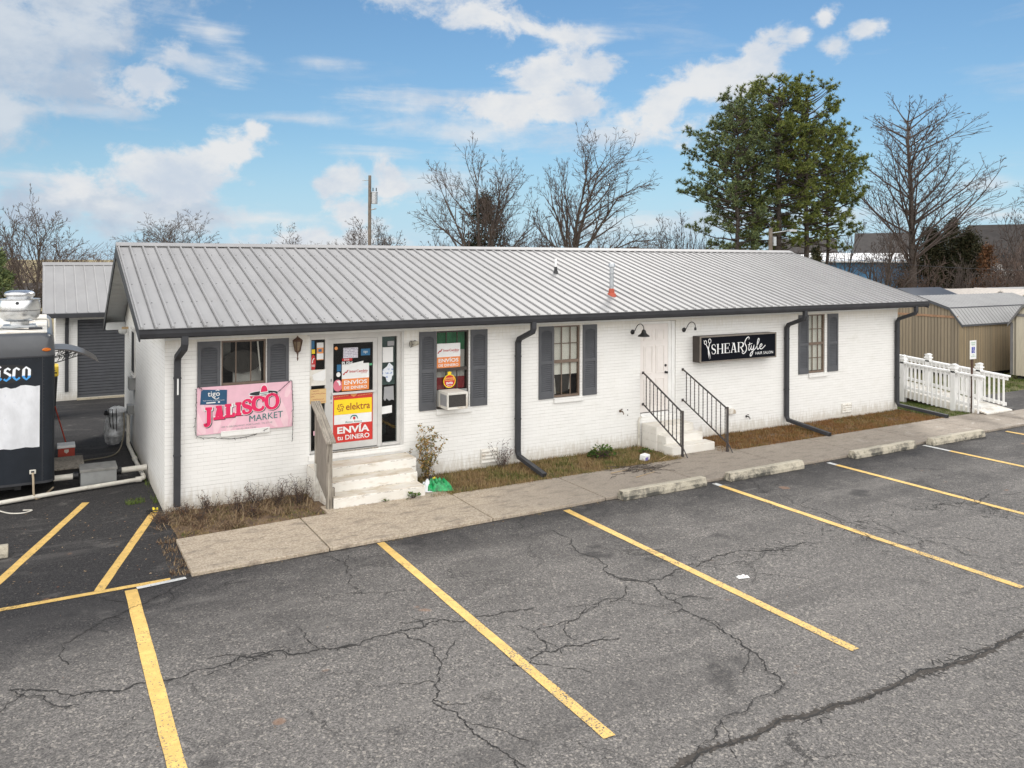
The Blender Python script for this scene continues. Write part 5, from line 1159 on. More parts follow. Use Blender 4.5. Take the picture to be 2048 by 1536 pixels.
# salon sign: shallow lit box
ss = thing('salon_sign', (12.9, -.12, 2.11), 'black boxed salon sign with white lettering and scissors on the white wall', 'sign')
mb = MB(); mb.box(11.635, 14.165, -.25, -.003, 1.80, 2.42); mb.build('cabinet', M['bronze_d'], ss, bevel=.008)
M['alufr'] = mat('brown_grey_frame', (.19, .165, .14), .4, .1); mb = MB()
for a in ((11.63, 11.665, 1.795, 2.425), (14.135, 14.17, 1.795, 2.425), (11.665, 14.135, 1.795, 1.828), (11.665, 14.135, 2.392, 2.425)): mb.box(a[0], a[1], -.268, -.245, a[2], a[3])
mb.build('frame', M['alufr'], ss)
mb = MB(); mb.box(11.665, 14.135, -.258, -.251, 1.828, 2.392); fc = mb.build('face', M['signblack'], ss)
Ys = -.258; mb = MB(); x = 11.985
for ch, w in (('S', .155), ('H', .215), ('E', .18), ('A', .205), ('R', .205)):
    serif_glyph(mb, ch, x, 1.985 + (x - 11.98) * .012, w, .235, Ys, 0, .036, .010, .016, .002); x += w + .026
# script word
def sc_(pts, w=(.016, .024, .018)): stroke(mb, pts, list(w), Ys, 0, .002)
sc_([(13.22, 2.285), (13.235, 2.325), (13.20, 2.345), (13.14, 2.31), (13.09, 2.235), (13.095, 2.18), (13.13, 2.13), (13.145, 2.06), (13.11, 1.985), (13.05, 1.95), (13.0, 1.965), (13.0, 2.0)], (.014, .026, .026, .014))
sc_([(13.255, 2.21), (13.225, 2.10), (13.215, 2.04), (13.24, 2.02), (13.28, 2.06), (13.30, 2.10)]); sc_([(13.19, 2.15), (13.25, 2.165), (13.34, 2.18)], (.012, .016, .012))
sc_([(13.31, 2.135), (13.295, 2.06), (13.32, 2.025), (13.36, 2.05), (13.40, 2.14)]); sc_([(13.40, 2.145), (13.375, 2.03), (13.34, 1.93), (13.29, 1.875), (13.265, 1.90), (13.30, 1.96), (13.40, 2.02), (13.46, 2.07)])
sc_([(13.46, 2.07), (13.54, 2.18), (13.575, 2.265), (13.555, 2.295), (13.525, 2.25), (13.50, 2.12), (13.505, 2.045), (13.54, 2.03), (13.59, 2.07)])
sc_([(13.585, 2.07), (13.65, 2.10), (13.67, 2.14), (13.64, 2.155), (13.60, 2.11), (13.605, 2.05), (13.65, 2.03), (13.71, 2.06), (13.79, 2.12)])
add_text(mb, 'HAIR SALON', 13.45, 14.06, 1.90, 1.968, Ys, bold=.0, thick=.002)
# scissors
for (cx, cz, r1, r2) in ((11.80, 2.275, .036, .045), (11.935, 2.305, .040, .050)):
    P = disc(cx, cz, r1, r2, 20); stroke(mb, P + [P[0]], .016, Ys, 0, .002, smooth=False)
stroke(mb, [(11.815, 2.232), (11.85, 2.185), (11.885, 2.13), (11.935, 2.0), (11.965, 1.88)], [.014, .02, .03, .022, .003], Ys, 0, .002, smooth=False)
stroke(mb, [(11.93, 2.257), (11.92, 2.19), (11.895, 2.13), (11.90, 2.0), (11.925, 1.87)], [.014, .02, .03, .022, .003], Ys, 0, .002, smooth=False)
stroke(mb, [(11.765, 2.30), (11.745, 2.325)], [.012, .006], Ys, 0, .002, smooth=False)
mb.build('lettering', M['signwhite'], fc, recalc=False)
# posters on the shop door
def poster(name, x0, x1, z0, z1, m, y, label, cat='poster', group=None, thick=.003, poly=None):
    t = thing(name, ((x0 + x1) / 2, y, (z0 + z1) / 2), label, cat, group); mb = MB()
    if poly: mb.prism(poly, FX(y), 0, thick)
    else: mb.box(x0, x1, y - thick, y, z0, z1)
    mb.build('sheet', m, t); return t
def envios(x0, x1, z0, z1, y, label):
    t = thing('money_transfer_poster', ((x0+x1)/2, y, (z0+z1)/2), label, 'poster', 'orange and white money transfer posters'); zs = z0 + (z1 - z0) * .45; W = x1 - x0; H = z1 - z0
    mb = MB(); mb.box(x0, x1, y - .003, y, zs, z1); mb.build('white_half', M['paper'], t); mb = MB(); mb.box(x0, x1, y - .003, y, z0, zs); mb.build('orange_half', M['orange'], t)
    mb = MB(); add_text(mb, 'ENVÍOS', x0 + W*.08, x1 - W*.08, z0 + H*.235, z0 + H*.425, y - .003, bold=.02); add_text(mb, 'DE DINERO', x0 + W*.08, x1 - W*.08, z0 + H*.06, z0 + H*.17, y - .003, bold=.02); mb.build('lettering', M['paper'], t)
    mb = MB(); add_text(mb, 'InterCambio', x0 + W*.28, x1 - W*.06, z0 + H*.67, z0 + H*.77, y - .003, bold=.015); add_text(mb, 'EXPRESS', x0 + W*.70, x1 - W*.08, z0 + H*.62, z0 + H*.65, y - .003)
    for k in range(2): mb.tube([(x0 + W*(.07 + .1*k), y - .004, z0 + H*(.62 + .07*k)), (x0 + W*(.13 + .1*k), y - .004, z0 + H*(.71 + .07*k))], W*.018, 6); mb.lathe([(W*.028, 0), (W*.028, .002)], (x0 + W*(.065 + .1*k), y - .003, z0 + H*(.625 + .07*k)), 10, axis='y')
    mb.build('logo', M['rednavy'], t)
YD = .0575
envios(3.06, 3.59, 1.755, 2.255, YD, 'orange and white money transfer poster on the glass of the shop door')
envios(4.985, 5.505, 2.055, 2.545, .0455, 'orange and white money transfer poster inside the window above the air conditioner')
ek = thing('remittance_poster', (3.28, YD, 1.25), 'tall red and yellow remittance poster on the lower half of the shop door', 'poster')
mb = MB(); mb.box(2.892, 3.663, YD - .003, YD, .802, 1.70); mb.build('red_sheet', M['red'], ek); YE = YD - .003
mb = MB(); mb.box(2.915, 3.645, YE - .002, YE, 1.32, 1.60); mb.build('yellow_panel', M['yellowp'], ek); mb = MB(); mb.box(2.915, 3.645, YE - .002, YE, 1.14, 1.318); mb.build('white_panel', M['paper'], ek)
mb = MB(); add_text(mb, 'elektra', 3.14, 3.61, 1.395, 1.525, YE - .003, bold=.006)
for k in range(6):
    a = k * 1.047; cx, cz = 3.035 + .036*math.cos(a), 1.45 + .042*math.sin(a); stroke(mb, [(cx + .026*math.cos(a + t), cz + .028*math.sin(a + t)) for t in (-.3, .4, 1.1, 1.8, 2.6)], .013, YE - .002, 0, .002)
mb.build('lettering', M['brownred'], ek, recalc=False)
mb = MB(); add_text(mb, 'Banco Azteca', 3.13, 3.45, 1.155, 1.19, YE - .003, shear=.15); stroke(mb, [(3.225, 1.225), (3.25, 1.275), (3.30, 1.285), (3.345, 1.27), (3.37, 1.22)], [.008, .022, .022, .008], YE - .002); mb.build('bank_print', M['teal'], ek, recalc=False)
mb = MB(); piece(mb, disc(3.30, 1.235, .024, .028), YE - .002, 0, .002); mb.build('bank_dot', M['fire'], ek)
mb = MB(); add_text(mb, 'ENVÍA', 2.975, 3.60, .965, 1.125, YE, bold=.035); add_text(mb, 'tu DINERO', 2.975, 3.60, .845, .935, YE, bold=.018); mb.build('slogan', M['paper'], ek)
mb = MB()
for k in range(9):
    for s in (0, 1): x = (2.91 + .032*k) if s == 0 else (3.37 + .032*k); mb.box(x, x + .02, YE - .002, YE, 1.645 + .002*k, 1.662 + .002*k)
piece(mb, [(3.22, 1.70), (3.36, 1.70), (3.34, 1.66), (3.29, 1.635), (3.24, 1.66)], YE, 0, .002); mb.build('trim_print', M['orange2'], ek)
cal = poster('calendar', 3.085, 3.37, 2.365, 2.56, paper_mat('calendar_print', (.66, .64, .70), (.16, .14, .24), 60, 34, .42), YD, 'white printed calendar sheet taped high on the shop door', 'paper')
poster('carrier_sticker', 3.43, 3.61, 2.40, 2.525, M['bluep'], YD, 'small blue phone sticker in the upper right of the shop door', 'sticker'); mb = MB(); add_text(mb, 'tigo', 3.475, 3.56, 2.435, 2.495, YD - .003); mb.build('print', M['paper'], bpy.data.objects['carrier_sticker'])
ps = poster('push_sticker', 3.065, 3.26, 2.315, 2.362, M['fire'], YD, 'small red sticker with the white word PUSH under it on the shop door', 'sticker'); mb = MB(); add_text(mb, 'PUSH', 3.06, 3.26, 2.245, 2.305, YD, bold=.02); add_text(mb, 'coca', 3.10, 3.20, 2.325, 2.352, YD - .003, bold=.01); mb.build('print', M['paper'], ps)
poster('paper_strip', 3.18, 3.47, 2.19, 2.30, M['paper'], YD - .008, 'tilted blank white paper strip over the top of the door poster', 'paper', poly=[(3.19, 2.195), (3.47, 2.24), (3.475, 2.30), (3.195, 2.255)])
poster('round_sticker', 2.90, 3.06, 1.75, 2.0, M['pinkdisc'], YD + .001, 'round pink sticker beside the orange poster on the shop door', 'sticker', poly=disc(2.985, 1.865, .088, .11), thick=.0022)
mb = MB(); piece(mb, [(2.96, 1.95), (3.02, 1.96), (3.045, 1.88), (3.01, 1.86), (3.0, 1.90)], YD - .0015, 0, .001); mb.build('print', M['paper'], bpy.data.objects['round_sticker'])
poster('blue_label', 2.965, 3.045, 2.13, 2.255, M['bluep'], YD, 'small blue label left of the PUSH sticker', 'sticker'); poster('green_label', 3.595, 3.655, 2.205, 2.245, M['signgreen'], YD, 'small green label right of the door poster', 'sticker'); poster('grey_seal', 2.955, 3.035, 2.03, 2.11, M['paper'], YD, 'round white seal sticker above the pink sticker', 'sticker', poly=disc(2.995, 2.07, .04, .045)); poster('yellow_seal', 2.92, 2.98, 2.52, 2.60, M['orange2'], YD, 'small yellow seal in the top left corner of the shop door', 'sticker', poly=disc(2.95, 2.56, .03, .032))
# posters on the sidelights and window
YS = .0735
poster('letter_sheet', 3.865, 4.08, 2.24, 2.53, paper_mat('letter_print', (.72, .72, .71), (.45, .45, .44), 30, 20, .66), YS, 'white letter sheet in the upper right sidelight', 'paper'); poster('small_ticket', 3.965, 4.10, 2.555, 2.645, M['midgrey'], YS, 'small ticket above the white letter sheet in the sidelight', 'sticker')
poster('torn_notice', 3.87, 4.085, 1.87, 2.23, paper_mat('notice_print', (.68, .72, .76), (.12, .22, .48), 22, 14, .5), YS, 'torn white and blue notice below the letter sheet in the sidelight', 'paper', poly=[(3.865, 1.98), (3.93, 1.96), (3.95, 1.88), (4.0, 1.855), (4.05, 1.90), (4.06, 1.97), (4.085, 1.985), (4.08, 2.16), (4.0, 2.235), (3.955, 2.16), (3.87, 2.10)])
poster('grey_flyer', 3.89, 4.11, 1.50, 1.79, M['midgrey'], YS, 'grey torn flyer in the middle of the right sidelight', 'paper', poly=[(3.89, 1.54), (3.92, 1.50), (3.95, 1.55), (4.0, 1.50), (4.06, 1.52), (4.10, 1.50), (4.09, 1.78), (3.90, 1.77)])
poster('white_card', 3.85, 4.06, 1.25, 1.41, M['paper'], YS, 'blank white card low in the right sidelight', 'paper', poly=[(3.85, 1.25), (4.06, 1.265), (4.06, 1.41), (3.85, 1.395)])
fe = poster('extinguisher_sticker', 2.478, 2.575, 2.16, 2.52, M['fire'], YS, 'red fire extinguisher decal in the narrow left sidelight', 'sticker', poly=disc(2.525, 2.31, .045, .155)); mb = MB(); mb.box(2.495, 2.555, YS - .004, YS - .001, 2.48, 2.56); mb.build('print', M['yellowp'], fe)
mb = MB(); add_text(mb, 'FIRE', 2.495, 2.555, 2.24, 2.28, YS - .003, bold=.02); stroke(mb, [(2.54, 2.40), (2.515, 2.36), (2.51, 2.31)], .016, YS - .003); mb.build('lettering', M['paper'], fe, recalc=False)
hv = poster('hours_notice', 2.59, 2.715, 2.36, 2.68, M['paper'], YS, 'white and yellow price notice beside the fire extinguisher decal', 'paper'); mb = MB(); mb.box(2.592, 2.713, YS - .005, YS - .003, 2.48, 2.585); mb.box(2.592, 2.713, YS - .005, YS - .003, 2.36, 2.372); mb.build('print', M['orange2'], hv); mb = MB(); mb.box(2.62, 2.68, YS - .007, YS - .005, 2.51, 2.56); mb.build('picture', M['bluep'], hv)
poster('blue_decal', 2.478, 2.545, 2.57, 2.72, M['bluep'], YS, 'blue decal at the top of the left sidelight', 'sticker')
kc = poster('cardboard_note', 2.452, 2.752, 1.57, 1.835, M['kraft'], .024, 'handwritten tan cardboard note left of the shop door', 'note'); mb = MB(); rr = random.Random(6)
for k, (a, b) in enumerate(((2.50, 2.62), (2.48, 2.74), (2.47, 2.53), (2.50, 2.71), (2.47, 2.73))):
    z = 1.80 - .05*k; P = [(a + (b - a)*i/14, z + rr.uniform(-.009, .009)) for i in range(15)]; stroke(mb, P, .006, .021, 0, .001, smooth=False)
mb.build('writing', M['brownred'], kc, recalc=False)
poster('torn_paper', 2.49, 2.735, 1.86, 2.19, M['paper'], .016, 'torn white paper taped under the left sidelight', 'paper', poly=[(2.485, 2.10), (2.735, 2.19), (2.735, 2.02), (2.70, 1.98), (2.52, 2.0)])
poster('pink_card', 2.52, 2.60, .99, 1.07, M['pink'], .03, 'small pink card low in the left sidelight behind the wooden rail', 'sticker')
oo = thing('ornament_sticker', (5.27, .065, 1.80), 'round red and yellow ornament shaped sticker low in the window above the air conditioner', 'sticker'); yo = .0455
mb = MB(); mb.prism(disc(5.27, 1.79, .135, .135, 28), FX(yo), 0, .002); mb.prism([(5.24, 1.915), (5.30, 1.915), (5.315, 1.965), (5.27, 1.985), (5.225, 1.965)], FX(yo), 0, .0025); mb.build('rim', M['yellowp'], oo); mb = MB(); mb.prism(disc(5.27, 1.79, .118, .118, 28), FX(yo - .002), 0, .002); mb.build('disc', M['fire'], oo)
mb = MB(); mb.box(5.175, 5.365, yo - .007, yo - .004, 1.80, 1.86); mb.build('band', M['orange2'], oo); mb = MB(); add_text(mb, 'ENVÍA', 5.195, 5.345, 1.725, 1.785, yo - .004, bold=.03); add_text(mb, 'dinero', 5.215, 5.325, 1.69, 1.715, yo - .004, bold=.01); mb.build('lettering', M['paper'], oo); mb = MB(); add_text(mb, 'elektra', 5.195, 5.345, 1.812, 1.848, yo - .007, bold=.01); mb.build('band_lettering', M['brownred'], oo)
# window air conditioner
ac = thing('air_conditioner', (5.24, -.2, 1.3), 'white window air conditioner with rusty grille sticking out below the flag curtain', 'air conditioner')
mb = MB(); mb.box(5.02, 5.46, -.40, .05, 1.30, 1.33); mb.box(5.02, 5.46, -.40, .05, 1.60, 1.63); mb.box(5.02, 5.045, -.40, .05, 1.33, 1.60); mb.box(5.425, 5.46, -.40, .05, 1.33, 1.60)
for a in ((5.045, 5.425, 1.33, 1.345), (5.045, 5.425, 1.585, 1.60)): mb.box(a[0], a[1], -.399, -.37, a[2], a[3])
mb.build('case', M['white_dirty'], ac, bevel=.006)
mb = MB(); mb.box(5.046, 5.424, -.375, -.36, 1.346, 1.584); gr = mb.build('grille', mat('coil_grille', (.075, .065, .055), .6, .35, 40, stain=(.30, .26, .22), st_amt=.6, st_scale=14, st_lo=.6), ac)
mb = MB()
for k in range(22): mb.box(5.047, 5.423, -.379, -.3755, 1.352 + .0105*k, 1.356 + .0105*k)
mb.build('fins', M['board'], gr)
mb = MB()
for k in range(10): mb.box(5.012, 5.0195, -.36 + .03*k, -.345 + .03*k, 1.36, 1.58)
mb.build('side_louvre', M['midgrey'], ac)
mb = MB(); mb.box(4.99, 5.018, .03, .045, 1.30, 1.62); mb.box(5.462, 5.65, .03, .045, 1.30, 1.62); mb.build('filler_panel', M['greybox'], ac)

# ------------------------------------------------------------------ ramp, parking sign
rp = thing('access_ramp', (21.3, 2, 0), 'white wooden access ramp with picket railings beside the right end of the shop', 'ramp')
def dz(y): return max(0.0, .04 + (y + 1.78) * (.17 if y < -1.4 else 0)) if y < -1.4 else .105 + (y + 1.4) * .115
mb = MB(); n = 46
for k in range(n):
    y0, y1 = -1.78 + (7.0 + 1.78) * k / n, -1.78 + (7.0 + 1.78) * (k + .94) / n
    mb.prism([(y0, dz(y0)), (y1, dz(y1)), (y1, dz(y1) - .035), (y0, dz(y0) - .035)], lambda u, v, w: (w, u, v), 20.72, 21.94)
mb.build('deck', M['white_dirty'], rp)
for x in (20.70, 21.94):
    mb = MB(); mb.prism([(-1.55, dz(-1.55) + .0), (7.0, dz(7.0)), (7.0, dz(7.0) - .26), (-.9, dz(-.9) - .20), (-1.55, -.02)], lambda u, v, w: (w, u, v), x - .018, x + .018); mb.build('side_skirt', M['white_dirty'], rp)
    front = x < 21
    rz = (lambda y: 1.05 + (y + 1.7) * .055) if front else (lambda y: .99 + (y + 1.63) * .072)
    for y in (.74, -.84, 2.4, 4.1, 5.8):
        if y > 2 and not front: pass
        mb = MB(); top = rz(y) + .16; mb.box(x - .07, x + .07, y - .07, y + .07, -.10, top); mb.box(x - .095, x + .095, y - .095, y + .095, top - .10, top - .06); mb.box(x - .085, x + .085, y - .085, y + .085, top, top + .02); mb.prism([(y - .085, top + .02), (y + .085, top + .02), (y, top + .05)], lambda u, v, w: (w, u, v), x - .085, x + .085); mb.build('rail_post', M['white'], rp, bevel=.006)
    mb = MB(); mb.prism([(-1.70, rz(-1.70)), (6.9, rz(6.9)), (6.9, rz(6.9) - .045), (-1.70, rz(-1.70) - .045)], lambda u, v, w: (w, u, v), x - .07, x + .07)
    mb.prism([(-1.66, rz(-1.66) - .055), (6.9, rz(6.9) - .055), (6.9, rz(6.9) - .14), (-1.66, rz(-1.66) - .14)], lambda u, v, w: (w, u, v), x - .02, x + .02); mb.build('hand_rail', M['white'], rp)
    y = -1.56
    while y < 6.8:
        if all(abs(y - q) > .11 for q in (.74, -.84, 2.4, 4.1, 5.8)):
            mb = MB(); lo = max(dz(y) - .22, .01) if front else dz(y) + .04; xx = x - .042 if front else x - .04; mb.box(xx - .02, xx + .02, y - .02, y + .02, lo, rz(y) - .05); mb.build('picket', M['white'], rp)
        y += .135
    mb = MB(); mb.prism([(-1.6, dz(-1.5) + .12), (6.9, dz(6.9) + .12), (6.9, dz(6.9) + .03), (-1.6, dz(-1.5) + .03)], lambda u, v, w: (w, u, v), x + .0185, x + .045); mb.build('bottom_rail', M['white'], rp)
# accessible parking sign
pk = thing('parking_sign', (20.70, -1.37, 0), 'white accessible parking sign with blue wheelchair symbol on a rusty post before the ramp', 'sign')
mb = MB(); mb.box(20.675, 20.735, -1.37, -1.335, -.05, 1.9); mb.build('post', mat('rusty_post', (.075, .04, .028), .8, .3, 12), pk)
mb = MB(); mb.box(20.57, 20.875, -1.378, -1.372, 1.49, 2.01); pf = mb.build('plate', M['paper'], pk, bevel=.002); yp = -1.378
mb = MB(); mb.box(20.645, 20.80, yp - .003, yp, 1.66, 1.83); mb.build('blue_square', M['bluesign'], pf)
mb = MB(); stroke(mb, [(20.715, 1.80), (20.718, 1.745), (20.755, 1.742), (20.775, 1.695)], .012, yp - .003, smooth=False); stroke(mb, [(20.70, 1.755), (20.688, 1.72), (20.705, 1.69), (20.735, 1.685), (20.75, 1.71)], .010, yp - .003); piece(mb, disc(20.713, 1.812, .011, .011, 10), yp - .003, 0, .002); mb.build('wheelchair_symbol', M['paper'], pf, recalc=False)
mb = MB(); add_text(mb, 'RESERVED', 20.62, 20.83, 1.93, 1.965, yp); add_text(mb, 'PARKING', 20.64, 20.81, 1.875, 1.91, yp); add_text(mb, 'VAN', 20.68, 20.76, 1.60, 1.625, yp); add_text(mb, 'ACCESSIBLE', 20.62, 20.83, 1.555, 1.58, yp); mb.build('lettering', M['signgreen'], pf)

# ------------------------------------------------------------------ storage sheds
M['shedwood'] = plank_mat('shed_boards', (.33, .265, .185), (.225, .185, .135), 1, .13); M['shedwood_f'] = plank_mat('shed_front_boards', (.35, .27, .17), (.26, .21, .14), 0, .11)
M['shedroof'] = mat('galvalume_roof', (.34, .338, .335), .65, .06, 2, spec=.2); M['shedtrim'] = mat('grey_trim', (.17, .165, .165), .6); M['cream'] = plank_mat('cream_siding', (.52, .47, .37), (.50, .45, .35), 1, .40); M['belt'] = mat('raw_board', (.34, .20, .12), .8, .15)
def gambrel(t, x0, x1, y0, y1, base, ez, bi, bz, rz, wall_g, wall_s, roofm, trimm, ribs):
    ym = (y0 + y1) / 2; mb = MB()
    prof = [(y0, base), (y0, ez), (y0 + bi, bz - .05), (ym, rz - .06), (y1 - bi, bz - .05), (y1, ez), (y1, base)]
    for x in (x0, x1): mb = MB(); mb.face([(x, u, v) for u, v in prof]); mb.build('gable_wall', wall_g, t, recalc=False)
    mb = MB()
    for y in (y0, y1): mb.face([(x0, y, base), (x1, y, base), (x1, y, ez), (x0, y, ez)])
    mb.face([(x0, y0, base), (x1, y0, base), (x1, y1, base), (x0, y1, base)]); mb.build('side_wall', wall_s, t, recalc=False)
    mb = MB(); a, b = x0 - .08, x1 + .08; o = .06; th = .03
    R_ = [(y0 - o, ez - .06), (y0 + bi, bz), (ym, rz), (y1 - bi, bz), (y1 + o, ez - .06)]
    for p, q in zip(R_, R_[1:]):
        mb.prism([p, q, (q[0], q[1] - th), (p[0], p[1] - th)], lambda u, v, w: (w, u, v), a, b)
        for k in range(ribs + 1):
            x = a + .02 + (b - a - .04) * k / ribs
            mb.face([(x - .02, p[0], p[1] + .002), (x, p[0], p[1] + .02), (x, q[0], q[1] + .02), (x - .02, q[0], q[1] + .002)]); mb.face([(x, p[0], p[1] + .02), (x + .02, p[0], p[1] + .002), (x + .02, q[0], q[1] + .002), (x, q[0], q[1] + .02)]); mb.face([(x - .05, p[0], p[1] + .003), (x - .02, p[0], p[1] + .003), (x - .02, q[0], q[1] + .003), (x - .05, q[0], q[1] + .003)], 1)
    mb.build('roof', [roofm, RIB_SHADE], t)  # second slot: dark strips beside the ribs, shade painted on
    mb = MB()
    for x in (a - .02, b + .002):
        for p, q in zip(R_, R_[1:]): mb.prism([(p[0], p[1] + .01), (q[0], q[1] + .01), (q[0], q[1] - .10), (p[0], p[1] - .10)], lambda u, v, w: (w, u, v), x, x + .018)
    mb.box(a, b, y0 - o - .012, y0 - o, ez - .12, ez - .05); mb.box(a, b, y0 + bi - .03, y0 + bi - .005, bz - .045, bz + .012); mb.build('roof_trim', trimm, t)
    mb = MB()
    for x in (x0 - .012,):
        for y in (y0, y1 - .1): mb.box(x, x + .011, y, y + .1, base, ez)
    for y in (y0 - .012,): mb.box(x0 - .012, x0 + .1, y, y + .011, base, ez)
    mb.build('corner_trim', M['shedtrim'] if trimm is M['shedtrim'] else wall_s, t)
    for y in (y0 + .3, ym, y1 - .3): mb = MB(); mb.box(x0 + .1, x1 - .1, y - .08, y + .08, base - .15, base - .001); mb.build('skid', M['board'], t)
ws = thing('storage_shed', (30, 4.65, -.09), 'brown board storage shed with a pale barn style metal roof behind the ramp', 'shed')
gambrel(ws, 27.35, 33.6, 2.95, 6.35, .06, 1.95, .44, 2.50, 2.89, M['shedwood'], M['shedwood_f'], M['shedroof'], M['shutter'], 30)
mb = MB(); mb.box(27.325, 27.349, 3.1, 6.2, 2.12, 2.20); mb.build('belt_board', M['belt'], ws)
gs_ = thing('storage_shed', (31, .45, -.09), 'cream sided storage shed with grey barn trim at the right picture edge', 'shed')
gambrel(gs_, 29.05, 34.5, -1.25, 2.17, .06, 1.98, .46, 2.64, 3.05, M['cream'], M['cream'], M['shedroof'], M['shedtrim'], 26)
mb = MB(); mb.box(29.02, 29.049, -1.1, 2.0, 2.22, 2.32); mb.build('belt_board', M['shedtrim'], gs_)
def small_shed(px, D, wx, wy, zr, ez, wallc, roofm, label, gable_x):
    x, y = at(px, D); t = thing('storage_shed', (x, y, -.13), label, 'shed', 'row of small sheds behind the board shed'); mb = MB(); m = wallc
    x0, x1, y0, y1 = x - wx/2, x + wx/2, y - wy/2, y + wy/2
    if gable_x:
        for xx in (x0, x1): mb.face([(xx, y0, -.1), (xx, y0, ez), (xx, y, zr - .05), (xx, y1, ez), (xx, y1, -.1)])
        for yy in (y0, y1): mb.face([(x0, yy, -.1), (x1, yy, -.1), (x1, yy, ez), (x0, yy, ez)])
        R_ = [(y0 - .15, ez - .05), (y, zr), (y1 + .15, ez - .05)]; fn = lambda u, v, w: (w, u, v); a, b = x0 - .15, x1 + .15
    else:
        for yy in (y0, y1): mb.face([(x0, yy, -.1), (x0, yy, ez), (x, yy, zr - .05), (x1, yy, ez), (x1, yy, -.1)])
        for xx in (x0, x1): mb.face([(xx, y0, -.1), (xx, y1, -.1), (xx, y1, ez), (xx, y0, ez)])
        R_ = [(x0 - .15, ez - .05), (x, zr), (x1 + .15, ez - .05)]; fn = lambda u, v, w: (u, w, v); a, b = y0 - .15, y1 + .15
    mb.build('wall', m, t, recalc=False); mb = MB()
    for p, q in zip(R_, R_[1:]): mb.prism([p, q, (q[0], q[1] - .05), (p[0], p[1] - .05)], fn, a, b)
    mb.build('roof', roofm, t); mb = MB()
    for p, q in zip(R_, R_[1:]): mb.prism([(p[0], p[1] - .051), (q[0], q[1] - .051), (q[0], q[1] - .14), (p[0], p[1] - .14)], fn, a, a + .04)
    mb.build('trim', M['shedtrim'], t)
M['dkroof'] = mat('dark_metal_roof', (.07, .075, .085), .45, .1, 1); M['tanroof'] = mat('tan_shed_roof', (.52, .47, .42), .7, .1); M['brownwall'] = mat('brown_siding', (.12, .07, .05), .8, .2); M['creamwall'] = mat('cream_panel', (.50, .43, .30), .8, .1); M['palewall'] = mat('pale_panel', (.46, .46, .42), .8, .1)
small_shed(1838, 46, 3.6, 3.0, zat(1838, 575, 46), 2.2, M['brownwall'], M['dkroof'], 'dark roofed brown shed just past the right end of the shop roof', True)
small_shed(1925, 50, 5.2, 3.4, zat(1925, 577, 50), 2.1, M['creamwall'], M['tanroof'], 'tan roofed cream shed right of the dark roofed one', True)
small_shed(1942, 46.5, 3.0, 3.0, zat(1942, 579, 46.5), 2.2, M['creamwall'], M['tanroof'], 'cream shed showing its pointed gable above the board shed', False)
small_shed(2006, 47, 3.2, 3.0, zat(2006, 577, 47), 2.2, M['palewall'], M['tanroof'], 'pale grey shed showing its pointed gable at the far right', False)
small_shed(2030, 52, 6.0, 3.2, zat(2030, 574, 52), 2.2, M['palewall'], M['shedroof'], 'long pale shed roof behind the grey gable at the right edge', True)
# ------------------------------------------------------------------ far houses
M['asphalt_shingle'] = mat('dark_shingle', (.045, .04, .038), .9, .2, 2); M['farwhite'] = mat('white_siding', (.62, .62, .62), .7, .05); M['farblue'] = mat('blue_metal_siding', (.075, .20, .36), .6, .1, .6); M['winglass'] = mat('far_window', (.03, .035, .04), .2)
def house(px, D, w, d, ez, rz, wallm, roofm, label, yaw=0.0, gable_x=True, wins=()):
    x, y = at(px, D); t = thing('house', (x, y, -.13), label, 'house'); M0 = Matrix.Translation((x, y, 0)) @ Matrix.Rotation(yaw, 4, 'Z')
    mb = MB(); mb.M = M0
    for xx in (-w/2, w/2): mb.face([(xx, -d/2, -.13), (xx, -d/2, ez), (xx, 0, rz - .1), (xx, d/2, ez), (xx, d/2, -.13)])
    for yy in (-d/2, d/2): mb.face([(-w/2, yy, -.13), (w/2, yy, -.13), (w/2, yy, ez), (-w/2, yy, ez)])
    mb.build('wall', wallm, t, recalc=False); mb = MB(); mb.M = M0
    for s in (1, -1): mb.prism([(-s*(d/2 + .4), ez - .1), (0, rz), (0, rz - .12), (-s*(d/2 + .4), ez - .22)], lambda u, v, w_: (w_, u, v), -w/2 - .4, w/2 + .4)
    mb.build('roof', roofm, t)
    for (wx, wz, ww, wh) in wins:
        mb = MB(); mb.M = M0; mb.box(wx - ww/2, wx + ww/2, -d/2 - .05, -d/2 - .002, wz - wh/2, wz + wh/2); mb.build('window', M['winglass'], t)
    return t
house(2052, 92, 11, 9, zat(2052, 520, 92), zat(2052, 448, 92), M['farwhite'], M['asphalt_shingle'], 'white house with big dark roof at the right edge behind the trees', -1.22, True, ((-4, 4.2, 1.2, 1.5), (-1, 4.2, 1.2, 1.5), (2.5, 4.2, 1.2, 1.5)))
house(1768, 96, 5.6, 8, zat(1768, 506, 96), zat(1768, 466, 96), M['farwhite'], M['asphalt_shingle'], 'white house with dark roof seen through bare branches left of the tall bare tree', -.95, True, ((-2, 4.0, 1.2, 1.4), (2, 4.0, 1.2, 1.4)))
house(1605, 100, 7, 8, zat(1600, 515, 100), zat(1600, 478, 100), M['farwhite'], M['asphalt_shingle'], 'low dark roofed house glimpsed between the pine trunks', -.86, True)
house(1732, 74, 11, 9, zat(1732, 520, 74), zat(1732, 506, 74), M['farblue'], M['farwhite'], 'blue metal building with white roof behind the bare trees', -.93, True, ((3, 2, 1, 1.4),))
house(40, 75, 11, 8, zat(40, 586, 75), zat(40, 566, 75), M['farwhite'], M['asphalt_shingle'], 'low house with dark roof far behind the trailer fan', -.1, True, ((-3, 1.0, 1, 1), (2, 1.0, 1, 1)))
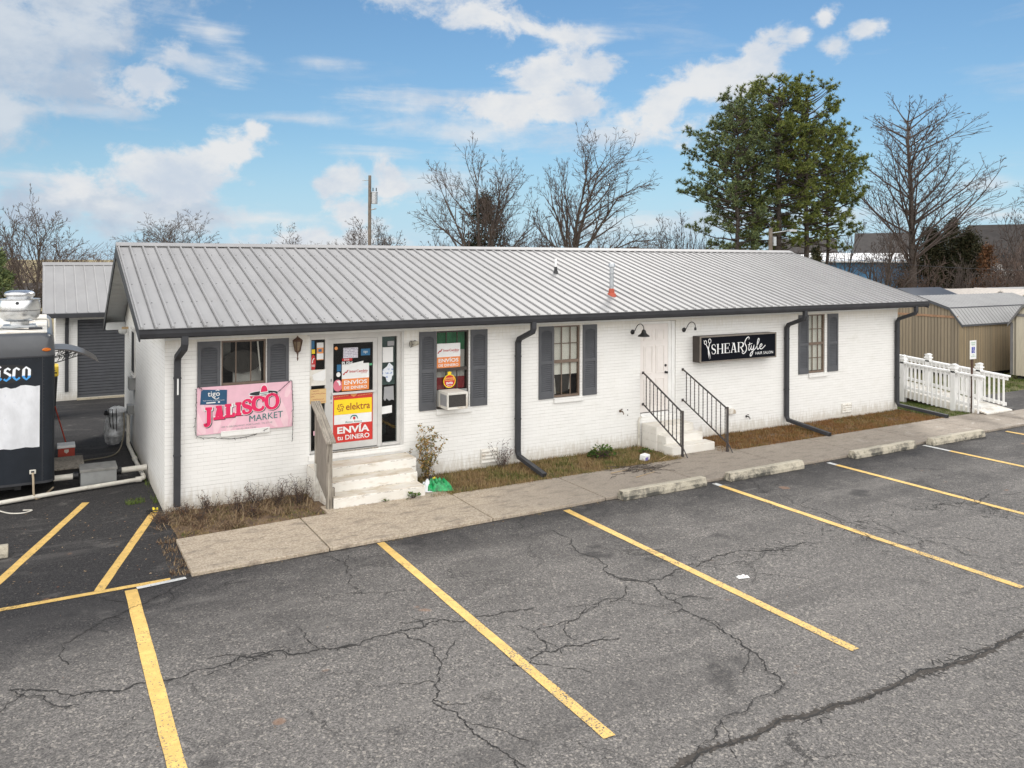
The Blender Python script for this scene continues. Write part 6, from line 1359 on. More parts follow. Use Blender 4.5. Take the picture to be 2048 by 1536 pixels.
# ------------------------------------------------------------------ poles and wires
def pole(px, D, ztop, r, label, transformer):
    x, y = at(px, D); t = thing('utility_pole', (x, y, -.13), label, 'utility pole')
    m = MB(); m.tube([(x, y, -.13), (x, y, ztop)], [r, r * .72], 10); m.build('post', M['oldwood_dark'], t)
    if transformer:
        m = MB(); m.lathe([(.02, 0), (.24, .02), (.24, .85), (.27, .87), (.24, .93), (.05, .97)], (x + RGT.x*.36, y + RGT.y*.36, zat(px, 408, D)), 14); m.build('transformer', M['steel'], t, smooth='auto')
        m = MB()
        for (o, z) in ((.25, .98), (.5, .98)): m.lathe([(.03, 0), (.05, .05), (.03, .12), (.05, .17), (.02, .26)], (x + RGT.x*o, y + RGT.y*o, zat(px, 408, D) + z), 8)
        m.build('insulator', M['trim'], t); m = MB()
        m.tube([(x, y, ztop - .35), (x - RGT.x*.55, y - RGT.y*.55, ztop - .38)], .03, 6); m.tube([(x, y, zat(px, 420, D)), (x + RGT.x*.5, y + RGT.y*.5, zat(px, 417, D))], .05, 6); m.build('arm', M['steel'], t)
    else:
        m = MB(); m.tube([(x, y, ztop - .3), (x + RGT.x*1.2, y + RGT.y*1.2, ztop - .12)], .03, 6); m.box(x + RGT.x*1.2 - .3, x + RGT.x*1.2 + .3, y + RGT.y*1.2 - .1, y + RGT.y*1.2 + .1, ztop - .2, ztop - .08); m.box(x + .05, x + .25, y - .2, y - .05, ztop - 1.0, ztop - .5); m.build('street_lamp', M['steel'], t)
M['oldwood_dark'] = wood_mat('pole_wood', (.12, .095, .075), (.23, .195, .165), (6, 6, .8))
pole(739, 62, zat(739, 351, 62), .155, 'tall wooden utility pole with transformer above the shop roof', True); pole(1541, 46, zat(1541, 456, 46), .15, 'short wooden pole with small street lamp under the pines', False)
def wire(p, q, sag, label):
    P = [Vector(p).lerp(Vector(q), k / 20) - Vector((0, 0, sag * 4 * (k/20) * (1 - k/20))) for k in range(21)]
    m = MB(); m.tube(P, .011, 4); local(m, 'power_line', M['trim'], tuple(P[0]), label, 'power line')
a = at(739, 62); b = at(-300, 60); None
a = at(1541, 46); b = at(2300, 50); wire((a[0], a[1], zat(1541, 500, 46)), (b[0], b[1], zat(2300, 538, 50)), .5, 'thin power line running right from the short pole past the cedars')

# ------------------------------------------------------------------ trees
def norm(v): return v.normalized()
def limb_mesh(segs, sides=4):
    vs, fs = [], []
    for (p, r0, q, r1) in segs:
        d = (q - p); L = d.length
        if L < 1e-5: continue
        d /= L; a = Vector((0, 0, 1)) if abs(d.z) < .9 else Vector((1, 0, 0)); u = d.cross(a).normalized(); w = d.cross(u); b = len(vs)
        n = sides if r0 > .025 else 3
        for c, r in ((p, r0), (q, r1)):
            for j in range(n):
                t = 6.28319 * j / n; vs.append(c + (u * math.cos(t) + w * math.sin(t)) * r)
        for j in range(n): fs.append((b + j, b + (j+1) % n, b + n + (j+1) % n, b + n + j))
    return vs, fs
def raw(name, vs, fs, mt, parent, smooth=True):
    me = bpy.data.meshes.new(name); o = origin(parent); me.from_pydata([v - o for v in vs], [], fs); me.materials.append(mt)
    if smooth: me.polygons.foreach_set('use_smooth', [True] * len(me.polygons))
    ob = bpy.data.objects.new(name, me); COL.objects.link(ob); ob.parent = parent; ORIG[ob.name] = o; return ob
def grow(r, p, d, L, rad, lvl, mx, out, prm, trop):
    n = max(2, int(L / prm['seg'][min(lvl, 3)])); st = L / n; pts = []
    for i in range(n):
        wob = prm['wob'] * ((0.22 if prm is LEAD else 0.5) if lvl == 0 else 1)
        d = norm(d + Vector((r.uniform(-1, 1), r.uniform(-1, 1), r.uniform(-1, 1))) * wob + Vector((0, 0, trop)))
        q = p + d * st; a, b = rad * (1 - .8 * i / n), rad * (1 - .8 * (i+1) / n)
        out.append((p, max(a, prm['rmin']), q, max(b, prm['rmin'] * .8), lvl)); p = q; pts.append((q.copy(), d.copy(), (i+1) / n, b))
    if lvl >= mx: return
    k = prm['kids'][lvl]; k = max(1, int(k * r.uniform(.75, 1.25) * min(1, L / prm['ref'][lvl] + .25)))
    for j in range(k):
        f = prm['from'][lvl] + (1 - prm['from'][lvl]) * (j + r.random()) / k
        i = min(n - 1, int(f * n)); q, dd, t, rr = pts[i]
        side = norm(dd.cross(Vector((r.uniform(-1, 1), r.uniform(-1, 1), r.uniform(-1, 1)))) + Vector((1e-4, 0, 0))); ang = R(r.uniform(*prm['ang'][lvl]))
        cd = norm(dd * math.cos(ang) + side * math.sin(ang) + Vector((0, 0, prm['lift'])))
        CL = L * prm['len'][lvl] * (1 - prm['tap'] * t) * r.uniform(.7, 1.2)
        grow(r, q, cd, CL, max(rad * prm['rr'] * (1 - .5 * t), prm['rmin']), lvl + 1, mx, out, prm, prm['trop'])
VASE = dict(seg=(.6, .5, .4, .3), wob=.13, rmin=.0112, kids=(9, 9, 9, 5), ref=(4, 4, 2, 1), ang=((20, 48), (22, 55), (25, 60), (25, 60)), len=(.66, .56, .52, .5), tap=.45, rr=.55, lift=.07, trop=.022); VASE['from'] = (.25, .25, .2, .15)
LEAD = dict(seg=(.7, .5, .4, .3), wob=.10, rmin=.0135, kids=(60, 12, 9, 5), ref=(8, 4, 2, 1), ang=((28, 58), (20, 42), (22, 50), (25, 60)), len=(.52, .52, .5, .5), tap=.74, rr=.34, lift=.08, trop=.07); LEAD['from'] = (.22, .22, .2, .15)
BUSH = dict(seg=(.4, .35, .3, .25), wob=.16, rmin=.0125, kids=(9, 7, 6, 4), ref=(3, 2, 1, 1), ang=((15, 45), (20, 55), (25, 60), (25, 60)), len=(.6, .55, .5, .5), tap=.4, rr=.55, lift=.08, trop=.03); BUSH['from'] = (.2, .2, .2, .15)
def bare_tree(px, D, pl, pr, ptop, label, style='vase', seed=1, stems=6, mx=3, pbase=None, group=None, name='bare_tree', lean=.45, twig=None, trunk_frac=.16, rad=None):
    r = random.Random(seed); x, y = at(px, D); z0 = -.13; H = zat(px, ptop, D) - z0; Wd = (pr - pl) * D / F
    base = Vector((x, y, z0)); out = []
    rad = rad or H * .020
    if style == 'lead':
        grow(r, base, Vector((0, 0, 1)), H, rad, 0, mx, out, LEAD, .03)
    else:
        prm = VASE if style == 'vase' else BUSH
        th = H * trunk_frac; out.append((base, rad * 1.25, base + Vector((0, 0, th)), rad, 0))
        for k in range(stems):
            a = 6.283 * (k * 1.618 % 1 if style == 'vase' else (k + r.random() * .7) / stems) + r.uniform(-.25, .25); ln = lean * (.12 + 1.3 * ((k + r.random()) / stems) ** 1.1 if style == 'vase' else r.uniform(.35, 1.25))
            LL = (H - th) * r.uniform(.72, 1.0)
            if style == 'vase':                                     # limbs fan out to a dome as wide as the crown
                tt = R(5 + min(76, 22 + lean * 30) * ((k + r.random()) / stems) ** .75); ln = math.tan(tt)
                LL = r.uniform(.72, .98) / math.sqrt((math.cos(tt) / (H - th)) ** 2 + (math.sin(tt) / (Wd * .47)) ** 2)
            d = norm(Vector((math.cos(a) * ln, math.sin(a) * ln, 1)))
            grow(r, base + Vector((0, 0, th * (r.uniform(.85, 1) if style != 'vase' else 1.0 - .25 * k / stems))), d, LL, rad * r.uniform(.38, .6), 1 if style == 'bush' else 0, mx, out, prm, .012)
    # fit the crown to the spread seen in the photograph
    us = [(q - base).dot(RGT) for _, _, q, _, _ in out]; zs = [q.z for _, _, q, _, _ in out]; us.sort(); zs.sort()
    lo, hi = us[int(len(us)*.004)], us[int(len(us)*.996)]; zt = zs[int(len(zs)*.998)]
    L0, H0 = (pl - px) * D / F, (pr - px) * D / F; kz = H / (zt - z0); kl, kr = abs(L0 / min(lo, -.1)), abs(H0 / max(hi, .1)); kd = (kl + kr) / 2
    def fit(p):
        v = p - base; u = v.dot(RGT); f = v.dot(FWD); return base + RGT * (u * (kl if u < 0 else kr)) + FWD * (f * kd) + Vector((0, 0, v.z * kz))
    t = thing(name, (x, y, z0), label, 'tree' if name != 'bare_shrub' else 'shrub', group)
    A = [(fit(p), a, fit(q), b) for p, a, q, b, l in out if l <= (0 if style != 'bush' else 1)]; B = [(fit(p), a, fit(q), b) for p, a, q, b, l in out if l > (0 if style != 'bush' else 1)]
    raw('trunk', *limb_mesh(A, 7), M['bark'], t); raw('crown', *limb_mesh(B, 4), twig or M['twig'], t)
    return t
G = 'bare winter trees behind the shop'
bare_tree(66, 46, -30, 178, 383, 'spreading bare tree at the left edge behind the exhaust fan', 'vase', 11, 20, 3, group=G, lean=1.5)
bare_tree(345, 66, 228, 442, 424, 'low bare tree just above the left end of the shop ridge', 'vase', 12, 18, 3, group=G, lean=1.3)
bare_tree(580, 74, 498, 650, 448, 'pale thin bare tree showing only its top over the ridge left of the utility pole', 'vase', 13, 14, 3, group=G, lean=1.0)
bare_tree(752, 66, 650, 840, 434, 'bare tree standing behind the utility pole', 'vase', 14, 18, 3, group=G, lean=1.3)
bare_tree(965, 54, 828, 1092, 286, 'bare multi stemmed tree with a dark cedar growing inside it', 'vase', 26, 20, 3, group=G, lean=1.7, trunk_frac=.24)
bare_tree(1148, 52, 1052, 1328, 268, 'bare tree with wide arching lower limbs, right of the cedar filled one', 'vase', 16, 15, 3, group=G, lean=2.1, trunk_frac=.36, rad=.27)
bare_tree(1828, 58, 1722, 1968, 178, 'tall bare tree with one straight trunk right of the pines', 'lead', 17, mx=3, group=G, rad=.32)
bare_tree(1768, 53, 1690, 1850, 425, 'gnarly low bare tree beside the tall straight one', 'vase', 18, 6, 3, group=G, lean=.75, trunk_frac=.18, rad=.22)
bare_tree(2062, 56, 1998, 2150, 345, 'bare tree cut off by the right picture edge', 'vase', 19, 7, 3, group=G, lean=.5)
bare_tree(1350, 54, 1290, 1420, 420, 'small bare tree between the arching tree and the pines', 'vase', 20, 7, 3, group=G, lean=.5)
bare_tree(1690, 56, 1655, 1735, 440, 'thin bare tree right beside the rightmost pine trunk', 'vase', 21, 4, 3, group=G, lean=.35)
M['rtwig'] = mat('reddish_twig', (.105, .07, .055), .9, .25, 2)
GB = 'bare shrubs along the back of the lot'
for k, (px, D, pl, pr, pt, lab) in enumerate(((1625, 62, 1590, 1680, 470, 'twig thicket between the two right pine trunks'), (1790, 62, 1745, 1850, 478, 'tall twig thicket right behind the tall bare tree'), (1990, 58, 1940, 2050, 480, 'rusty twig thicket below the big dark roof'), (2045, 60, 2000, 2110, 470, 'tall twig thicket cut by the right edge'), (1440, 58, 1380, 1500, 462, 'brown twig thicket behind the grey one at the left pine'), (1560, 60, 1505, 1620, 478, 'twig thicket between the middle pines'), (1255, 58, 1205, 1310, 455, 'twiggy shrub below the right limbs of the arching tree'), (1390, 52, 1345, 1450, 440, 'dense grey twig thicket at the foot of the left pine'), (1080, 60, 1030, 1130, 465, 'twiggy shrub between the two big bare trees'), 
(1850, 55, 1800, 1915, 505, 'low twig thicket around the tall bare tree foot'), (1935, 54, 1880, 2000, 505, 'low twig thicket in front of the cedars'), (2020, 54, 1960, 2085, 485, 'twig thicket at the right edge above the sheds'), (20, 60, -60, 110, 500, 'twig thicket at the left edge behind the trailer'), (120, 62, 60, 200, 520, 'twiggy shrub left of the garage roof'), (1200, 64, 1150, 1260, 470, 'pale twiggy shrub right of the arching tree trunk'), (700, 80, 640, 770, 468, 'twiggy shrub below the utility pole'), (1310, 62, 1270, 1360, 462, 'pale twiggy shrub left of the grey thicket'))):
    bare_tree(px, D, pl, pr, pt, lab, 'bush', 40 + k, 12, 3, group=GB, name='bare_shrub', lean=.7, trunk_frac=.03, rad=.06, twig=M['rtwig'] if k % 2 else M['twig'])

def pine_tree(px, D, pl, pr, ptop, pbare, label, seed, mt, rad=.2):
    r = random.Random(seed); x, y = at(px, D); z0 = -.13; H = zat(px, ptop, D) - z0; zb = zat(px, pbare, D); base = Vector((x, y, z0)); lo, hi = (px - pl) * D / F, (pr - px) * D / F
    t = thing('pine_tree', (x, y, z0), label, 'pine tree', 'tall pines behind the shop'); tr_, vs, fs = [], [], []
    P = [base]; n = 14
    for i in range(n): P.append(base + Vector((r.uniform(-.08, .08), r.uniform(-.08, .08), H * .97 * (i+1) / n)))
    for i in range(n): tr_.append((P[i], rad * (1 - .85 * i / n), P[i+1], rad * (1 - .85 * (i+1) / n)))
    br = []
    def tuft(c, up, s):
        nn = r.randint(17, 24)
        for k in range(nn):
            d = Vector((r.gauss(0, 1), r.gauss(0, 1), r.gauss(0, 1))).normalized() + up * .75; d.normalize()
            L = s * r.uniform(.7, 1.15); w = d.cross(Vector((r.uniform(-1, 1), r.uniform(-1, 1), r.uniform(-1, 1)))).normalized() * (.020 + .012 * r.random()); b = len(vs)
            vs.extend([c - w, c + w, c + d * L + w * .3]); fs.append((b, b+1, b+2))
    def side(a):                                                    # crown radius limit in direction a
        u = math.cos(a); return (hi if u > 0 else lo) * abs(u) + (hi + lo) / 2 * .9 * (1 - abs(u))
    nb = 128
    for k in range(nb):
        f = k / (nb - 1); f = f ** .85; z = zb + (z0 + H - zb) * f * .97; z += r.uniform(-.35, .35); h = min(1, max(0, (z - zb) / (z0 + H - zb)))
        env = (1 - ((h - .34) / .66) ** 2.3 * .80) if h > .34 else (.62 + 1.1 * h)
        a = k * 2.4 + r.uniform(-.5, .5); Lr = side(a) * env * r.choice((.45, .7, .85, .95, 1.05))
        dirh = RGT * math.cos(a) + FWD * math.sin(a); p = Vector((x, y, z)); rise = .25 + .75 * h; m = max(3, int(Lr / .38)); pp = p; pts = []
        for i in range(m):
            q = p + dirh * (Lr * (i+1) / m) + Vector((r.uniform(-.07, .07), r.uniform(-.07, .07), rise * Lr * ((i+1) / m) ** 1.5 * .62 + r.uniform(-.06, .06)))
            br.append((pp, .045 * (1 - i / m) + .012, q, .045 * (1 - (i+1) / m) + .011)); pp = q; pts.append(q)
        for i, q in enumerate(pts):
            if i / m < .34: continue
            for s_ in range(r.randint(2, 5)):
                dd = (dirh * r.uniform(.1, .9) + Vector((r.uniform(-.8, .8), r.uniform(-.8, .8), r.uniform(.1, .9)))).normalized(); L = r.uniform(.25, .75) * (1.15 - .4 * i / m); e = q + dd * L
                br.append((q, .014, e, .009)); tuft(e, (dd + Vector((0, 0, .6))).normalized(), r.uniform(.19, .32))
                if r.random() < .75: tuft(q.lerp(e, .55) + Vector((r.uniform(-.1, .1), r.uniform(-.1, .1), .05)), Vector((0, 0, 1)), .19)
        tuft(pts[-1], (dirh + Vector((0, 0, 1))).normalized(), .34)
    tuft(P[-1], Vector((0, 0, 1)), .4)
    raw('trunk', *limb_mesh(tr_, 9), M['pinebark'], t); raw('branch', *limb_mesh(br, 4), M['pinebark'], t); raw('crown', vs, fs, mt, t, False)
pine_tree(1473, 49, 1362, 1548, 205, 535, 'leftmost tall pine of the cluster, bluish, its long lower limbs reaching left', 1, M['needle2'], .20)
pine_tree(1506, 53, 1420, 1588, 180, 530, 'second pine from the left, rising behind the leftmost pine', 2, M['needle'], .21)
pine_tree(1556, 50, 1468, 1640, 168, 505, 'thick trunked pine in the middle of the cluster above the short pole', 3, M['needle'], .25)
pine_tree(1612, 51, 1535, 1702, 172, 505, 'tall pine right of the middle one with a bare thick lower trunk', 4, M['needle'], .22)
pine_tree(1654, 54, 1592, 1724, 262, 500, 'rightmost, shorter pine with a thin bare trunk', 5, M['needle'], .15)
def cedar(px, D, pl, pr, ptop, label, seed, n, mt, cat='evergreen tree', name='cedar_tree', fat=1.0):
    r = random.Random(seed); x, y = at(px, D); z0 = -.13; H = zat(px, ptop, D) - z0; Rr = (pr - pl) / 2 * D / F; t = thing(name, (x, y, z0), label, cat); vs, fs = [], []
    raw('trunk', *limb_mesh([(Vector((x, y, z0)), .14, Vector((x, y, z0 + H * .9)), .03)], 7), M['bark'], t)
    cl = []
    for k in range(70):
        f = r.random() ** .8; a = r.uniform(0, 6.283); rad = Rr * (1 - f ** 1.25) * r.uniform(.35, 1.12) + .08; cl.append((Vector((x + rad * math.cos(a), y + rad * math.sin(a), z0 + H * (.06 + .93 * f))), Rr * fat * r.uniform(.16, .32) * (1.15 - .6 * f)))
    cl.append((Vector((x, y, z0 + H * .95)), Rr * .14))
    for k in range(n):
        c, s = r.choice(cl); p = c + Vector((r.gauss(0, .5), r.gauss(0, .5), r.gauss(0, .6))) * s
        d = Vector((r.uniform(-1, 1), r.uniform(-1, 1), r.uniform(-.2, 1))).normalized(); w = d.cross(Vector((r.uniform(-1, 1), r.uniform(-1, 1), r.uniform(-1, 1)))).normalized() * r.uniform(.03, .06); L = r.uniform(.12, .30); b = len(vs)
        vs.extend([p - w, p + w, p + d * L]); fs.append((b, b+1, b+2))
    raw('crown', vs, fs, mt, t, False)
cedar(1866, 62, 1786, 1940, 462, 'dark cedar right of the tall bare tree, behind the dark roofed shed', 61, 13000, M['cedar'], fat=1.35); cedar(1935, 60, 1855, 2010, 470, 'dark cedar in front of the white house with the big roof', 62, 13000, M['cedar'], fat=1.35); cedar(1905, 64, 1850, 1960, 444, 'tallest dark cedar between the two wider ones', 63, 9000, M['cedar'], fat=1.3)
cedar(970, 56, 895, 1062, 395, 'dark cedar growing inside the multi stemmed bare tree', 64, 11000, M['cedar'], fat=1.3); cedar(-2, 42, -50, 34, 508, 'green cedar cut off by the left picture edge above the trailer', 65, 6000, M['needle2'])
cedar(1632, 44.5, 1598, 1668, 492, 'low young evergreen at the right end of the shop ridge', 67, 2500, M['cedar'])
cedar(1975, 57, 1940, 2030, 492, 'rust leaved oak in front of the white house', 66, 2200, M['rustleaf'], 'tree', 'oak_tree')
# far woodland along the horizon
def woodland(name, pts, D, label, seed, n, mt):
    r = random.Random(seed); segs = []
    for k in range(n):
        px = r.uniform(*pts); d = D * r.uniform(.9, 1.25); x, y = at(px, d); h = r.uniform(.3, 1.0) * (zat(px, 500, d) + .5); p = Vector((x, y, -.2))
        for j in range(5):
            q = p + Vector((r.uniform(-.5, .5), r.uniform(-.5, .5), h / 5)); segs.append((p, .05 * (1 - j/6), q, .05 * (1 - (j+1)/6)))
            for s in range(3):
                e = q + Vector((r.uniform(-1.2, 1.2), r.uniform(-1.2, 1.2), r.uniform(.1, 1.3))); segs.append((q, .022, e, .012))
            p = q
    vs, fs = limb_mesh(segs, 3); me = bpy.data.meshes.new(name); me.from_pydata(vs, [], fs); me.materials.append(mt); o = bpy.data.objects.new(name, me); COL.objects.link(o); return tag(o, label, 'woodland', kind='stuff')
woodland('woodland', (-400, 2500), 110, 'line of bare brown woodland along the horizon', 70, 1500, M['rtwig']); woodland('woodland', (1840, 2250), 68, 'bare brown brush behind the small sheds', 71, 420, M['rtwig'])

# ------------------------------------------------------------------ grass, weeds and small plants
def blades(name, label, n, area, hmin, hmax, w, mt, seed, lean=.6, keep=None, z=-.03, curl=0):
    r = random.Random(seed); vs, fs = [], []
    cl = [(r.uniform(area[0], area[1]), r.uniform(area[2], area[3])) for _ in range(max(8, n // 45))]
    for k in range(n):
        if r.random() < .65:
            c = r.choice(cl); x, y = r.gauss(c[0], .07), r.gauss(c[1], .05)
        else: x, y = r.uniform(area[0], area[1]), r.uniform(area[2], area[3])
        if not (area[0] <= x <= area[1] and area[2] <= y <= area[3]) or (keep and not keep(x, y)): continue
        h = r.uniform(hmin, hmax) * r.uniform(.5, 1); a = r.uniform(0, 6.283); l = lean * r.uniform(.2, 1.4); ww = w * r.uniform(.6, 1.3)
        d = Vector((math.cos(a) * l, math.sin(a) * l, 1)).normalized(); s = Vector((-math.sin(a), math.cos(a), 0)) * ww / 2; p = Vector((x, y, z)); b = len(vs)
        if not curl: vs.extend([p - s, p + s, p + d * h]); fs.append((b, b+1, b+2))
        else:
            m = p + d * h * .55; e = m + Vector((math.cos(a) * l * 1.5, math.sin(a) * l * 1.5, .25 - curl * r.random())).normalized() * h * .5; e.z = max(e.z, .005)
            vs.extend([p - s, p + s, m + s * .7, m - s * .7, e]); fs += [(b, b+1, b+2, b+3), (b+3, b+2, b+4)]
    me = bpy.data.meshes.new(name); me.from_pydata(vs, [], fs); me.materials.append(mt); o = bpy.data.objects.new(name, me); COL.objects.link(o)
    return tag(o, label, 'grass', kind='stuff')
M['leaf_dry'] = ramp_mat('drying_leaves', [(.30, .17, .06), (.42, .28, .10), (.20, .17, .06), (.11, .13, .04), (.30, .15, .07)]); M['leaf_green'] = ramp_mat('broad_green_leaves', [(.035, .07, .015), (.06, .11, .02), (.09, .15, .03), (.16, .15, .04)]); M['leaf_purple'] = ramp_mat('dull_purple_leaves', [(.07, .035, .035), (.11, .055, .045), (.14, .09, .06)])
nost = lambda x, y: not (2.3 < x < 4.4 and y > -1.32) and not (9.98 < x < 11.35 and y > -1.2) and y < -.02
M['grass_mix'] = ramp_mat('mixed_winter_grass', [(.13, .07, .035), (.22, .14, .07), (.33, .24, .12), (.18, .13, .05), (.10, .13, .035), (.065, .115, .025)], .9, patch=1.4)
M['grass_red'] = ramp_mat('reddish_winter_grass', [(.13, .06, .026), (.21, .10, .04), (.27, .155, .065), (.16, .10, .035), (.10, .10, .028)], .9, patch=1.2)
M['grass_green'] = ramp_mat('green_verge_grass', [(.15, .13, .05), (.11, .14, .035), (.08, .13, .03), (.14, .16, .05), (.19, .15, .07)], .9, patch=1.0)
M['straw'] = ramp_mat('dead_straw', [(.06, .032, .022), (.12, .075, .045), (.22, .155, .09), (.34, .26, .16), (.09, .05, .032), (.25, .18, .11), (.13, .075, .045)], .9)
blades('grass', 'brown and green winter grass between the shop steps and the salon steps', 34000, (4.25, 10.05, -1.50, -.02), .03, .13, .011, M['grass_mix'], 81, .8, nost)
blades('grass', 'short reddish brown grass between the salon steps and the right end of the wall', 36000, (11.2, 19.35, -1.48, -.02), .025, .10, .011, M['grass_red'], 82, .7, nost)
blades('grass', 'straw and green tufts in the reddish grass right of the salon steps', 12000, (11.2, 19.35, -1.48, -.02), .03, .12, .012, M['grass_mix'], 100, .9, lambda x, y: nost(x, y) and math.sin(x * 2.7) + math.sin(x * 1.1 + y * 4) + math.sin(y * 6 + x * 3) > .35)
blades('grass', 'green verge grass around the parking sign and the last downspout', 9000, (19.35, 20.95, -1.4, 1.5), .03, .08, .013, M['grass_green'], 83, .7)
blades('grass', 'rough grass in front of the storage sheds', 9000, (22.5, 33, .4, 2.9), .05, .14, .022, M['grass_green'], 84, .7, z=-.1)
blades('dead_weeds', 'matted dead brown weeds below the pink banner, left of the shop steps', 2600, (-.22, 2.30, -1.52, -.03), .08, .40, .010, M['straw'], 85, 1.9, lambda x, y: y > -1.30 - .25 * math.sin(x * 3) and not (x < 0 and y > -.1) and (y > -.95 or math.sin(x * 9) + math.sin(x * 4 + y * 6) > .2), curl=1.1)
blades('grass', 'short brown and green grass at the front of the left bed', 3600, (.0, 2.35, -1.58, -.1), .02, .07, .012, M['grass_mix'], 99, 1.0)
blades('dead_weeds', 'dead leaves and stalks along the left end of the walk', 420, (-.26, .0, -3.0, -1.2), .02, .06, .014, M['straw'], 86, 1.6, z=-.045, curl=1.1)
blades('grass', 'scattered green clover and weeds in the winter grass', 5200, (4.3, 20, -1.45, -.02), .02, .07, .02, M['leaf_green'], 98, 1.2, lambda x, y: nost(x, y) and math.sin(x * 1.9 + 1) + math.sin(x * 4.3 + y * 5) + math.sin(y * 7 + x) > .95)
blades('grass', 'tuft of green weeds on the asphalt by the side wall', 260, (-.52, -.2, .8, 1.15), .03, .10, .012, M['grass_green'], 87, .9, z=-.05)
blades('grass', 'green weeds along the foot of the side wall', 420, (-.10, -.01, .1, 5.0), .03, .12, .012, M['grass_green'], 88, .9, z=-.05)
blades('grass', 'tiny weeds in the joint at the foot of the walk edge', 500, (0, 7, -3.10, -3.02), .01, .04, .010, M['grass_mix'], 89, 1.0, z=-.05, keep=lambda x, y: math.sin(x * 2.3) + math.sin(x * 5.1) > .3)
# shrubs and stalks
WEED = []
def shrub(x, y, H, W_, stems, leaves, leaf, label, seed, mt, name='dry_shrub', lw=.02, ll=.05, spread=.35, stem_m=None):
    r = random.Random(seed); t = thing(name, (x, y, -.03), label, 'plant'); WEED.append(t); segs, vs, fs = [], [], []; pts = []
    for k in range(stems):
        a = r.uniform(0, 6.283); l = spread * r.uniform(.1, 1); p = Vector((x + r.gauss(0, W_ * .12), y + r.gauss(0, W_ * .08), -.03)); d = Vector((math.cos(a) * l, math.sin(a) * l * .6, 1)).normalized(); h = H * r.uniform(.5, 1.05); n = 6
        for i in range(n):
            d = (d + Vector((r.uniform(-.2, .2), r.uniform(-.14, .14), .03))).normalized(); q = p + d * h / n
            if q.y > -.03: q.y = -.03
            segs.append((p, .006 * (1 - i / 8), q, .006 * (1 - (i+1) / 8))); pts.append((q.copy(), i / n))
            if i > 0 and r.random() < .7:
                e = q + Vector((r.uniform(-1, 1), r.uniform(-.7, .5), r.uniform(.1, .9))).normalized() * h * r.uniform(.08, .22)
                e.y = min(e.y, -.03); segs.append((q, .004, e, .002)); pts += [(e.copy(), 1), (q.lerp(e, .5), 1)]
            p = q
    for k in range(leaves):
        q, f = r.choice(pts); c = q + Vector((r.uniform(-.03, .03), r.uniform(-.03, .03), r.uniform(-.02, .03))); c.y = min(c.y, -.04)
        d = Vector((r.uniform(-1, 1), r.uniform(-1, .3), r.uniform(-.6, 1))).normalized(); s = d.cross(Vector((r.uniform(-1, 1), r.uniform(-1, 1), r.uniform(-1, 1)))).normalized() * lw * r.uniform(.6, 1.2) / 2; L = ll * r.uniform(.6, 1.3); b = len(vs)
        vs.extend([c, c + d * L * .5 + s, c + d * L, c + d * L * .5 - s]); fs.append((b, b+1, b+2, b+3))
    raw('stem', *limb_mesh(segs, 4), stem_m or M['twig'], t); raw('foliage', vs, fs, mt, t, False)
shrub(4.66, -.22, .92, .55, 16, 1000, None, 'tall dry bush with yellow brown leaves right of the shop steps', 91, M['leaf_dry'], lw=.026, ll=.06, spread=.34); shrub(4.33, -.09, .55, .12, 6, 60, None, 'thin dry stalk between the shop steps and the tall dry bush', 92, M['leaf_dry'], spread=.15)
shrub(6.34, -.22, .60, .35, 22, 200, None, 'dull purple twiggy bush at the foundation vent left of the second downspout', 93, M['leaf_purple'], lw=.014, ll=.045, spread=.5)
M['weedleaf'] = ramp_mat('dead_weed_seed', [(.07, .035, .025), (.13, .075, .045), (.20, .13, .08), (.10, .05, .035)])
for k, (x, y, h, w) in enumerate(((.22, -.45, .26, .3), (.62, -.35, .34, .4), (1.05, -.5, .30, .4), (1.42, -.3, .38, .4), (1.78, -.45, .42, .4), (2.12, -.55, .48, .35), (1.25, -.85, .2, .3), (-.08, -.55, .2, .3), (.45, -.8, .18, .3))):
    shrub(x, y, h, w, 24, 200, None, 'dead brown weed clump in the matted bed below the pink banner', 120 + k, M['weedleaf'], 'weed_clump', .012, .03, 1.1)
    tag(WEED[-1], group='dead weed clumps below the banner')
def leafy(x, y, Rr, H, n, label, seed, sz=.07, z=-.03):
    r = random.Random(seed); t = thing('leafy_plant', (x, y, z), label, 'plant'); vs, fs, segs = [], [], []
    for k in range(n):
        a = r.uniform(0, 6.283); q = math.sqrt(r.random()) * Rr; h = H * (1 - (q / Rr) ** 2 * .75) * r.uniform(.35, 1.05); c = Vector((x + q * math.cos(a), y + q * .7 * math.sin(a), z + h)); segs.append((Vector((x + q * .3 * math.cos(a), y + q * .2 * math.sin(a), z)), .004, c, .002))
        d = Vector((math.cos(a) + r.uniform(-.5, .5), math.sin(a) + r.uniform(-.5, .5), r.uniform(-.3, .6))).normalized(); s = d.cross(Vector((r.uniform(-.4, .4), r.uniform(-.4, .4), 1))).normalized() * sz * .45 * r.uniform(.7, 1.2); L = sz * r.uniform(.8, 1.3); b = len(vs); u = Vector((0, 0, .012))
        vs.extend([c, c + d * L * .35 + s, c + d * L * .8 + s * .7 + u, c + d * L, c + d * L * .8 - s * .7 + u, c + d * L * .35 - s]); fs.append((b, b+1, b+2, b+3, b+4, b+5))
    raw('stem', *limb_mesh(segs, 3), M['twig'], t); raw('leaves', vs, fs, M['leaf_green'], t, False)
leafy(8.62, -.50, .30, .30, 150, 'round green leafy plant on the grass left of the salon steps', 94); leafy(3.92, -1.33, .10, .13, 26, 'small green weed at the front of the shop steps', 95, .055, 0); leafy(3.40, -1.31, .05, .07, 9, 'tiny green sprout below the bottom shop step', 96, .04, 0); leafy(9.75, -.62, .16, .13, 40, 'low green weed beside the left salon step', 97, .05)

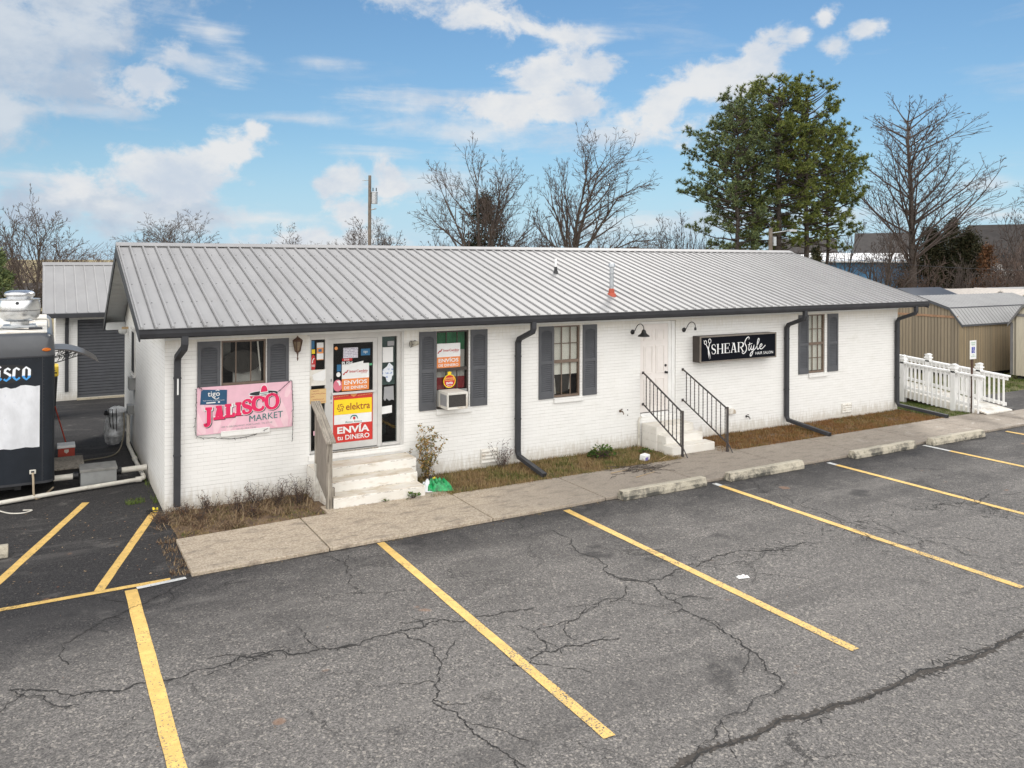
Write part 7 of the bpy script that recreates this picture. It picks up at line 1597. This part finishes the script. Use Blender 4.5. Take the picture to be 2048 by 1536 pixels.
# ------------------------------------------------------------------ litter and odds and ends
M['bagg'] = mat('green_plastic', (.015, .26, .08), .3, .5, 12); M['bagw'] = mat('white_plastic', (.62, .64, .66), .3, .15, 9); M['bagy'] = mat('yellow_plastic_print', (.80, .62, .03), .35, .1)
bg = thing('soil_bag', (4.5, -1.0, 0), 'crumpled bright green plastic bag with yellow top beside the shop steps', 'plastic bag')
def crumple(cx, cy, sx, sy, sz, seed, ang=0, nx=12, ny=9):
    r = random.Random(seed); mb = MB(); idx = {}
    for i in range(nx + 1):
        for j in range(ny + 1):
            u, v = i / nx * 2 - 1, j / ny * 2 - 1; h = (1 - abs(u) ** 3) * (1 - abs(v) ** 3) * sz * r.choice((.45, .7, .9, 1.0, 1.25)) + .003; x, y = u * sx * (1 + r.uniform(-.05, .05)), v * sy * (1 + r.uniform(-.06, .06))
            idx[i, j] = mb.vert((cx + x * math.cos(ang) - y * math.sin(ang), cy + x * math.sin(ang) + y * math.cos(ang), h))
    low = [mb.vert((mb.v[idx[i, j]].x, mb.v[idx[i, j]].y, .0005)) for i, j in [(i, 0) for i in range(nx)] + [(nx, j) for j in range(ny)] + [(i, ny) for i in range(nx, 0, -1)] + [(0, j) for j in range(ny, 0, -1)]]
    rim = [idx[k] for k in [(i, 0) for i in range(nx)] + [(nx, j) for j in range(ny)] + [(i, ny) for i in range(nx, 0, -1)] + [(0, j) for j in range(ny, 0, -1)]]
    for i in range(nx):
        for j in range(ny): mb.f.append([idx[i, j], idx[i+1, j], idx[i+1, j+1], idx[i, j+1]]); mb.m.append(0)
    for k in range(len(rim)): mb.f.append([rim[k], rim[k-1], low[k-1], low[k]]); mb.m.append(0)
    return mb
crumple(4.50, -1.02, .30, .17, .17, 1, -.35, 18, 12).build('bag', M['bagg'], bg); crumple(4.33, -.99, .10, .15, .16, 2, -.3, 6, 6).build('white_print', M['bagw'], bg); crumple(4.50, -.885, .13, .04, .20, 3, -.45, 8, 4).build('yellow_print', M['bagy'], bg); crumple(4.42, -.95, .07, .03, .21, 5, -.45, 4, 4).build('black_print', M['black'], bg)
pk2 = thing('snack_box', (9.25, -1.16, 0), 'crushed white and violet paper carton on the edge of the grass near the left handrail', 'carton')
mb = MB(); mb.M = Matrix.Translation((9.25, -1.16, .0)) @ Matrix.Rotation(.35, 4, 'Z') @ Matrix.Rotation(.12, 4, 'X'); mb.box(-.10, .10, -.07, .07, .0, .12); mb.build('carton', M['paper'], pk2, bevel=.012); mb = MB(); mb.M = Matrix.Translation((9.25, -1.16, .0)) @ Matrix.Rotation(.35, 4, 'Z') @ Matrix.Rotation(.12, 4, 'X'); mb.box(-.09, .02, -.074, -.0705, .01, .08); mb.build('violet_print', mat('violet_print_ink', (.20, .16, .42), .6), pk2)
wp = crumple(6.42, -6.72, .085, .038, .03, 7, -.25, 8, 5); [setattr(v, 'z', v.z + ZA + .004) for v in wp.v]; t = thing('crushed_wrapper', (6.42, -6.72, ZA), 'flattened white and red food wrapper on the open asphalt', 'litter'); wp.build('wrapper', M['paper'], t)
wp = crumple(6.43, -6.73, .05, .02, .034, 8, -.25, 5, 3); [setattr(v, 'z', v.z + ZA + .004) for v in wp.v]; wp.build('red_print', M['red'], t)
tw = thing('twig_pile', (8.6, -1.65, 0), 'small heap of broken brown twigs and leaves on the walk near the green plant', 'twigs')
rr = random.Random(31); segs = []
for k in range(70):
    p = Vector((rr.gauss(8.75, .28), rr.gauss(-1.70, .17), rr.uniform(.006, .03))); a = rr.uniform(-.7, .7) + (3.14 if rr.random() < .5 else 0)
    for i in range(3):
        a += rr.uniform(-.5, .5); q = p + Vector((math.cos(a), math.sin(a), 0)) * rr.uniform(.04, .13); q.z = rr.uniform(.006, .03); segs.append((p, .006, q, .004)); p = q
raw('twigs', *limb_mesh(segs, 4), M['bark'], tw); segs = []
for (x0, y0, L, a) in ((7.95, -1.72, .45, .1), (8.2, -2.2, .6, .25), (9.5, -1.35, .45, .5), (8.6, -1.75, .4, -.6)): segs.append((Vector((x0, y0, .012)), .009, Vector((x0 + L * math.cos(a), y0 + L * math.sin(a), .015)), .005))
raw('pale_sticks', *limb_mesh(segs, 5), M['tan'], tw)
M['litterleaf'] = ramp_mat('fallen_leaves', [(.16, .09, .045), (.26, .17, .09), (.34, .27, .18), (.20, .08, .05)])
r = random.Random(77); vs, fs = [], []
for k in range(420):
    if k < 190: x, y = r.uniform(-2.3, .1), r.uniform(-3.0, 1.2)
    elif k < 290: x, y = r.uniform(0, 22), r.gauss(-3.1, .05)
    else: x, y = r.uniform(-2, 16), r.uniform(-9, -3.1)
    z = ZA + .012 if (y < -3.0 or x < -.04) else .01; s = r.uniform(.008, .022) if k < 290 else r.uniform(.006, .013); a = r.uniform(0, 6.28); b = len(vs); c = Vector((x, y, z)); d = Vector((math.cos(a), math.sin(a), r.uniform(-.1, .3))) * s; e = Vector((-math.sin(a), math.cos(a), r.uniform(-.1, .3))) * s * .5
    vs.extend([c - d, c + e, c + d, c - e]); fs.append((b, b+1, b+2, b+3))
me = bpy.data.meshes.new('fallen_leaves'); me.from_pydata(vs, [], fs); me.materials.append(M['litterleaf']); o = bpy.data.objects.new('fallen_leaves', me); COL.objects.link(o); tag(o, 'scattered fallen leaves on the asphalt', 'leaves', kind='stuff')
yc = thing('cable_bundle', (-.1, .25, -.05), 'tangled yellow and black cable end where the slanted yellow line meets the wall corner', 'cable')
mb = MB(); rr = random.Random(8); mb.tube(catmull([(-.18 + rr.uniform(-.10, .12), .12 + rr.uniform(-.12, .14), ZA + .02 + rr.uniform(0, .06)) for k in range(9)], 5), .009, 6); mb.build('black_cable', M['black'], yc); mb = MB(); mb.tube(catmull([(-.16 + rr.uniform(-.06, .08), .18 + rr.uniform(-.08, .12), ZA + .02 + rr.uniform(0, .05)) for k in range(6)], 5), .012, 6); mb.build('yellow_cable', M['bagy'], yc)
